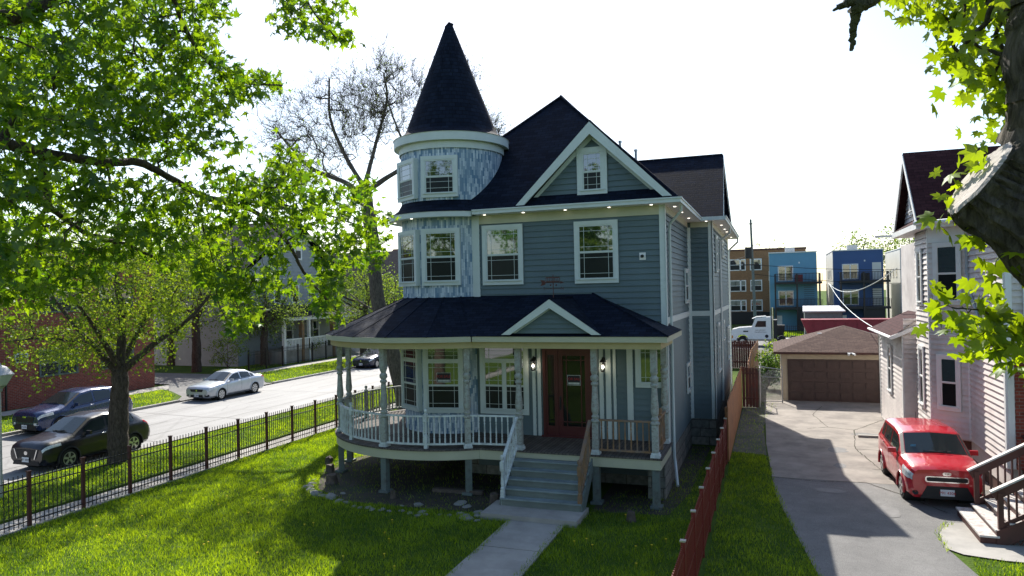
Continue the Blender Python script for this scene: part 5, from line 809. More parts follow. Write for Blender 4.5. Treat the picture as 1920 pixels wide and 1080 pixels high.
# faces looking to -X / -Y: run them so that the outside is on the right of a->b
def ws(a, b, z0, z1): return wallseg(m, a, b, z0, z1)
fm, Lm = ws((5.5, 24.4), (5.5, 20.9), .95, 7.3); fs, Ls = ws((4.62, 25.15), (5.5, 24.4), .95, 7.3); ff, Lf = ws((4.62, 27.25), (4.62, 25.15), .95, 7.3); fb_, Lb = ws((5.5, 28.1), (4.62, 27.25), .95, 7.3)
fn, Ln = ws((5.5, 20.9), (12.5, 20.9), .95, 7.3); fw1, Lw1 = ws((4.32, 33.6), (4.32, 28.1), .05, 3.9); fw2, Lw2 = ws((4.32, 28.1), (5.4, 28.1), .05, 4.4)
siding(m, frame((4.62, 0, 0), (0, -1, 0), (-1, 0, 0)), -29.5, -25, 7.3, 9.95, h=.155, clip=lambda v: (-29.3+(v-7.5)*.82 if v > 7.5 else -29.3, -25.1-(v-7.5)*.86 if v > 7.5 else -25.1))
m.box(5.52, 12.5, 20.92, 36, .4, 7.3); m.box(4.34, 5.6, 28.12, 33.6, .0, 3.8); m.prism([(5.6, 24.35, 0), (4.66, 25.17, 0), (4.66, 27.2, 0), (5.6, 28.1, 0)], (0, 0, .9), (0, 0, 7.3)); m.build('wall', 'wsiding', N_)
m = MB(); m.prism([(5.62, 24.5, 0), (4.72, 25.25, 0), (4.72, 27.2, 0), (5.6, 28.0, 0)], (0, 0, 0), (0, 0, .95)); m.box(5.56, 12.4, 20.98, 36, 0, .95); m.build('foundation', 'stairwood', N_)
pieces('corner_board', 'white', N_, [(fr_, (L_-.05, L_+.01, .95, 7.3, 0, .05)) for fr_, L_ in ((fs, Ls), (ff, Lf))]+[(fm, (Lm-.13, Lm+.0, .95, 7.3, .0, .055)), (fn, (-.02, .12, .95, 7.3, 0, .05)), (fs, (0.02, Ls-.06, 4.02, 4.06, .0, .055)), (fw1, (Lw1-.08, Lw1+.01, .05, 3.9, 0, .05)), (fw1, (0, .08, .05, 3.8, 0, .05)), (fs, (.02, Ls-.06, 6.86, 7.3, .0, .06))])
m = MB(); apx = (4.3, 27.2, 10.05)
m.face([apx, (4.3, 24.95, 7.5), (12.6, 24.95, 7.5), (12.6, 27.2, 10.05)][::-1]); m.face([apx, (12.6, 27.2, 10.05), (12.6, 29.6, 7.5), (4.3, 29.6, 7.5)][::-1]); m.face([(4.25, 24.95, 7.5), (4.62, 25.1, 7.75), (4.62, 29.4, 7.75), (4.25, 29.6, 7.5)][::-1])
m.face([(5.0, 24.95, 7.48), (5.0, 20.5, 7.35), (8.9, 20.5, 10.3), (8.9, 26, 10.3)]); m.face([(8.9, 20.5, 10.3), (13, 20.5, 7.35), (13, 36, 7.35), (8.9, 36, 10.3)])
m.face([(3.95, 28.0, 3.78), (4.75, 28.0, 4.35), (5.4, 28.0, 4.5), (5.4, 33.8, 4.5), (3.95, 33.8, 3.78)][::-1]); m.build('roof', 'shingle_maroon', N_)
m = MB(); m.prism([(4.25, 24.9, 0), (5.1, 24.2, 0), (5.1, 20.5, 0), (5.6, 20.5, 0), (5.6, 29.6, 0), (4.25, 29.65, 0)][::-1], (0, 0, 7.30), (0, 0, 7.48)); m.tube([(4.2, 24.85, 7.47), (5.0, 24.15, 7.45), (5.0, 20.45, 7.42)], .07, 8); m.box(3.7, 4.3, 29.6, 29.68, 7.36, 7.44); m.build('gutter', 'white', N_)
m = MB(); m.prism([(4.28, 27.2, 10.0), (4.28, 24.95, 7.45), (4.28, 25.2, 7.45), (4.28, 27.2, 9.72)], (0, 0, 0), (.05, 0, 0)); m.prism([(4.28, 27.2, 10.0), (4.28, 29.6, 7.45), (4.28, 29.3, 7.45), (4.28, 27.2, 9.72)], (0, 0, 0), (.05, 0, 0)); m.tube([(3.9, 27.9, 3.74), (3.9, 33.8, 3.74)], .06, 8); m.prism([(3.93, 27.97, 3.66), (5.3, 27.97, 4.3), (5.3, 27.97, 4.44), (3.93, 27.97, 3.80)], (0, 0, 0), (0, .05, 0)); m.build('rake_board', 'white', N_)
def nw(fr_, u0, u1, z0, z1, **k):
    O = fr_(u0, z0, .046); U = fr_(1, 0, 0)-fr_(0, 0, 0); Nn = fr_(0, 0, 1)-fr_(0, 0, 0); return window(N_, O, U, Nn, u1-u0, z1-z0, case=k.pop('case', .11), casem='white', munt=False, **k)
nw(fs, .16, Ls-.16, 4.95, 6.85); nw(fs, .2, Ls-.25, 1.75, 3.45); nw(ff, .5, 1.3, 4.9, 6.75); nw(ff, .5, 1.3, 1.6, 3.6); nw(fw1, 2.3, 3.2, 1.4, 3.3); nw(fn, .35, 1.6, 4.55, 6.5); nw(fn, .55, 1.7, 1.2, 3.3)
nw(frame((4.60, 0, 0), (0, -1, 0), (-1, 0, 0)), -27.6, -26.8, 7.95, 9.0)
m = MB(); m.tube([fm(.12, 6.9, .05), fm(.12, 5.9, .06), fm(.5, 5.3, .07), fm(1.5, 4.35, .07), fm(1.5, 4.2, .07)], .04, 6); m.build('downspout', 'dspout', N_, smooth=30)
m = MB(); m.tube([(3.98, 33.7, 3.7), (4.28, 33.72, 3.5), (4.30, 33.72, .2)], .04, 6); m.build('downspout', 'alu', N_, smooth=30)
# small porch roof and reddish porch at its front
m = MB(); m.box(5.75, 9.5, 19.3, 20.85, .85, .95); m.build('porch_floor', 'stairwood', N_); m = MB(); m.face([(5.7, 19.0, 3.55), (9.6, 19.0, 3.55), (9.6, 20.9, 4.15), (5.7, 20.9, 4.15)]); m.build('porch_roof', 'shingle_brown', N_)
m = MB()
for k in range(7): m.box(5.78, 5.84, 19.4+.2*k, 19.45+.2*k, .95, 1.75)
m.box(5.74, 5.88, 19.3, 20.85, 1.75, 1.82); m.box(5.72, 5.88, 19.28, 19.42, .95, 3.5); m.build('porch_railing', 'stairwood', N_)
fbm = MB(); fbox(fbm, fn, .14, .42, .95, 3.9, .02, .06); fbm.build('brick_strip', 'redbrick', N_)
# wooden stairs of the neighbour
S_ = thing('wooden_stairs', 'dark red-brown wooden stairs with white-topped rails at the lower right', 'stairs', (4.5, 18.7, 0)); n = 7
m = MB(); tr = MB(); X0, Y0, Y1 = 4.40, 17.75, 19.75; dx = .27; dz = .16
tr.box(X0-.32, X0+.05, Y0-.05, Y1+.05, .17, .21); m.box(X0-.30, X0, Y0, Y1, .03, .17)
for k in range(n):
    x = X0+dx*k; z = .17+dz*(k+1); m.box(x, x+.02, Y0+.03, Y1-.03, z-dz, z-.03); tr.box(x-.02, x+dx+.01, Y0, Y1, z-.03, z)
for y in (Y0-.02, Y1-.02): m.prism([(X0, y, .03), (X0+.2, y, .03), (X0+dx*n, y, .17+dz*n-.25), (X0+dx*n, y, .17+dz*n-.02), (X0, y, .17+dz*.9)], (0, 0, 0), (0, .04, 0))
m.build('stringers', 'stairwood', S_); tr.build('treads', 'treadpaint', S_)
for y in (Y0+.06, Y1-.06):
    m = MB(); m.box(X0+.05, X0+.15, y-.05, y+.05, .03, 1.12); m.box(X0+1.85, X0+1.95, y-.05, y+.05, .5, 2.1); sl_ = dz/dx
    for k in range(12): x = X0+.25+.145*k; zz = .35+(x-X0)*sl_; m.box(x-.018, x+.018, y-.018, y+.018, zz+.02, zz+.78)
    bar(m, (X0+.1, y, .40), (X0+1.9, y, .40+1.8*sl_), .04, .09); bar(m, (X0-.02, y, 1.02), (X0+1.95, y, 1.02+1.97*sl_), .05, .16); m.build('railing', 'stairwood', S_)
    m = MB(); bar(m, (X0-.08, y, 1.12), (X0+2.0, y, 1.12+2.08*sl_), .13, .035); m.build('handrail', 'treadpaint', S_)
m = MB()
for k in range(14):
    for s in (1, -1): bar(m, (X0+.3+.13*k, Y0+.0, .05), (X0+.3+.13*k+s*.12, Y0+.0, .05+min(.9, .1*k*.6+.12)), .02, .02)
m.build('lattice', 'stairwood', S_)

# ------------------------------------------------------------ far side of the alley: truck, dumpster, bins, town houses, flats, pole
Tk = thing('semi_truck', 'white long-nosed semi truck cab parked in the alley behind the garage', 'truck', (-1.8, 72, 0)); y0, y1 = 71.2, 73.4
def xp(mb, pts, ya, yb): mb.prism([(x, 0, z) for x, z in pts], (0, ya, 0), (0, yb, 0))
m = MB(); xp(m, [(-3.7, .55), (-3.7, 1.35), (-3.55, 1.62), (-2.9, 1.78), (-1.75, 1.86), (-1.75, .7), (-2.1, .7), (-2.2, .95), (-2.45, 1.12), (-2.85, 1.12), (-3.1, .95), (-3.2, .6)], y0+.08, y1-.08); m.build('bonnet', 'p_white', Tk)
m = MB(); xp(m, [(-1.8, .7), (-1.78, 1.86), (-1.45, 2.66), (-1.2, 2.76), (-.1, 2.78), (-.05, 2.70), (-.05, .7)], y0, y1); m.build('cab', 'p_white', Tk)
m = MB(); xp(m, [(-1.75, 2.62), (-1.35, 2.80), (-.5, 2.86), (-.5, 2.78), (-1.35, 2.70)], y0, y1); m.build('sun_visor', 'p_white', Tk)
m = MB(); xp(m, [(-1.50, 1.86), (-1.25, 2.42), (-.50, 2.42), (-.50, 1.86)], y0-.02, y0-.005); m.face([(-1.79, y0+.15, 1.92), (-1.79, y1-.15, 1.92), (-1.50, y1-.15, 2.58), (-1.50, y0+.15, 2.58)][::-1]); m.build('cab_windows', 'carglass', Tk)
m = MB(); xp(m, [(-3.74, .3), (-3.74, .62), (-3.3, .62), (-3.3, .3)], y0, y1); xp(m, [(-3.3, .5), (2.4, .5), (2.4, .72), (-3.3, .72)], y0+.5, y1-.5); m.build('chassis', 'galv', Tk)
for x in (-2.65, .9, 1.95): 
    for y in (y0+.0, y1-.3):
        m = MB(); m.tube([(x, y, .46), (x, y+.3, .46)], .46, 20); wq = m.build('wheel', 'tyre', Tk, smooth=40, loc=(x, y, .46)); m = MB(); m.tube([(x, y-.01, .46), (x, y+.0, .46)], .24, 14); m.build('hub', 'alu', wq)
m = MB(); m.tube([(.1, y0+.2, .7), (.1, y0+.2, 3.7)], .07, 10); m.build('exhaust_stack', 'chrome', Tk, smooth=40); m = MB(); m.box(.02, .5, y0+.2, y1-.2, .7, 2.5); m.build('cab_back', 'plastic', Tk)
m = MB(); m.box(-3.72, -3.5, y0-.01, y0+.04, .80, 1.05); m.build('indicator', 'amber', Tk); m = MB(); m.box(-2.55, -2.1, y0+.055, y0+.075, 1.38, 1.50); m.build('bonnet_vent', 'plastic', Tk)
m = MB(); m.tube([(-.45, y0-.02, .98), (-.45, y0-.005, .98)], .16, 14); m.build('door_emblem', 'dartxt', Tk)
for z, s in ((1.55, 'FAST & DELIVERY'), (1.36, 'TRANSPORTATION')): text_mesh('door_lettering', s, .12, 'dartxt', Tk, (-1.0, y0-.012, z), (1, 0, 0), (0, -1, 0))
D_ = thing('dumpster', 'long dull red roll-off dumpster behind the garage roof', 'dumpster', (7, 78, 0)); m = MB()
xp(m, [(2.9, 2.05), (3.5, .5), (12.5, .5), (12.5, 2.15), (2.9, 2.15)], 77, 79.4); m.build('body', 'dumpster', D_); m = MB(); xp(m, [(2.85, 2.15), (12.55, 2.15), (12.55, 2.27), (2.85, 2.27)], 76.93, 79.47)
for k in range(9): m.box(3.9+k, 3.98+k, 76.93, 77.0, .5, 2.15)
m.build('rim', 'dumpster', D_)
SH = thing('shed', 'small grey flat-topped shed standing behind the red dumpster', 'shed', (5, 82, 0)); MB().box(3.3, 6.9, 81, 83, 0, 2.9).build('wall', 'postdark', SH); m = MB(); m.face([(3.1, 80.7, 3.0), (7.2, 80.7, 3.0), (6.8, 83.3, 3.5), (3.2, 83.3, 3.5)]); m.box(3.1, 7.2, 80.7, 80.8, 2.88, 2.99); m.build('roof', 'galv', SH)
for i, (x, lb) in enumerate(((.85, 'black wheeled bin on the grass just right of the truck cab'), (4.1, 'black wheeled bin on the grass beside the dumpster end'))):
    b = thing('wheeled_bin', lb, 'bin', (x, 85.3, 0), 'bins on the back lawn'); m = MB(); m.prism([(x-.4, 85, .1), (x+.4, 85, .1), (x+.5, 85, 1.25), (x-.5, 85, 1.25)], (0, 0, 0), (0, .8, 0)); m.build('body', 'plastic', b); MB().box(x-.53, x+.53, 84.95, 85.85, 1.25, 1.33).build('lid', 'plastic', b)
def townhouse(x0, x1, mat, label):
    t_ = thing('town_house', label, 'building', ((x0+x1)/2, 100, 0), 'three-storey town houses behind the alley'); y = 98; z1 = 9.95
    MB().box(x0, x1, y, y+12, 0, z1).build('wall', mat, t_); m = MB(); m.box(x0-.06, x0-.001, y+.05, y+12, 0, z1-.1); m.box(x1+.001, x1+.06, y+.05, y+12, 0, z1-.1); m.build('side_wall', 'pale', t_); MB().box(x0-.1, x1+.1, y-.08, y+12.1, z1, z1+.12).build('parapet', 'white', t_)
    fr_ = frame((0, y, 0), (1, 0, 0), (0, -1, 0))
    for z in (3.1, 6.3): window(t_, (x0+1.0, y, z+.05), (1, 0, 0), (0, -1, 0), 1.85, 1.95, style='fix', pair=True, case=.08, casem='white', munt=False); m = MB(); fbox(m, fr_, x1-1.2, x1-.2, z, z+2.1, 0, .05); m.build('door', 'tblue' if mat == 'tblue' else 'pale', t_)
    m = MB(); m.box(x1-2.1, x1-1.95, y-.02, y, 8.55, 8.75); m.box(x0+.6, x0+1.4, y-.02, y, .05, 1.9); m.build('wall_lamp', 'white', t_)
    for zf in (3.0, 6.2):
        m = MB(); m.box(x0+.6, x1+.5, y-2.2, y, zf-.28, zf); d_ = m.build('deck', 'plastic', t_); m = MB()
        for k in range(int((x1-x0)/.16)): xx = x0+.65+k*.16; m.box(xx, xx+.05, y-2.2, y-2.15, zf, zf+1.0)
        m.box(x0+.6, x1+.3, y-2.22, y-2.16, zf+1.0, zf+1.06); m.box(x0+.6, x0+.66, y-2.2, y, zf+1.0, zf+1.06); m.build('deck_railing', 'black', d_)
    m = MB()
    for x in (x0+.65, x0+3.2, x1+.2): m.box(x-.1, x+.1, y-2.3, y-2.1, 0, 7.2)
    for k in range(12): m.box(x1-1.6, x1-.4, y-2.1+.0, y-1.9, 3.1+k*.26, 3.15+k*.26)
    m.build('posts_and_steps', 'black', t_)
    m = MB(); m.box(x0+.05, x0+.4, y-1.2, y-.1, 0, 2.9); m.build('side_shade_block', 'plastic', t_); MB().box(x1-2.3, x1-.1, y-2.0, y-.3, .0, 2.7).build('ground_floor_shade_block', 'plastic', t_); MB().box(x0+3, x0+3.9, y-1.6, y-1, zf, zf+.9).build('balcony_furniture', 'dumpster' if mat == 'tblue' else 'plastic', t_)  # black blocks added to stand in for the deep shade below the decks
    m = MB(); m.box(x0+2, x0+3.2, y+4, y+5, z1+.12, z1+.9); m.build('roof_unit', 'galv', t_)
    for k in range(3): window(t_, (x0-.06, y+8-2.4*k, 6.5), (0, -1, 0), (-1, 0, 0), .8, 1.2, style='fix', case=.08, casem='white', munt=False)
townhouse(-.1, 5.5, 'tblue', 'light blue flat-roofed town house with black back balconies'); townhouse(7.45, 13.05, 'nblue', 'navy blue flat-roofed town house with black back balconies'); townhouse(15.0, 20.6, 'tblue', 'blue and white town house half hidden by the clapboard house')
OB = thing('apartment_block', 'orange-tan brick apartment block of three floors left of the light blue town house', 'building', (-2, 116, 0)); MB().box(-14, 5, 114, 128, 0, 11.2).build('wall', 'tanbrick', OB); MB().box(-14.1, 5.1, 113.9, 128, 11.2, 11.45).build('parapet', 'stairwood', OB)
for z in (2.0, 5.0, 8.2):
    for x in (-12, -9, -5.9, -4.4, -2.9, .2, 2.6): window(OB, (x, 114, z), (1, 0, 0), (0, -1, 0), 1.7 if x != -4.4 else .9, 1.75, case=.1, casem='white', munt=False)
MB().box(-14.2, 5.2, 113.4, 113.95, 0, 1.9).build('base_wall', 'plastic', OB)
UP = thing('utility_pole', 'tall grey wooden utility pole with a transformer in front of the tan brick block', 'utility pole', (-1.9, 88, 0)); m = MB(); m.tube([(-1.75, 88, 0), (-2.05, 88, 13.6)], [.19, .12], 10); m.build('pole', 'postdark', UP, smooth=40); m = MB(); m.tube([(-2.35, 87.7, 9.0), (-2.35, 87.7, 10.3)], .42, 14); m.box(-3.0, -1.2, 87.85, 87.95, 8.2, 8.32); m.box(-2.3, -1.8, 87.8, 87.9, 13.0, 13.1); m.build('transformer', 'black', UP, smooth=40)
def wire(a, b, sag, r_, label, n=16, mat='black'):
    m = MB(); a = Vector(a); b = Vector(b); m.tube([a.lerp(b, k/n)-Vector((0, 0, sag*4*(k/n)*(1-k/n))) for k in range(n+1)], r_, 5); o = m.build('overhead_wire', mat, loc=a); tag(o, label, 'wire', 'overhead wires of the alley')
wire((-2, 88, 8.3), (30, 80, 8.0), 1.0, .03, 'black cable sagging from the pole across both town houses, upper one'); wire((-2, 88, 7.2), (30, 80, 6.6), 1.2, .03, 'black cable sagging below the upper one across the town houses'); wire((-2, 88, 9.5), (-12, 80, 8), .6, .025, 'black cable running left from the pole behind the blue house')
wire((5.6, 80, 5.9), (4.4, 29.6, 6.2), .9, .022, 'pale service cable curving from the alley to the clapboard house', mat='rail'); wire((5.4, 76, 5.8), (4.2, 33.5, 3.7), .5, .02, 'pale lower service cable dropping to the clapboard house lean-to', mat='rail')

# ------------------------------------------------------------ across the street
BB = thing('brick_building', 'long red brick building across the street behind the parked blue car', 'building', (-40, 20, 0)); MB().box(-52, -37.5, -5, 35.3, 0, 8.5).build('wall', 'redbrick', BB); MB().box(-52.1, -37.4, -5.1, 35.4, 8.5, 8.7).build('coping', 'concrete', BB)
for y in (27.6, 31.4): 
    for z in (1.5, 5.0): window(BB, (-37.5, y+1.9, z), (0, -1, 0), (1, 0, 0), -1 if False else 1.9, 1.3, case=.06, casem='postdark', munt=True) if False else window(BB, (-37.49, y, z), (0, 1, 0), (1, 0, 0), 2.3, 1.5, case=.06, casem='postdark', pair=True, munt=True)
window(BB, (-37.49, 20.5, 4.6), (0, 1, 0), (1, 0, 0), 2.0, 1.4, case=.06, casem='postdark')
bpq = thing('number_plaque', 'white-framed dark plaque with pale digits on the red brick wall', 'plaque', (-37.45, 26.6, 2.4)); pf = frame((-37.48, 26.26, 2.42), (0, 1, 0), (1, 0, 0)); m = MB(); m.prism([pf(0, 0, 0), pf(.70, 0, 0), pf(.70, .46, 0), pf(.53, .52, 0), pf(.35, .60, 0), pf(.17, .52, 0), pf(0, .46, 0)], (0, 0, 0), (.05, 0, 0)); m.build('frame', 'rail', bpq); m = MB(); fbox(m, pf, .06, .64, .06, .42, .05, .06); m.build('face', 'dartxt', bpq); text_mesh('digits', '1112', .27, 'rail', bpq, pf(.35, .24, .065), (0, 1, 0), (1, 0, 0))
LN = thing('street_lantern', 'grey faceted lantern on a thin post cut by the left edge', 'street lamp', (-20.6, 14.0, .1)); m = MB(); lx, ly = -20.6, 14.0; m.tube([(lx, ly, .1), (lx, ly, 3.1)], [.035, .03], 10); m.lathe([(.045, 3.08), (.07, 3.12), (.08, 3.18), (.13, 3.22), (.18, 3.27)], (lx, ly, 0), 6); m.lathe([(.39, 3.58), (.35, 3.62), (.2, 3.78), (.05, 3.84), (.03, 3.88), (0, 3.95)], (lx, ly, 0), 6); m.build('post_and_cap', 'galv', LN); m = MB(); m.lathe([(.18, 3.27), (.37, 3.58)], (lx, ly, 0), 6); m.build('glass', 'lantern_glass', LN)
GH = thing('porch_house', 'pale grey two-storey house with a front porch across the street', 'house', (-43, 55, 0)); hf = frame((-41, 0, 0), (0, 1, 0), (1, 0, 0)); m = MB(); siding(m, hf, 47, 62, 0, 7.6, h=.3, t=.03); m.box(-52, -41.01, 47, 62, 0, 7.6); siding(m, frame((0, 47, 0), (1, 0, 0), (0, -1, 0)), -52, -41, 0, 7.6, h=.3, t=.03); siding(m, hf, 50, 62, 7.6, 12.2, h=.3, t=.03, clip=lambda v: (48+(v-7.6)*1.5, 61-(v-7.6)*1.4)); m.build('wall', 'gsiding', GH)
m = MB(); m.face([(-40.5, 54.5, 12.6), (-40.5, 46.5, 7.4), (-52, 46.5, 7.4), (-52, 54.5, 12.6)]); m.face([(-40.5, 54.5, 12.6), (-52, 54.5, 12.6), (-52, 62.5, 7.4), (-40.5, 62.5, 7.4)]); m.face([(-38.0, 49, 3.9), (-38.0, 62, 3.9), (-41, 62, 4.9), (-41, 49, 4.9)][::1]); m.build('roof', 'shingle', GH)
m = MB(); m.box(-38.2, -38.05, 49, 62, 3.6, 3.88); [m.box(-38.3, -38.05, y-.1, y+.1, .0, 3.6) for y in (49.2, 52.6, 61.8)]; m.build('porch_frame', 'white', GH); m = MB(); [m.box(-38.35, -38.0, y-.16, y+.16, 0, 3.6) for y in (51.6, 56.2, 59.5)]; m.build('porch_column', 'woodrail', GH); m = MB(); m.box(-41, -38.1, 49, 58, 0, 1.1); m.build('porch_base', 'concrete', GH)
m = MB(); [m.box(-38.1, -38.05, 49.3+k*.2, 49.4+k*.2, 1.1, 2.0) for k in range(30)]; m.box(-38.12, -38.03, 49.2, 56, 1.98, 2.08); m.build('porch_railing', 'white', GH); m = MB()
for k in range(7): m.box(-38.1+.3*k, -37.8+.3*k, 57.5, 60, 0, 1.1-.16*k)
m.build('front_steps', 'concrete', GH)
for y, z in ((54, 5.0), (58, 5.0), (51.5, 5.0), (53.0, 1.7), (57, 1.6), (54.5, 9)): window(GH, (-40.97, y, z), (0, 1, 0), (1, 0, 0), 1.1, 1.8, case=.12, casem='white', munt=False)
for i, (x, y, w_, d_, h_, mt, rf, lb) in enumerate(((-52, 68, 14, 10, 6.5, 'siding', 'shingle', 'grey gabled house farther up the street behind the trees'), (-50, 84, 12, 11, 7.5, 'wsiding', 'shingle_maroon', 'white gabled house far up the street'), (-62, 28, 12, 10, 6.5, 'wsiding', 'shingle_brown', 'pale house at the back of the parking court'), (-26, 116, 11, 12, 6.5, 'wsiding', 'shingle', 'white house beyond the end of the back gardens'))):
    t_ = thing('house', lb, 'house', (x+w_/2, y+d_/2, 0)); m = MB(); siding(m, frame((x+w_, 0, 0), (0, 1, 0), (1, 0, 0)), y, y+d_, 0, h_, h=.3, t=.03); siding(m, frame((0, y, 0), (1, 0, 0), (0, -1, 0)), x, x+w_, 0, h_, h=.3, t=.03); m.box(x, x+w_-.01, y+.01, y+d_, 0, h_); siding(m, frame((x+w_, 0, 0), (0, 1, 0), (1, 0, 0)), y, y+d_, h_, h_+d_*.4, h=.3, t=.03, clip=lambda v: (y+(v-h_)*1.25, y+d_-(v-h_)*1.25)); m.build('wall', mt, t_)
    m = MB(); zr = h_+d_*.42; m.face([(x-.4, y-.4, h_-.1), (x+w_+.4, y-.4, h_-.1), (x+w_+.4, y+d_/2, zr), (x-.4, y+d_/2, zr)]); m.face([(x+w_+.4, y+d_+.4, h_-.1), (x-.4, y+d_+.4, h_-.1), (x-.4, y+d_/2, zr), (x+w_+.4, y+d_/2, zr)]); m.build('roof', rf, t_)
    for yy in (y+1.5, y+d_-3): 
        for z in (1.2, 4.2): window(t_, (x+w_+.02, yy, z), (0, 1, 0), (1, 0, 0), 1.1, 1.6, case=.12, casem='white', munt=False)
# ------------------------------------------------------------ rocks, stumps, plank, litter
def rockmesh(r, seed, flat=.55):
    q = random.Random(seed); m = MB(); n = 8; rings = []
    for i in range(5):
        ph = PI*i/4; row = []
        for j in range(n): a = 2*PI*j/n; s = r*(.75+.5*q.random()); row.append(Vector((s*math.sin(ph)*math.cos(a)*1.3, s*math.sin(ph)*math.sin(a), s*math.cos(ph)*flat)))
        rings.append(row)
    for i in range(4):
        for j in range(n): m.face([rings[i][j], rings[i+1][j], rings[i+1][(j+1) % n], rings[i][(j+1) % n]])
    return m
RK = []; protos = [rockmesh(.13, s) for s in range(6)]; prs = []
rocks = [(-12.9, 17.6, 1.7), (-12.6, 17.3, 1.5), (-12.95, 17.9, 1.2), (-12.2, 17.05, 2.0), (-11.9, 16.9, 1.4), (-11.6, 16.85, 1.8), (-11.2, 16.6, 1.2), (-10.9, 16.55, 1.0), (-10.5, 16.3, .7), (-10.3, 16.25, .8), (-10.1, 16.3, .9), (-9.9, 16.2, .8), (-9.65, 16.25, .9), (-9.4, 16.2, .7), (-9.1, 16.3, .8), (-8.8, 16.2, .8), (-8.5, 16.15, .7), (-8.9, 16.9, 1.4), (-8.55, 16.35, 1.0), (-8.5, 16.05, 1.0), (-8.35, 16.2, .8), (-7.9, 17.3, 1.6), (-7.6, 17.1, 1.3), (-7.5, 16.5, 1.3), (-7.3, 16.3, 1.4), (-7.15, 16.2, 1.2), (-7.0, 16.45, 1.4), (-7.1, 16.75, 1.3), (-6.9, 16.15, .9), (-8.0, 16.3, .6), (-7.75, 16.35, .6), (-9.3, 16.7, .6), (-13.2, 18.3, .8), (-11.5, 17.3, .7)]
rock_objs = []
for i, (x, y, s) in enumerate(rocks):
    s *= .72
    pr = protos[i % 6]
    if i < 6: o = pr.build('rock', 'rock', smooth=50); prs.append(o)
    else: o = prs[i % 6].copy(); COL.objects.link(o)
    o.location = (x, y, .03*s); o.rotation_euler = (rnd.uniform(-.2, .2), rnd.uniform(-.2, .2), rnd.uniform(0, 6)); o.scale = (s, s, s*.8); o.location.z = .015; rock_objs.append(o)
ORD = 'leftmost|second|third|fourth|fifth|sixth|seventh|eighth|ninth|tenth|eleventh|twelfth|thirteenth|fourteenth|fifteenth|sixteenth|seventeenth|eighteenth|nineteenth|twentieth|twenty-first|twenty-second|twenty-third|twenty-fourth|twenty-fifth|twenty-sixth|twenty-seventh|twenty-eighth|twenty-ninth|thirtieth|thirty-first|thirty-second|thirty-third|thirty-fourth'.split('|')
for i, o in enumerate(sorted(rock_objs, key=lambda q: q.location.x/q.location.y)): tag(o, 'pale rock edging the dirt bed before the porch, '+ORD[i]+(' one' if i == 0 else ' from the left'), 'rock', 'rocks edging the dirt bed')
for i, (x, y, s, lb) in enumerate(((-13.3, 19.3, .16, 'dark weathered tree stump in the grass just left of the porch corner'), (-12.5, 18.2, .2, 'dark stump at the left end of the rock edging'), (-13.95, 20.2, .15, 'small dark stump beside the leftmost porch post'), (-7.0, 17.6, .17, 'weathered stump left of the porch steps'), (-3.3, 17.2, .13, 'small split stump on the grass right of the porch steps'), (-9.9, 17.3, .09, 'low broken stub in the middle of the dirt bed'))):
    m = MB(); n = 10; s *= .75; q = random.Random(i); ps = [[Vector((x+s*(f_)*(1+.3*q.random())*math.cos(2*PI*j/n), y+s*f_*(1+.3*q.random())*math.sin(2*PI*j/n), z+(q.random()*.09 if z > .14 else 0))) for j in range(n)] for f_, z in ((1.25, -.02), (1.0, .08), (.85, .15+s*.4))]
    for a, b in zip(ps, ps[1:]):
        for j in range(n): m.face([a[j], a[(j+1) % n], b[(j+1) % n], b[j]])
    m.face(ps[-1]); tag(m.build('tree_stump', 'stump', loc=(x, y, 0)), lb, 'stump')
m = MB(); m.box(-9.1, -7.6, 18.15, 18.33, .02, .12, lambda x, y, z: Vector((x, y+(x+8)*.06, z))); tag(m.build('timber_plank', 'stump', loc=(-8.3, 18.2, 0)), 'grey timber lying on the dirt under the porch edge', 'plank')
m = MB(); m.box(2.9, 3.9, 28.9, 29.05, .025, .10); tag(m.build('parking_block', 'concrete', loc=(3.4, 29, 0)), 'short pale concrete block lying beside the rear of the red hatchback', 'block')
# ------------------------------------------------------------ trees
def silver_leaf():
    P = [(0, 0)]; ang = [(-80, .12), (-38, .45), (-15, .24), (22, .80), (40, .34), (60, .55), (68, .44), (90, 1.1)]
    pts = [(r*math.cos(rad(a)), r*math.sin(rad(a))) for a, r in ang]; pts = pts+[(-x, y) for x, y in pts[-2::-1]]
    return P+pts
def norway_leaf():
    ang = [(-70, .25), (-42, .55), (-28, .42), (-8, .62), (8, .88), (20, .62), (32, .55), (44, .82), (54, .95), (62, .62), (75, .62), (90, 1.05)]
    pts = [(r*math.cos(rad(a))*1.05, r*math.sin(rad(a))) for a, r in ang]; pts = pts+[(-x, y) for x, y in pts[-2::-1]]
    return [(0, 0.02)]+pts
def simple_leaf(): return [(0, .35), (0, 0), (.26, .22), (.30, .5), (.12, .8), (0, 1.), (-.14, .78), (-.30, .5), (-.24, .2)]
def tiny_leaf(): return [(0, 0), (.32, .45), (0, 1.), (-.32, .45)]
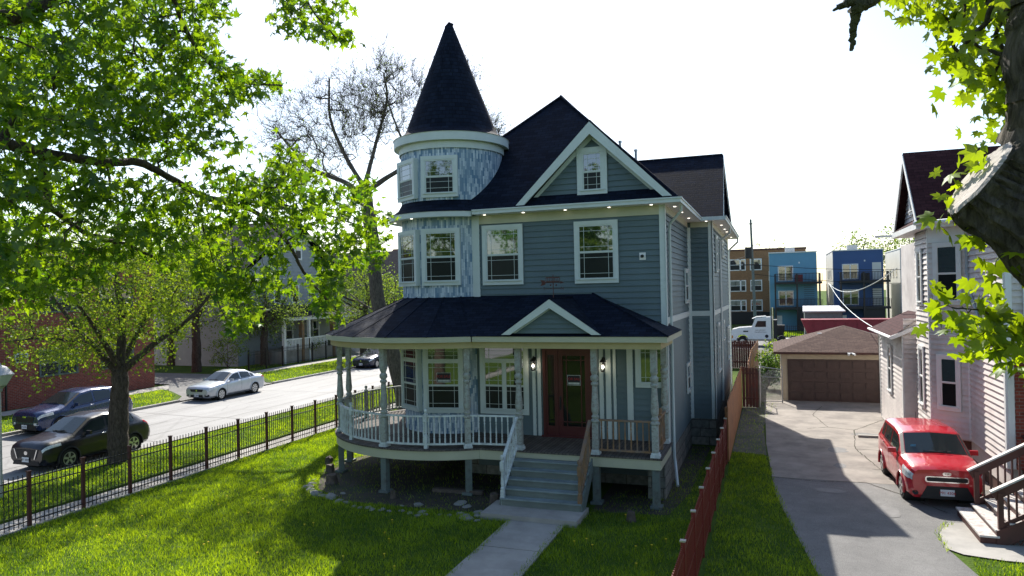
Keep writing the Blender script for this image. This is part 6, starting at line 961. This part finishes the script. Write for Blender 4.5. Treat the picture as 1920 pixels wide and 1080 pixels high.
def leaf_mesh(name, tmpl, pos, size, mat, parent, fan=True, droop=.55, seed=1, loc=None, up=.25):
    r = np.random.default_rng(seed); N = len(pos); T0 = np.array(tmpl); K = len(T0)
    d = r.normal(size=(N, 3)); d[:, 2] -= droop; d /= np.linalg.norm(d, axis=1)[:, None]          # leaf axis
    nn = r.normal(size=(N, 3))*.8; nn[:, 2] += up*2; s = np.cross(d, nn); s /= np.linalg.norm(s, axis=1)[:, None]; n3 = np.cross(s, d)
    sz = size*(.65+.7*r.random(N)); curl = .18+.25*r.random(N)
    X_ = T0[:, 0][None, :, None]; Y_ = T0[:, 1][None, :, None]; Z_ = -(np.abs(T0[:, 0])[None, :]**1.3*curl[:, None]+.22*T0[:, 1][None, :]**2)[:, :, None]
    V = pos[:, None, :]+sz[:, None, None]*(s[:, None, :]*X_+d[:, None, :]*Y_+n3[:, None, :]*Z_)
    if fan: F = np.array([[0, k, k+1] for k in range(1, K-1)]+[[0, K-1, 1]][:0]); fs = 3
    else: F = np.array([list(range(K))]); fs = K
    nf = len(F); idx = (F[None]+(np.arange(N)*K)[:, None, None]).reshape(-1)
    me = bpy.data.meshes.new(name); off = np.array(loc if loc is not None else (0, 0, 0)); me.vertices.add(N*K); me.vertices.foreach_set('co', (V-off).astype(np.float32).ravel())
    me.loops.add(len(idx)); me.loops.foreach_set('vertex_index', idx.astype(np.int32)); me.polygons.add(N*nf); me.polygons.foreach_set('loop_start', (np.arange(N*nf)*fs).astype(np.int32))
    at = me.attributes.new('rnd', 'FLOAT', 'POINT'); at.data.foreach_set('value', np.repeat(r.random(N), K).astype(np.float32)); me.update(calc_edges=True); me.materials.append(M[mat])
    o = bpy.data.objects.new(name, me); COL.objects.link(o)
    if parent is not None: o.parent = parent
    return o
def catmull(P, n=5):
    P = [np.array(p, float) for p in P]; Q = [2*P[0]-P[1]]+P+[2*P[-1]-P[-2]]; out = []
    for i in range(1, len(Q)-2):
        for k in range(n):
            t = k/n; a, b, c, d = Q[i-1:i+3]; out.append(.5*((2*b)+(-a+c)*t+(2*a-5*b+4*c-d)*t*t+(-a+3*b-3*c+d)*t**3))
    out.append(P[-1]); return out
def grow(skel, centers, tip=.004, seed=0, jit=.12, segs=4, sides=5, expo=.5, detail=6):
    r = np.random.default_rng(seed); nodes = []; par = []; rr = []; m = MB(); off = []
    for P, a, b in skel:
        Q = catmull(P, detail); L = len(Q); Q2 = [q+(r.normal(size=3)*a*(.12 if a < .1 else .035) if 0 < i < L-1 else 0) for i, q in enumerate(Q)]
        m.tube([tuple(q) for q in Q2], [max(.002, (a+(b-a)*(i/(L-1))**.8)*(1+(.07 if a < .1 else .03)*r.normal())) for i in range(L)], 12 if a > .1 else 8)
        for i, q in enumerate(Q2): nodes.append(q); par.append(-1); rr.append(a+(b-a)*(i/(L-1)))
    nodes = np.array(nodes); N0 = len(nodes); C_ = np.array(centers); cap = N0+len(C_)*segs+8; ND = np.zeros((cap, 3)); ND[:N0] = nodes; n = N0; par = list(par); rr = list(rr)
    dm = np.array([np.min(np.linalg.norm(ND[:N0]-c, axis=1)) for c in C_]); order = np.argsort(dm); ends = []
    for ci in order:
        c = C_[ci]; dd = np.linalg.norm(ND[:n]-c, axis=1); dd[:N0] *= 1.0; j = int(np.argmin(dd*(1+.25*(ND[:n, 2] > c[2]+.3)))); a = ND[j].copy(); prev = j; v = c-a; L = np.linalg.norm(v)
        bend = r.normal(size=3)*L*jit; bend[2] += L*.10
        for k in range(1, segs+1):
            t = k/segs; p = a+v*t+bend*math.sin(PI*t)*.8+(r.normal(size=3)*L*.02 if k < segs else 0); ND[n] = p; par.append(prev); rr.append(0); prev = n; n += 1
        ends.append(n-1)
    cnt = np.zeros(n)
    for e in ends:
        k = e
        while k >= N0: cnt[k] += 1; k = par[k]
    for i in range(N0, n):
        p = par[i]; ra = min(tip*(max(1, cnt[p] if p >= N0 else cnt[i]+.5))**expo, rr[p]*.8 if p < N0 else 9); rb = tip*max(1, cnt[i])**expo
        rb = min(rb, ra); m.tube([tuple(ND[p]), tuple(ND[i])], [ra, rb*.95], sides if cnt[i] > 3 else 3, cap=False)
    return m, ND[:n], N0
def scatter(cent, n, rad_, seed, flat=.8):
    r = np.random.default_rng(seed); C_ = np.repeat(np.array(cent), n, axis=0); d = r.normal(size=C_.shape)*rad_*.55; d[:, 2] *= flat; return C_+d
def ellipsoid(c, R_, n, seed, inner=.35, lower=-1., holes=0):
    r = np.random.default_rng(seed); out = []; H_ = [np.array(c)+r.uniform(-1, 1, 3)*np.array(R_)*.8 for _ in range(holes)]
    while len(out) < n:
        v = r.normal(size=3); v /= np.linalg.norm(v); 
        if v[2] < lower: continue
        k = (inner+(1-inner)*r.random()**.6)*(.82+.25*math.sin(v[0]*5+seed)*math.sin(v[1]*4+v[2]*3)+.1*r.random()); p = np.array(c)+v*k*np.array(R_)
        if any(np.linalg.norm((p-h)/np.array(R_)) < .22 for h in H_): continue
        out.append(p)
    return out
def tree(name, label, base, skel, cent, tmpl, nleaf, crad, size, lmat, bark='bark', tip=.004, fan=True, seed=1, group=None, cat='tree', droop=.5, jit=.12, sides=5, segs=4):
    t_ = thing(name, label, cat, base, group); m, ND, N0 = grow(skel, cent, tip, seed, jit, segs, sides); tr = m.build('trunk', bark, t_, smooth=60)
    if nleaf: leaf_mesh('crown', tmpl, scatter(cent, nleaf, crad, seed+5), size, lmat, t_, fan, droop, seed+9, loc=base)
    return t_
def auto_tree(name, label, base, h, R_, cz, trunk_r, ncl, nleaf, crad, size, lmat, seed, tmpl=None, group=None, nl=7, bark='bark', tip=.012, holes=3, lean=(0, 0), inner=.35, cat='tree', fork=.35):
    r = np.random.default_rng(seed); b = np.array(base, float); c = b+np.array([lean[0], lean[1], cz]); zt = h*fork; top = c+np.array([0, 0, R_[2]*.5]); f_ = b+np.array([lean[0]*.4, lean[1]*.4, zt])
    skel = [([tuple(b-np.array([0, 0, .2])), tuple(b+(f_-b)*.5+r.normal(size=3)*.05), tuple(f_)], trunk_r*1.15, trunk_r*.85), ([tuple(f_), tuple((f_+top)/2+r.normal(size=3)*R_[0]*.08), tuple(top)], trunk_r*.75, trunk_r*.15)]
    for k in range(nl):
        a = 2*PI*k/nl+r.uniform(-.3, .3); e = r.uniform(-.25, .75); tgt = c+np.array([math.cos(a)*R_[0]*.72, math.sin(a)*R_[1]*.72, e*R_[2]*.8]); st = f_+(top-f_)*r.uniform(0, .4)*(k % 3 > 0); mid = st*.55+tgt*.45+np.array([0, 0, R_[2]*.05])+r.normal(size=3)*R_[0]*.06
        skel.append(([tuple(st), tuple(mid), tuple(tgt)], trunk_r*.42, trunk_r*.10))
    return tree(name, label, base, skel, ellipsoid(c, R_, ncl, seed, inner, holes=holes), tmpl or tiny_leaf(), nleaf, crad, size, lmat, bark, tip, tmpl is not None, seed, group, cat)
SK = [([p for p in P], a, b) for P, a, b in MAPLE_L]; SK[-1] = (list(SK[-1][0])[:2]+[(-10.7, 4.66, -.2)], .2, .32)
tree('maple_tree', 'big silver maple whose limbs and dark green leaves fill the upper left foreground', (-10.7, 4.66, 0), SK, MAPLE_C, silver_leaf(), 23, .205, .118, 'leaf_maple', tip=.0032, seed=3, droop=.7)
SK = [([p for p in P], a, b) for P, a, b in RMAPLE_L]; SK[0] = (list(SK[0][0])[1:]+[], SK[0][1], SK[0][2]); SK[0][0].insert(0, (1.95, 4.5, -.2))
rt = thing('maple_tree', 'near maple trunk with bright lime leaves and a sawn-off limb at the right edge', 'tree', (1.75, 4.5, 0))
stub = SK.pop(1); m, ND, N0 = grow(SK, RMAPLE_C, .0022, 8, .1, 4, 6, detail=10); m.build('trunk', 'barkmoss', rt, smooth=60)
Q = catmull(stub[0], 14); Q = [Vector(tuple(q)) for q in Q]; m = MB(); nS = 96; qr = np.random.default_rng(4); bumps = np.cumsum(qr.normal(size=(len(Q)+1, nS))*.0022, axis=0)+np.repeat(qr.normal(size=(1, nS)), len(Q)+1, 0)*.006
ax = (Q[-1]-Q[-2]).normalized(); up_ = Vector((0, 0, 1)); sdv = ax.cross(up_).normalized(); upv = sdv.cross(ax); rings = []
for k, q in enumerate(Q):
    t = k/(len(Q)-1); R0 = .30+(.205-.30)*t**.6; row = []
    for j in range(nS): a = 2*PI*j/nS; row.append(q+(sdv*math.cos(a)+upv*math.sin(a))*(R0*(1+.05*math.sin(3*a+1)+.03*math.sin(7*a+k*.2))+bumps[k][j]*(.25 if k > len(Q)-4 else 1)))
    rings.append(row)
for a, b in zip(rings, rings[1:]):
    for j in range(nS): m.face([a[j], a[(j+1) % nS], b[(j+1) % nS], b[j]])
m2 = {}; nv = []; mp_ = []
for p in m.v:
    k = (round(p.x, 5), round(p.y, 5), round(p.z, 5))
    if k not in m2: m2[k] = len(nv); nv.append(p)
    mp_.append(m2[k])
m.v = nv; m.f = [[mp_[i] for i in f_] for f_ in m.f]; m.build('sawn_limb', 'barkmoss', rt, smooth=70)
m = MB(); c = sum(rings[-1], Vector())/nS; e_ = rings[-1]; inner_ = [c+(p-c)*.9+ax*.012 for p in e_]
for j in range(nS): m.face([e_[j], e_[(j+1) % nS], inner_[(j+1) % nS], inner_[j]]); m.face([inner_[j], inner_[(j+1) % nS], c+ax*.008])
m.build('cut_face', 'cutwood', rt)
m = MB(); [m.lathe([(0, -.11), (.09, -.08), (.13, 0), (.10, .09), (0, .12)], tuple(Vector(p)), 14) for p in ((Vector(RMAPLE_L[0][0][5])+Vector((-.17, -.06, -.03))),)]; m.build('knot', 'barkmoss', rt, smooth=70)
leaf_mesh('crown', norway_leaf(), scatter(RMAPLE_C, 7, .15, 17), .064, 'leaf_near', rt, True, .6, 19, loc=(1.75, 4.5, 0))
# kerbside tree
sk = [([(-21.0, 18.2, 0), (-21.05, 18.25, 1.3), (-21.0, 18.3, 2.5), (-21.0, 18.3, 3.2)], .34, .26), ([(-21.0, 18.3, 3.0), (-21.1, 18.5, 5), (-21.3, 18.4, 7.2), (-21.2, 18.6, 8.6)], .18, .04), ([(-21.0, 18.3, 3.1), (-22.0, 18.0, 4.2), (-23.2, 17.8, 5.5), (-24.0, 17.4, 6.8)], .15, .03),
      ([(-21.0, 18.3, 3.1), (-20.1, 18.8, 4.0), (-18.9, 19.4, 5.0), (-18.0, 20.0, 6.4)], .14, .03), ([(-21, 18.3, 3.3), (-21.4, 19.8, 5), (-21.6, 21, 6.8)], .12, .03), ([(-21, 18.3, 3.3), (-20.6, 17.0, 4.8), (-20.3, 15.8, 6.0)], .12, .03), ([(-22, 18, 4.2), (-22.8, 16.8, 4.4), (-23.4, 15.6, 4.3)], .05, .02)]
tree('street_tree', 'young kerbside tree with a grey trunk standing by the black car', (-21.0, 18.2, .1), sk, ellipsoid((-21.4, 18.3, 6.0), (4.0, 4.0, 3.3), 460, 21, .3, holes=5)+ellipsoid((-22.4, 17.6, 4.2), (2.6, 2.6, 1.2), 60, 22), simple_leaf(), 40, .36, .10, 'leaf_street', tip=.006, seed=12)
# large nearly bare tree behind the turret
rb_ = np.random.default_rng(3)
sk = [([(-16.2, 29.8, -.1), (-16.6, 30, 1.2), (-17.1, 30, 3), (-17.8, 30, 5.4), (-18.0, 30, 8), (-18.3, 30, 10.2), (-18.4, 30, 10.9)], .42, .30), ([(-18.3, 30, 10.2), (-19.6, 30.2, 11.2), (-21.6, 30.5, 12.0), (-23.2, 31, 13.2), (-24.3, 31, 14.4)], 0.160, .05), ([(-18.4, 30, 10.8), (-19.2, 29.6, 12.4), (-19.8, 29.3, 14.2), (-19.6, 29, 16.0)], 0.136, .04),
      ([(-18.4, 30, 10.6), (-17.4, 30.2, 11.2), (-16.0, 30.4, 12.0), (-14.8, 30.6, 13.2), (-14.4, 30.8, 15.2)], 0.152, .05), ([(-18.4, 30, 10.9), (-18.1, 30.6, 13), (-17.6, 30.9, 15.2), (-17.8, 31, 16.6)], 0.120, .04), ([(-16.0, 30.4, 12.0), (-16.4, 29.8, 13.4), (-16.9, 29.4, 15.3)], 0.080, .03), ([(-14.8, 30.6, 13.2), (-13.4, 30.4, 14.6), (-12.9, 30.2, 16.4)], 0.072, .03), ([(-16, 30.4, 12), (-13.6, 30.8, 12.4), (-11.8, 31, 13.0)], 0.064, .02), ([(-21.6, 30.5, 12), (-22.3, 29.8, 11.3), (-23.4, 29.4, 10.6)], 0.056, .02), ([(-17.6, 30, 4.7), (-19.2, 30.4, 5.4), (-20.6, 30.8, 6.4)], 0.056, .02)]
cb = ellipsoid((-20.8, 30.2, 14.0), (4.6, 3.4, 2.9), 460, 31, .35)+ellipsoid((-17.2, 30.4, 15.2), (2.6, 2.6, 2.6), 280, 32, .3)+ellipsoid((-13.6, 30.4, 15.0), (1.6, 2, 2.5), 110, 33, .3)+ellipsoid((-22.8, 30, 11.3), (2.8, 2.4, 1.8), 130, 34, .3)+ellipsoid((-12.2, 30.8, 13.0), (1.1, 1.2, 1.4), 50, 35, .3)
bt = tree('bare_tree', 'tall nearly leafless tree with dark forked limbs rising behind the turret', (-16.2, 29.8, 0), sk, cb, tiny_leaf(), 0, .5, .07, 'leaf_far', bark='barkgrey', tip=.006, seed=33, jit=.14, segs=5)
r_ = np.random.default_rng(2); tw = []; CB = np.array(cb); mt_ = MB()
for c in cb:                                   # fine twigs at the branch ends
    for k in range(8):
        d = r_.normal(size=3)*.75; w0 = c-np.array([-18.4, 30, 10.5]); d += w0/np.linalg.norm(w0)*.9; d[2] += .2; d /= np.linalg.norm(d); L = r_.uniform(.35, .95); p = c+d*L*.5+r_.normal(size=3)*.04; q = c+d*L+r_.normal(size=3)*.10; mt_.tube([tuple(c), tuple(p), tuple(q)], [.0065, .0055, .004], 3, cap=False); tw.append(q)
mt_.build('twigs', 'barkgrey', bt); tw = np.array(tw); leaf_mesh('crown', tiny_leaf(), tw[r_.random(len(tw)) < .55]+r_.normal(size=(1, 3))*.02, .07, 'leaf_far', bt, False, .2, 5, loc=(-16.2, 29.8, 0))
# trees across and up the street
far = [(-33, 70, 13, 5, 'leaf_far', 'pale yellow-green tree across the street just left of the bare tree'), (-27, 84, 14, 6, 'leaf_far', 'tall pale spring tree at the far end of the street behind the porch roof'), (-40, 92, 16, 7, 'leaf_street', 'broad green tree closing the street view'), (-20.4, 58, 8, 3.6, 'leaf_far', 'light green kerb tree farther up the near side of the street'), (-33.5, 54, 9.5, 4.2, 'leaf_far', 'feathery yellow-green tree in front of the grey porch house'),
       (-39.3, 48.2, 8.5, 4.0, 'leaf_far', 'pale leafy tree at the left front corner of the grey porch house'), (-36.1, 63, 9, 4.2, 'leaf_street', 'green tree just past the grey porch house'), (-41.5, 43, 11, 4.6, 'leaf_street', 'dense green tree shading the parking court'), (-47, 34, 12, 5.5, 'leaf_dark', 'dark tree behind the brick building roof'), (-48, 47, 15, 6, 'leaf_street', 'tall green tree behind the parking court'), (-55, 60, 16, 7, 'leaf_street', 'large tree behind the grey porch house'), (-60, 18, 16, 7, 'leaf_street', 'tall tree rising behind the brick building, leftmost'), (-56, 30, 17, 7, 'leaf_far', 'pale tree rising behind the brick building'), (-24, 70, 9, 4, 'leaf_far', 'bright spring tree near the far end of the near kerb'), (-15, 68, 9, 4, 'leaf_far', 'pale tree beyond the back gardens left of the house')]
for i, (x, y, h, R_, mt, lb) in enumerate(far):
    auto_tree('tree', lb, (x, y, 0), h, (R_, R_, h*.38), h*.58, .22+.01*h, 240 if y < 62 else 120, 24, .062*h, .16 if y < 60 else .22, mt, 50+i, tip=.012, group=None)
for i, (x, y, h, R_, mt, nl_, lb) in enumerate(((14, 122, 15.5, 5.5, 'leaf_far', 16, 'green tree rising behind the navy town house, left of two'), (20.5, 126, 16.5, 5, 'leaf_far', 14, 'taller green tree rising behind the navy town house, right of two'), (0, 134, 15.5, 5.5, 'leaf_far', 2, 'sparse bare-looking tree above the tan brick block'), (-13, 126, 14, 3.5, 'leaf_far', 14, 'green tree tip above the left end of the tan brick block'))):
    auto_tree('tree', lb, (x, y, 0), h, (R_, R_, h*.3), h*.68, .3, 90, nl_, 1.0, .34, mt, 80+i, tip=.03)
# shrubs and saplings across the street
for i, (x, y, h, R_, lb) in enumerate(((-38.6, 53.5, 2.6, 1.2, 'bright bushy shrub by the steps of the grey porch house'), (-39.3, 57, 1.9, 1.6, 'low dark shrub beneath the porch steps'), (-38.5, 43, 3.2, 1.5, 'dark shrub at the edge of the parking court'), (-.2, 74.5, 1.4, .8, 'leafy weed shrub beside the truck'), (-7, 86.5, 2.2, 1.3, 'dark shrub in the back yard left of the truck'), (-.2, 41.5, 2.0, .8, 'green vines climbing behind the chain-link gate'), (.1, 46, 2.6, 1.2, 'leafy bush behind the garage corner'))):
    auto_tree('shrub', lb, (x, y, 0), h, (R_, R_, h*.45), h*.55, .05, 60, 22, .3, .12, 'leaf_street' if i % 2 == 0 else 'leaf_dark', 120+i, cat='shrub', fork=.12)
# trees on the opposite verge, behind the viewpoint: they close the sky in front of the facade and show in its windows
for i, (x, y, h, R_) in enumerate(((-16, -13, 15, 6.5), (-4, -16, 16, 7), (9, -14, 15, 6.5))):
    auto_tree('tree', ('round green tree mirrored in the house windows, west one', 'round green tree mirrored in the house windows, middle one', 'round green tree mirrored in the house windows, east one')[i], (x, y, 0), h, (R_, R_, h*.42), h*.56, .4, 200, 24, .8, .30, 'leaf_behind', 140+i, tip=.02)

# ------------------------------------------------------------ grass
def blades(name, polys, dens, h, seed, excl=(), z=0., lw=.006, label=None, vary=1.):
    r = np.random.default_rng(seed); P = []
    for poly in polys:
        pa = np.array(poly); x0, y0 = pa.min(0); x1, y1 = pa.max(0); n = int((x1-x0)*(y1-y0)*dens); x = r.uniform(x0, x1, n); y = r.uniform(y0, y1, n)
        def ins(pl, x, y):
            c = np.zeros(len(x), bool); k = len(pl)
            for i in range(k):
                xa, ya = pl[i]; xb, yb = pl[i-1]; c ^= ((ya > y) != (yb > y)) & (x < (xb-xa)*(y-ya)/(yb-ya+1e-12)+xa)
            return c
        ok = ins(poly, x, y)
        for e in excl: ok &= ~ins(e, x, y)
        P.append(np.c_[x[ok], y[ok]])
    P = np.concatenate(P); big = np.sin(P[:, 0]*.9+2*np.sin(P[:, 1]*.55+seed))*np.sin(P[:, 1]*.8+1.7*np.sin(P[:, 0]*.7)); fine = np.sin(P[:, 0]*3.3+2*np.sin(P[:, 1]*2.7))*np.sin(P[:, 1]*3.9+2*np.sin(P[:, 0]*2.2))
    keep = r.random(len(P)) < np.clip(1.05-.75*np.clip(big*.7+fine*.6-.35, 0, 1)*vary, .15, 1); P = P[keep]; big = big[keep]
    N = len(P); clump = np.sin(P[:, 0]*2.1+np.sin(P[:, 1]*1.7)*2)*np.sin(P[:, 1]*2.6+np.sin(P[:, 0]*1.3)*2)+.6*np.sin(P[:, 0]*7+3*np.sin(P[:, 1]*5))*np.sin(P[:, 1]*8)
    hh = h*(.55+.75*r.random(N))*(1+.28*vary*clump); a = r.uniform(0, 2*PI, N); w_ = lw*(.7+.6*r.random(N)); ln = r.normal(size=(N, 2))*.38*hh[:, None]
    V = np.zeros((N, 5, 3)); dx = np.c_[np.cos(a), np.sin(a)]
    V[:, 0, :2] = P-dx*w_[:, None]; V[:, 1, :2] = P+dx*w_[:, None]; V[:, 2, :2] = P+ln*.45+dx*w_[:, None]*.75; V[:, 3, :2] = P+ln*.45-dx*w_[:, None]*.75; V[:, 2, 2] = V[:, 3, 2] = hh*.6; V[:, 4, :2] = P+ln*1.1; V[:, 4, 2] = hh; V[:, :, 2] += z
    idx = np.array([[0, 1, 2, 3]]); me = bpy.data.meshes.new(name); me.vertices.add(N*5); me.vertices.foreach_set('co', V.astype(np.float32).ravel()); q = np.concatenate([np.array([0, 1, 2, 3, 3, 2, 4])[None]+(np.arange(N)*5)[:, None]], 0).reshape(-1)
    me.loops.add(len(q)); me.loops.foreach_set('vertex_index', q.astype(np.int32)); me.polygons.add(N*2); ls = np.zeros((N, 2), np.int32); ls[:, 0] = np.arange(N)*7; ls[:, 1] = ls[:, 0]+4; me.polygons.foreach_set('loop_start', ls.ravel())
    at = me.attributes.new('rnd', 'FLOAT', 'POINT'); rv = np.clip(.48+.2*clump-.22*big+.27*r.normal(size=N), 0, 1); at.data.foreach_set('value', np.repeat(rv, 5).astype(np.float32)); me.update(calc_edges=True); me.materials.append(M['grass'])
    o = bpy.data.objects.new(name, me); COL.objects.link(o); tag(o, label, 'grass', kind='stuff'); return o
bed = [(-13.6, 20.8), (-13.2, 18.6), (-12.4, 17.4), (-10.8, 16.6), (-7.0, 16.6), (-6.9, 20.3), (-9, 24), (-13, 25)]; path = [(-6.06, 2), (-4.81, 2), (-4.81, 16.27), (-4.48, 16.35), (-4.42, 18), (-6.9, 18), (-6.84, 16.35), (-6.06, 16.27)]
blades('lawn_grass', [[(-17.42, 9.3), (-13, 9.3), (-9, 10.4), (-5.5, 11.6), (-1.5, 12.6), (-1.5, 17.5), (-7, 18), (-14, 24), (-17.42, 30)]], 900, .085, 1, (bed, path), label='long green grass of the front lawn inside the fences')
blades('lawn_grass', [[(-14, 24), (-10.9, 26), (-10.9, 34), (-17.42, 34), (-17.42, 28)], [(-4.2, 17.4), (-1.5, 17.4), (-1.55, 26), (-2.7, 26), (-2.7, 20.3), (-4.2, 19.5)]], 260, .06, 2, (), label='thin shaded grass beside the house walls')
blades('bed_weeds', [bed, [(-1.3, 24.5), (-.3, 24.5), (-.4, 31), (.3, 37), (-1.3, 37)]], 70, .07, 3, (), label='sparse weeds in the dirt bed and the gravel strip')
blades('strip_grass', [[(-1.35, 11), (1.5, 11), (.75, 14.9), (.3, 18.1), (-.05, 21.5), (-.3, 25.2), (-1.35, 25.2)]], 800, .075, 4, (), label='grass strip between the red-brown fence and the driveway')
blades('verge_grass', [[(-21.87, 8), (-18.4, 8), (-18.4, 38), (-21.87, 38)]], 420, .075, 5, (), z=.10, lw=.008, label='grass of the near verge between kerb and sidewalk')
blades('verge_grass', [[(-35.1, 16), (-30.6, 16), (-30.6, 29.8), (-31.7, 31.4), (-34.0, 33.0), (-35.1, 33.5)], [(-33.4, 40.6), (-30.6, 38.2), (-30.6, 66), (-35.1, 66), (-35.1, 41)]], 150, .08, 6, (), z=.10, lw=.014, label='bright grass of the far verge across the street')
blades('yard_grass', [[(-41, 44), (-37.5, 44), (-37.5, 66), (-38, 66)]], 100, .10, 7, (), lw=.016, label='grass in the fenced front yard across the street')
blades('edge_grass', [[(-.5, 25), (-.12, 25), (.0, 21.5), (.38, 18.1), (.84, 14.9), (1.4, 11.9), (1.1, 11.9), (.6, 14.9), (.2, 18), (-.1, 21.5)], [(-6.12, 12), (-6.0, 12), (-6.0, 16.2), (-6.12, 16.2)], [(-4.86, 12), (-4.7, 12), (-4.7, 16.2), (-4.86, 16.2)], [(3.3, 16.8), (3.45, 17.2), (3.45, 18.2), (3.9, 19), (3.7, 19.1), (3.3, 18.2)]], 260, .085, 11, (), z=.01, label='ragged grass leaning over the edges of the driveway and the path')
blades('corner_grass', [[(3.62, 15.7), (4.2, 12), (7, 12), (7, 16.7), (4.4, 16.7), (3.7, 16.8)]], 800, .08, 8, (), label='bright sunlit grass at the lower right corner')
blades('back_grass', [[(-14, 84.7), (5, 84.7), (5, 94), (-14, 94)]], 40, .16, 9, (), lw=.03, label='bright grass of the back yards beyond the alley')
pr_ = None; fm_ = MB(); fm_.lathe([(0, .0), (.022, .006), (.026, .014), (0, .022)], (0, 0, .09), 8); fm_.tube([(0, 0, 0), (0, 0, .09)], .003, 4)
for i in range(30):
    if i < 22: x, y = rnd.uniform(-16, -7.2), rnd.uniform(11.6, 16)
    else: x, y = rnd.uniform(-4.2, -1.8), rnd.uniform(14, 17.5)
    if i == 0: o = pr_ = fm_.build('dandelion', 'flowers')
    else: o = pr_.copy(); COL.objects.link(o)
    o.location = (x, y, rnd.uniform(-.01, .03)); tag(o, 'tiny yellow dandelion head standing in the lawn grass', 'flower', 'dandelions in the lawn')
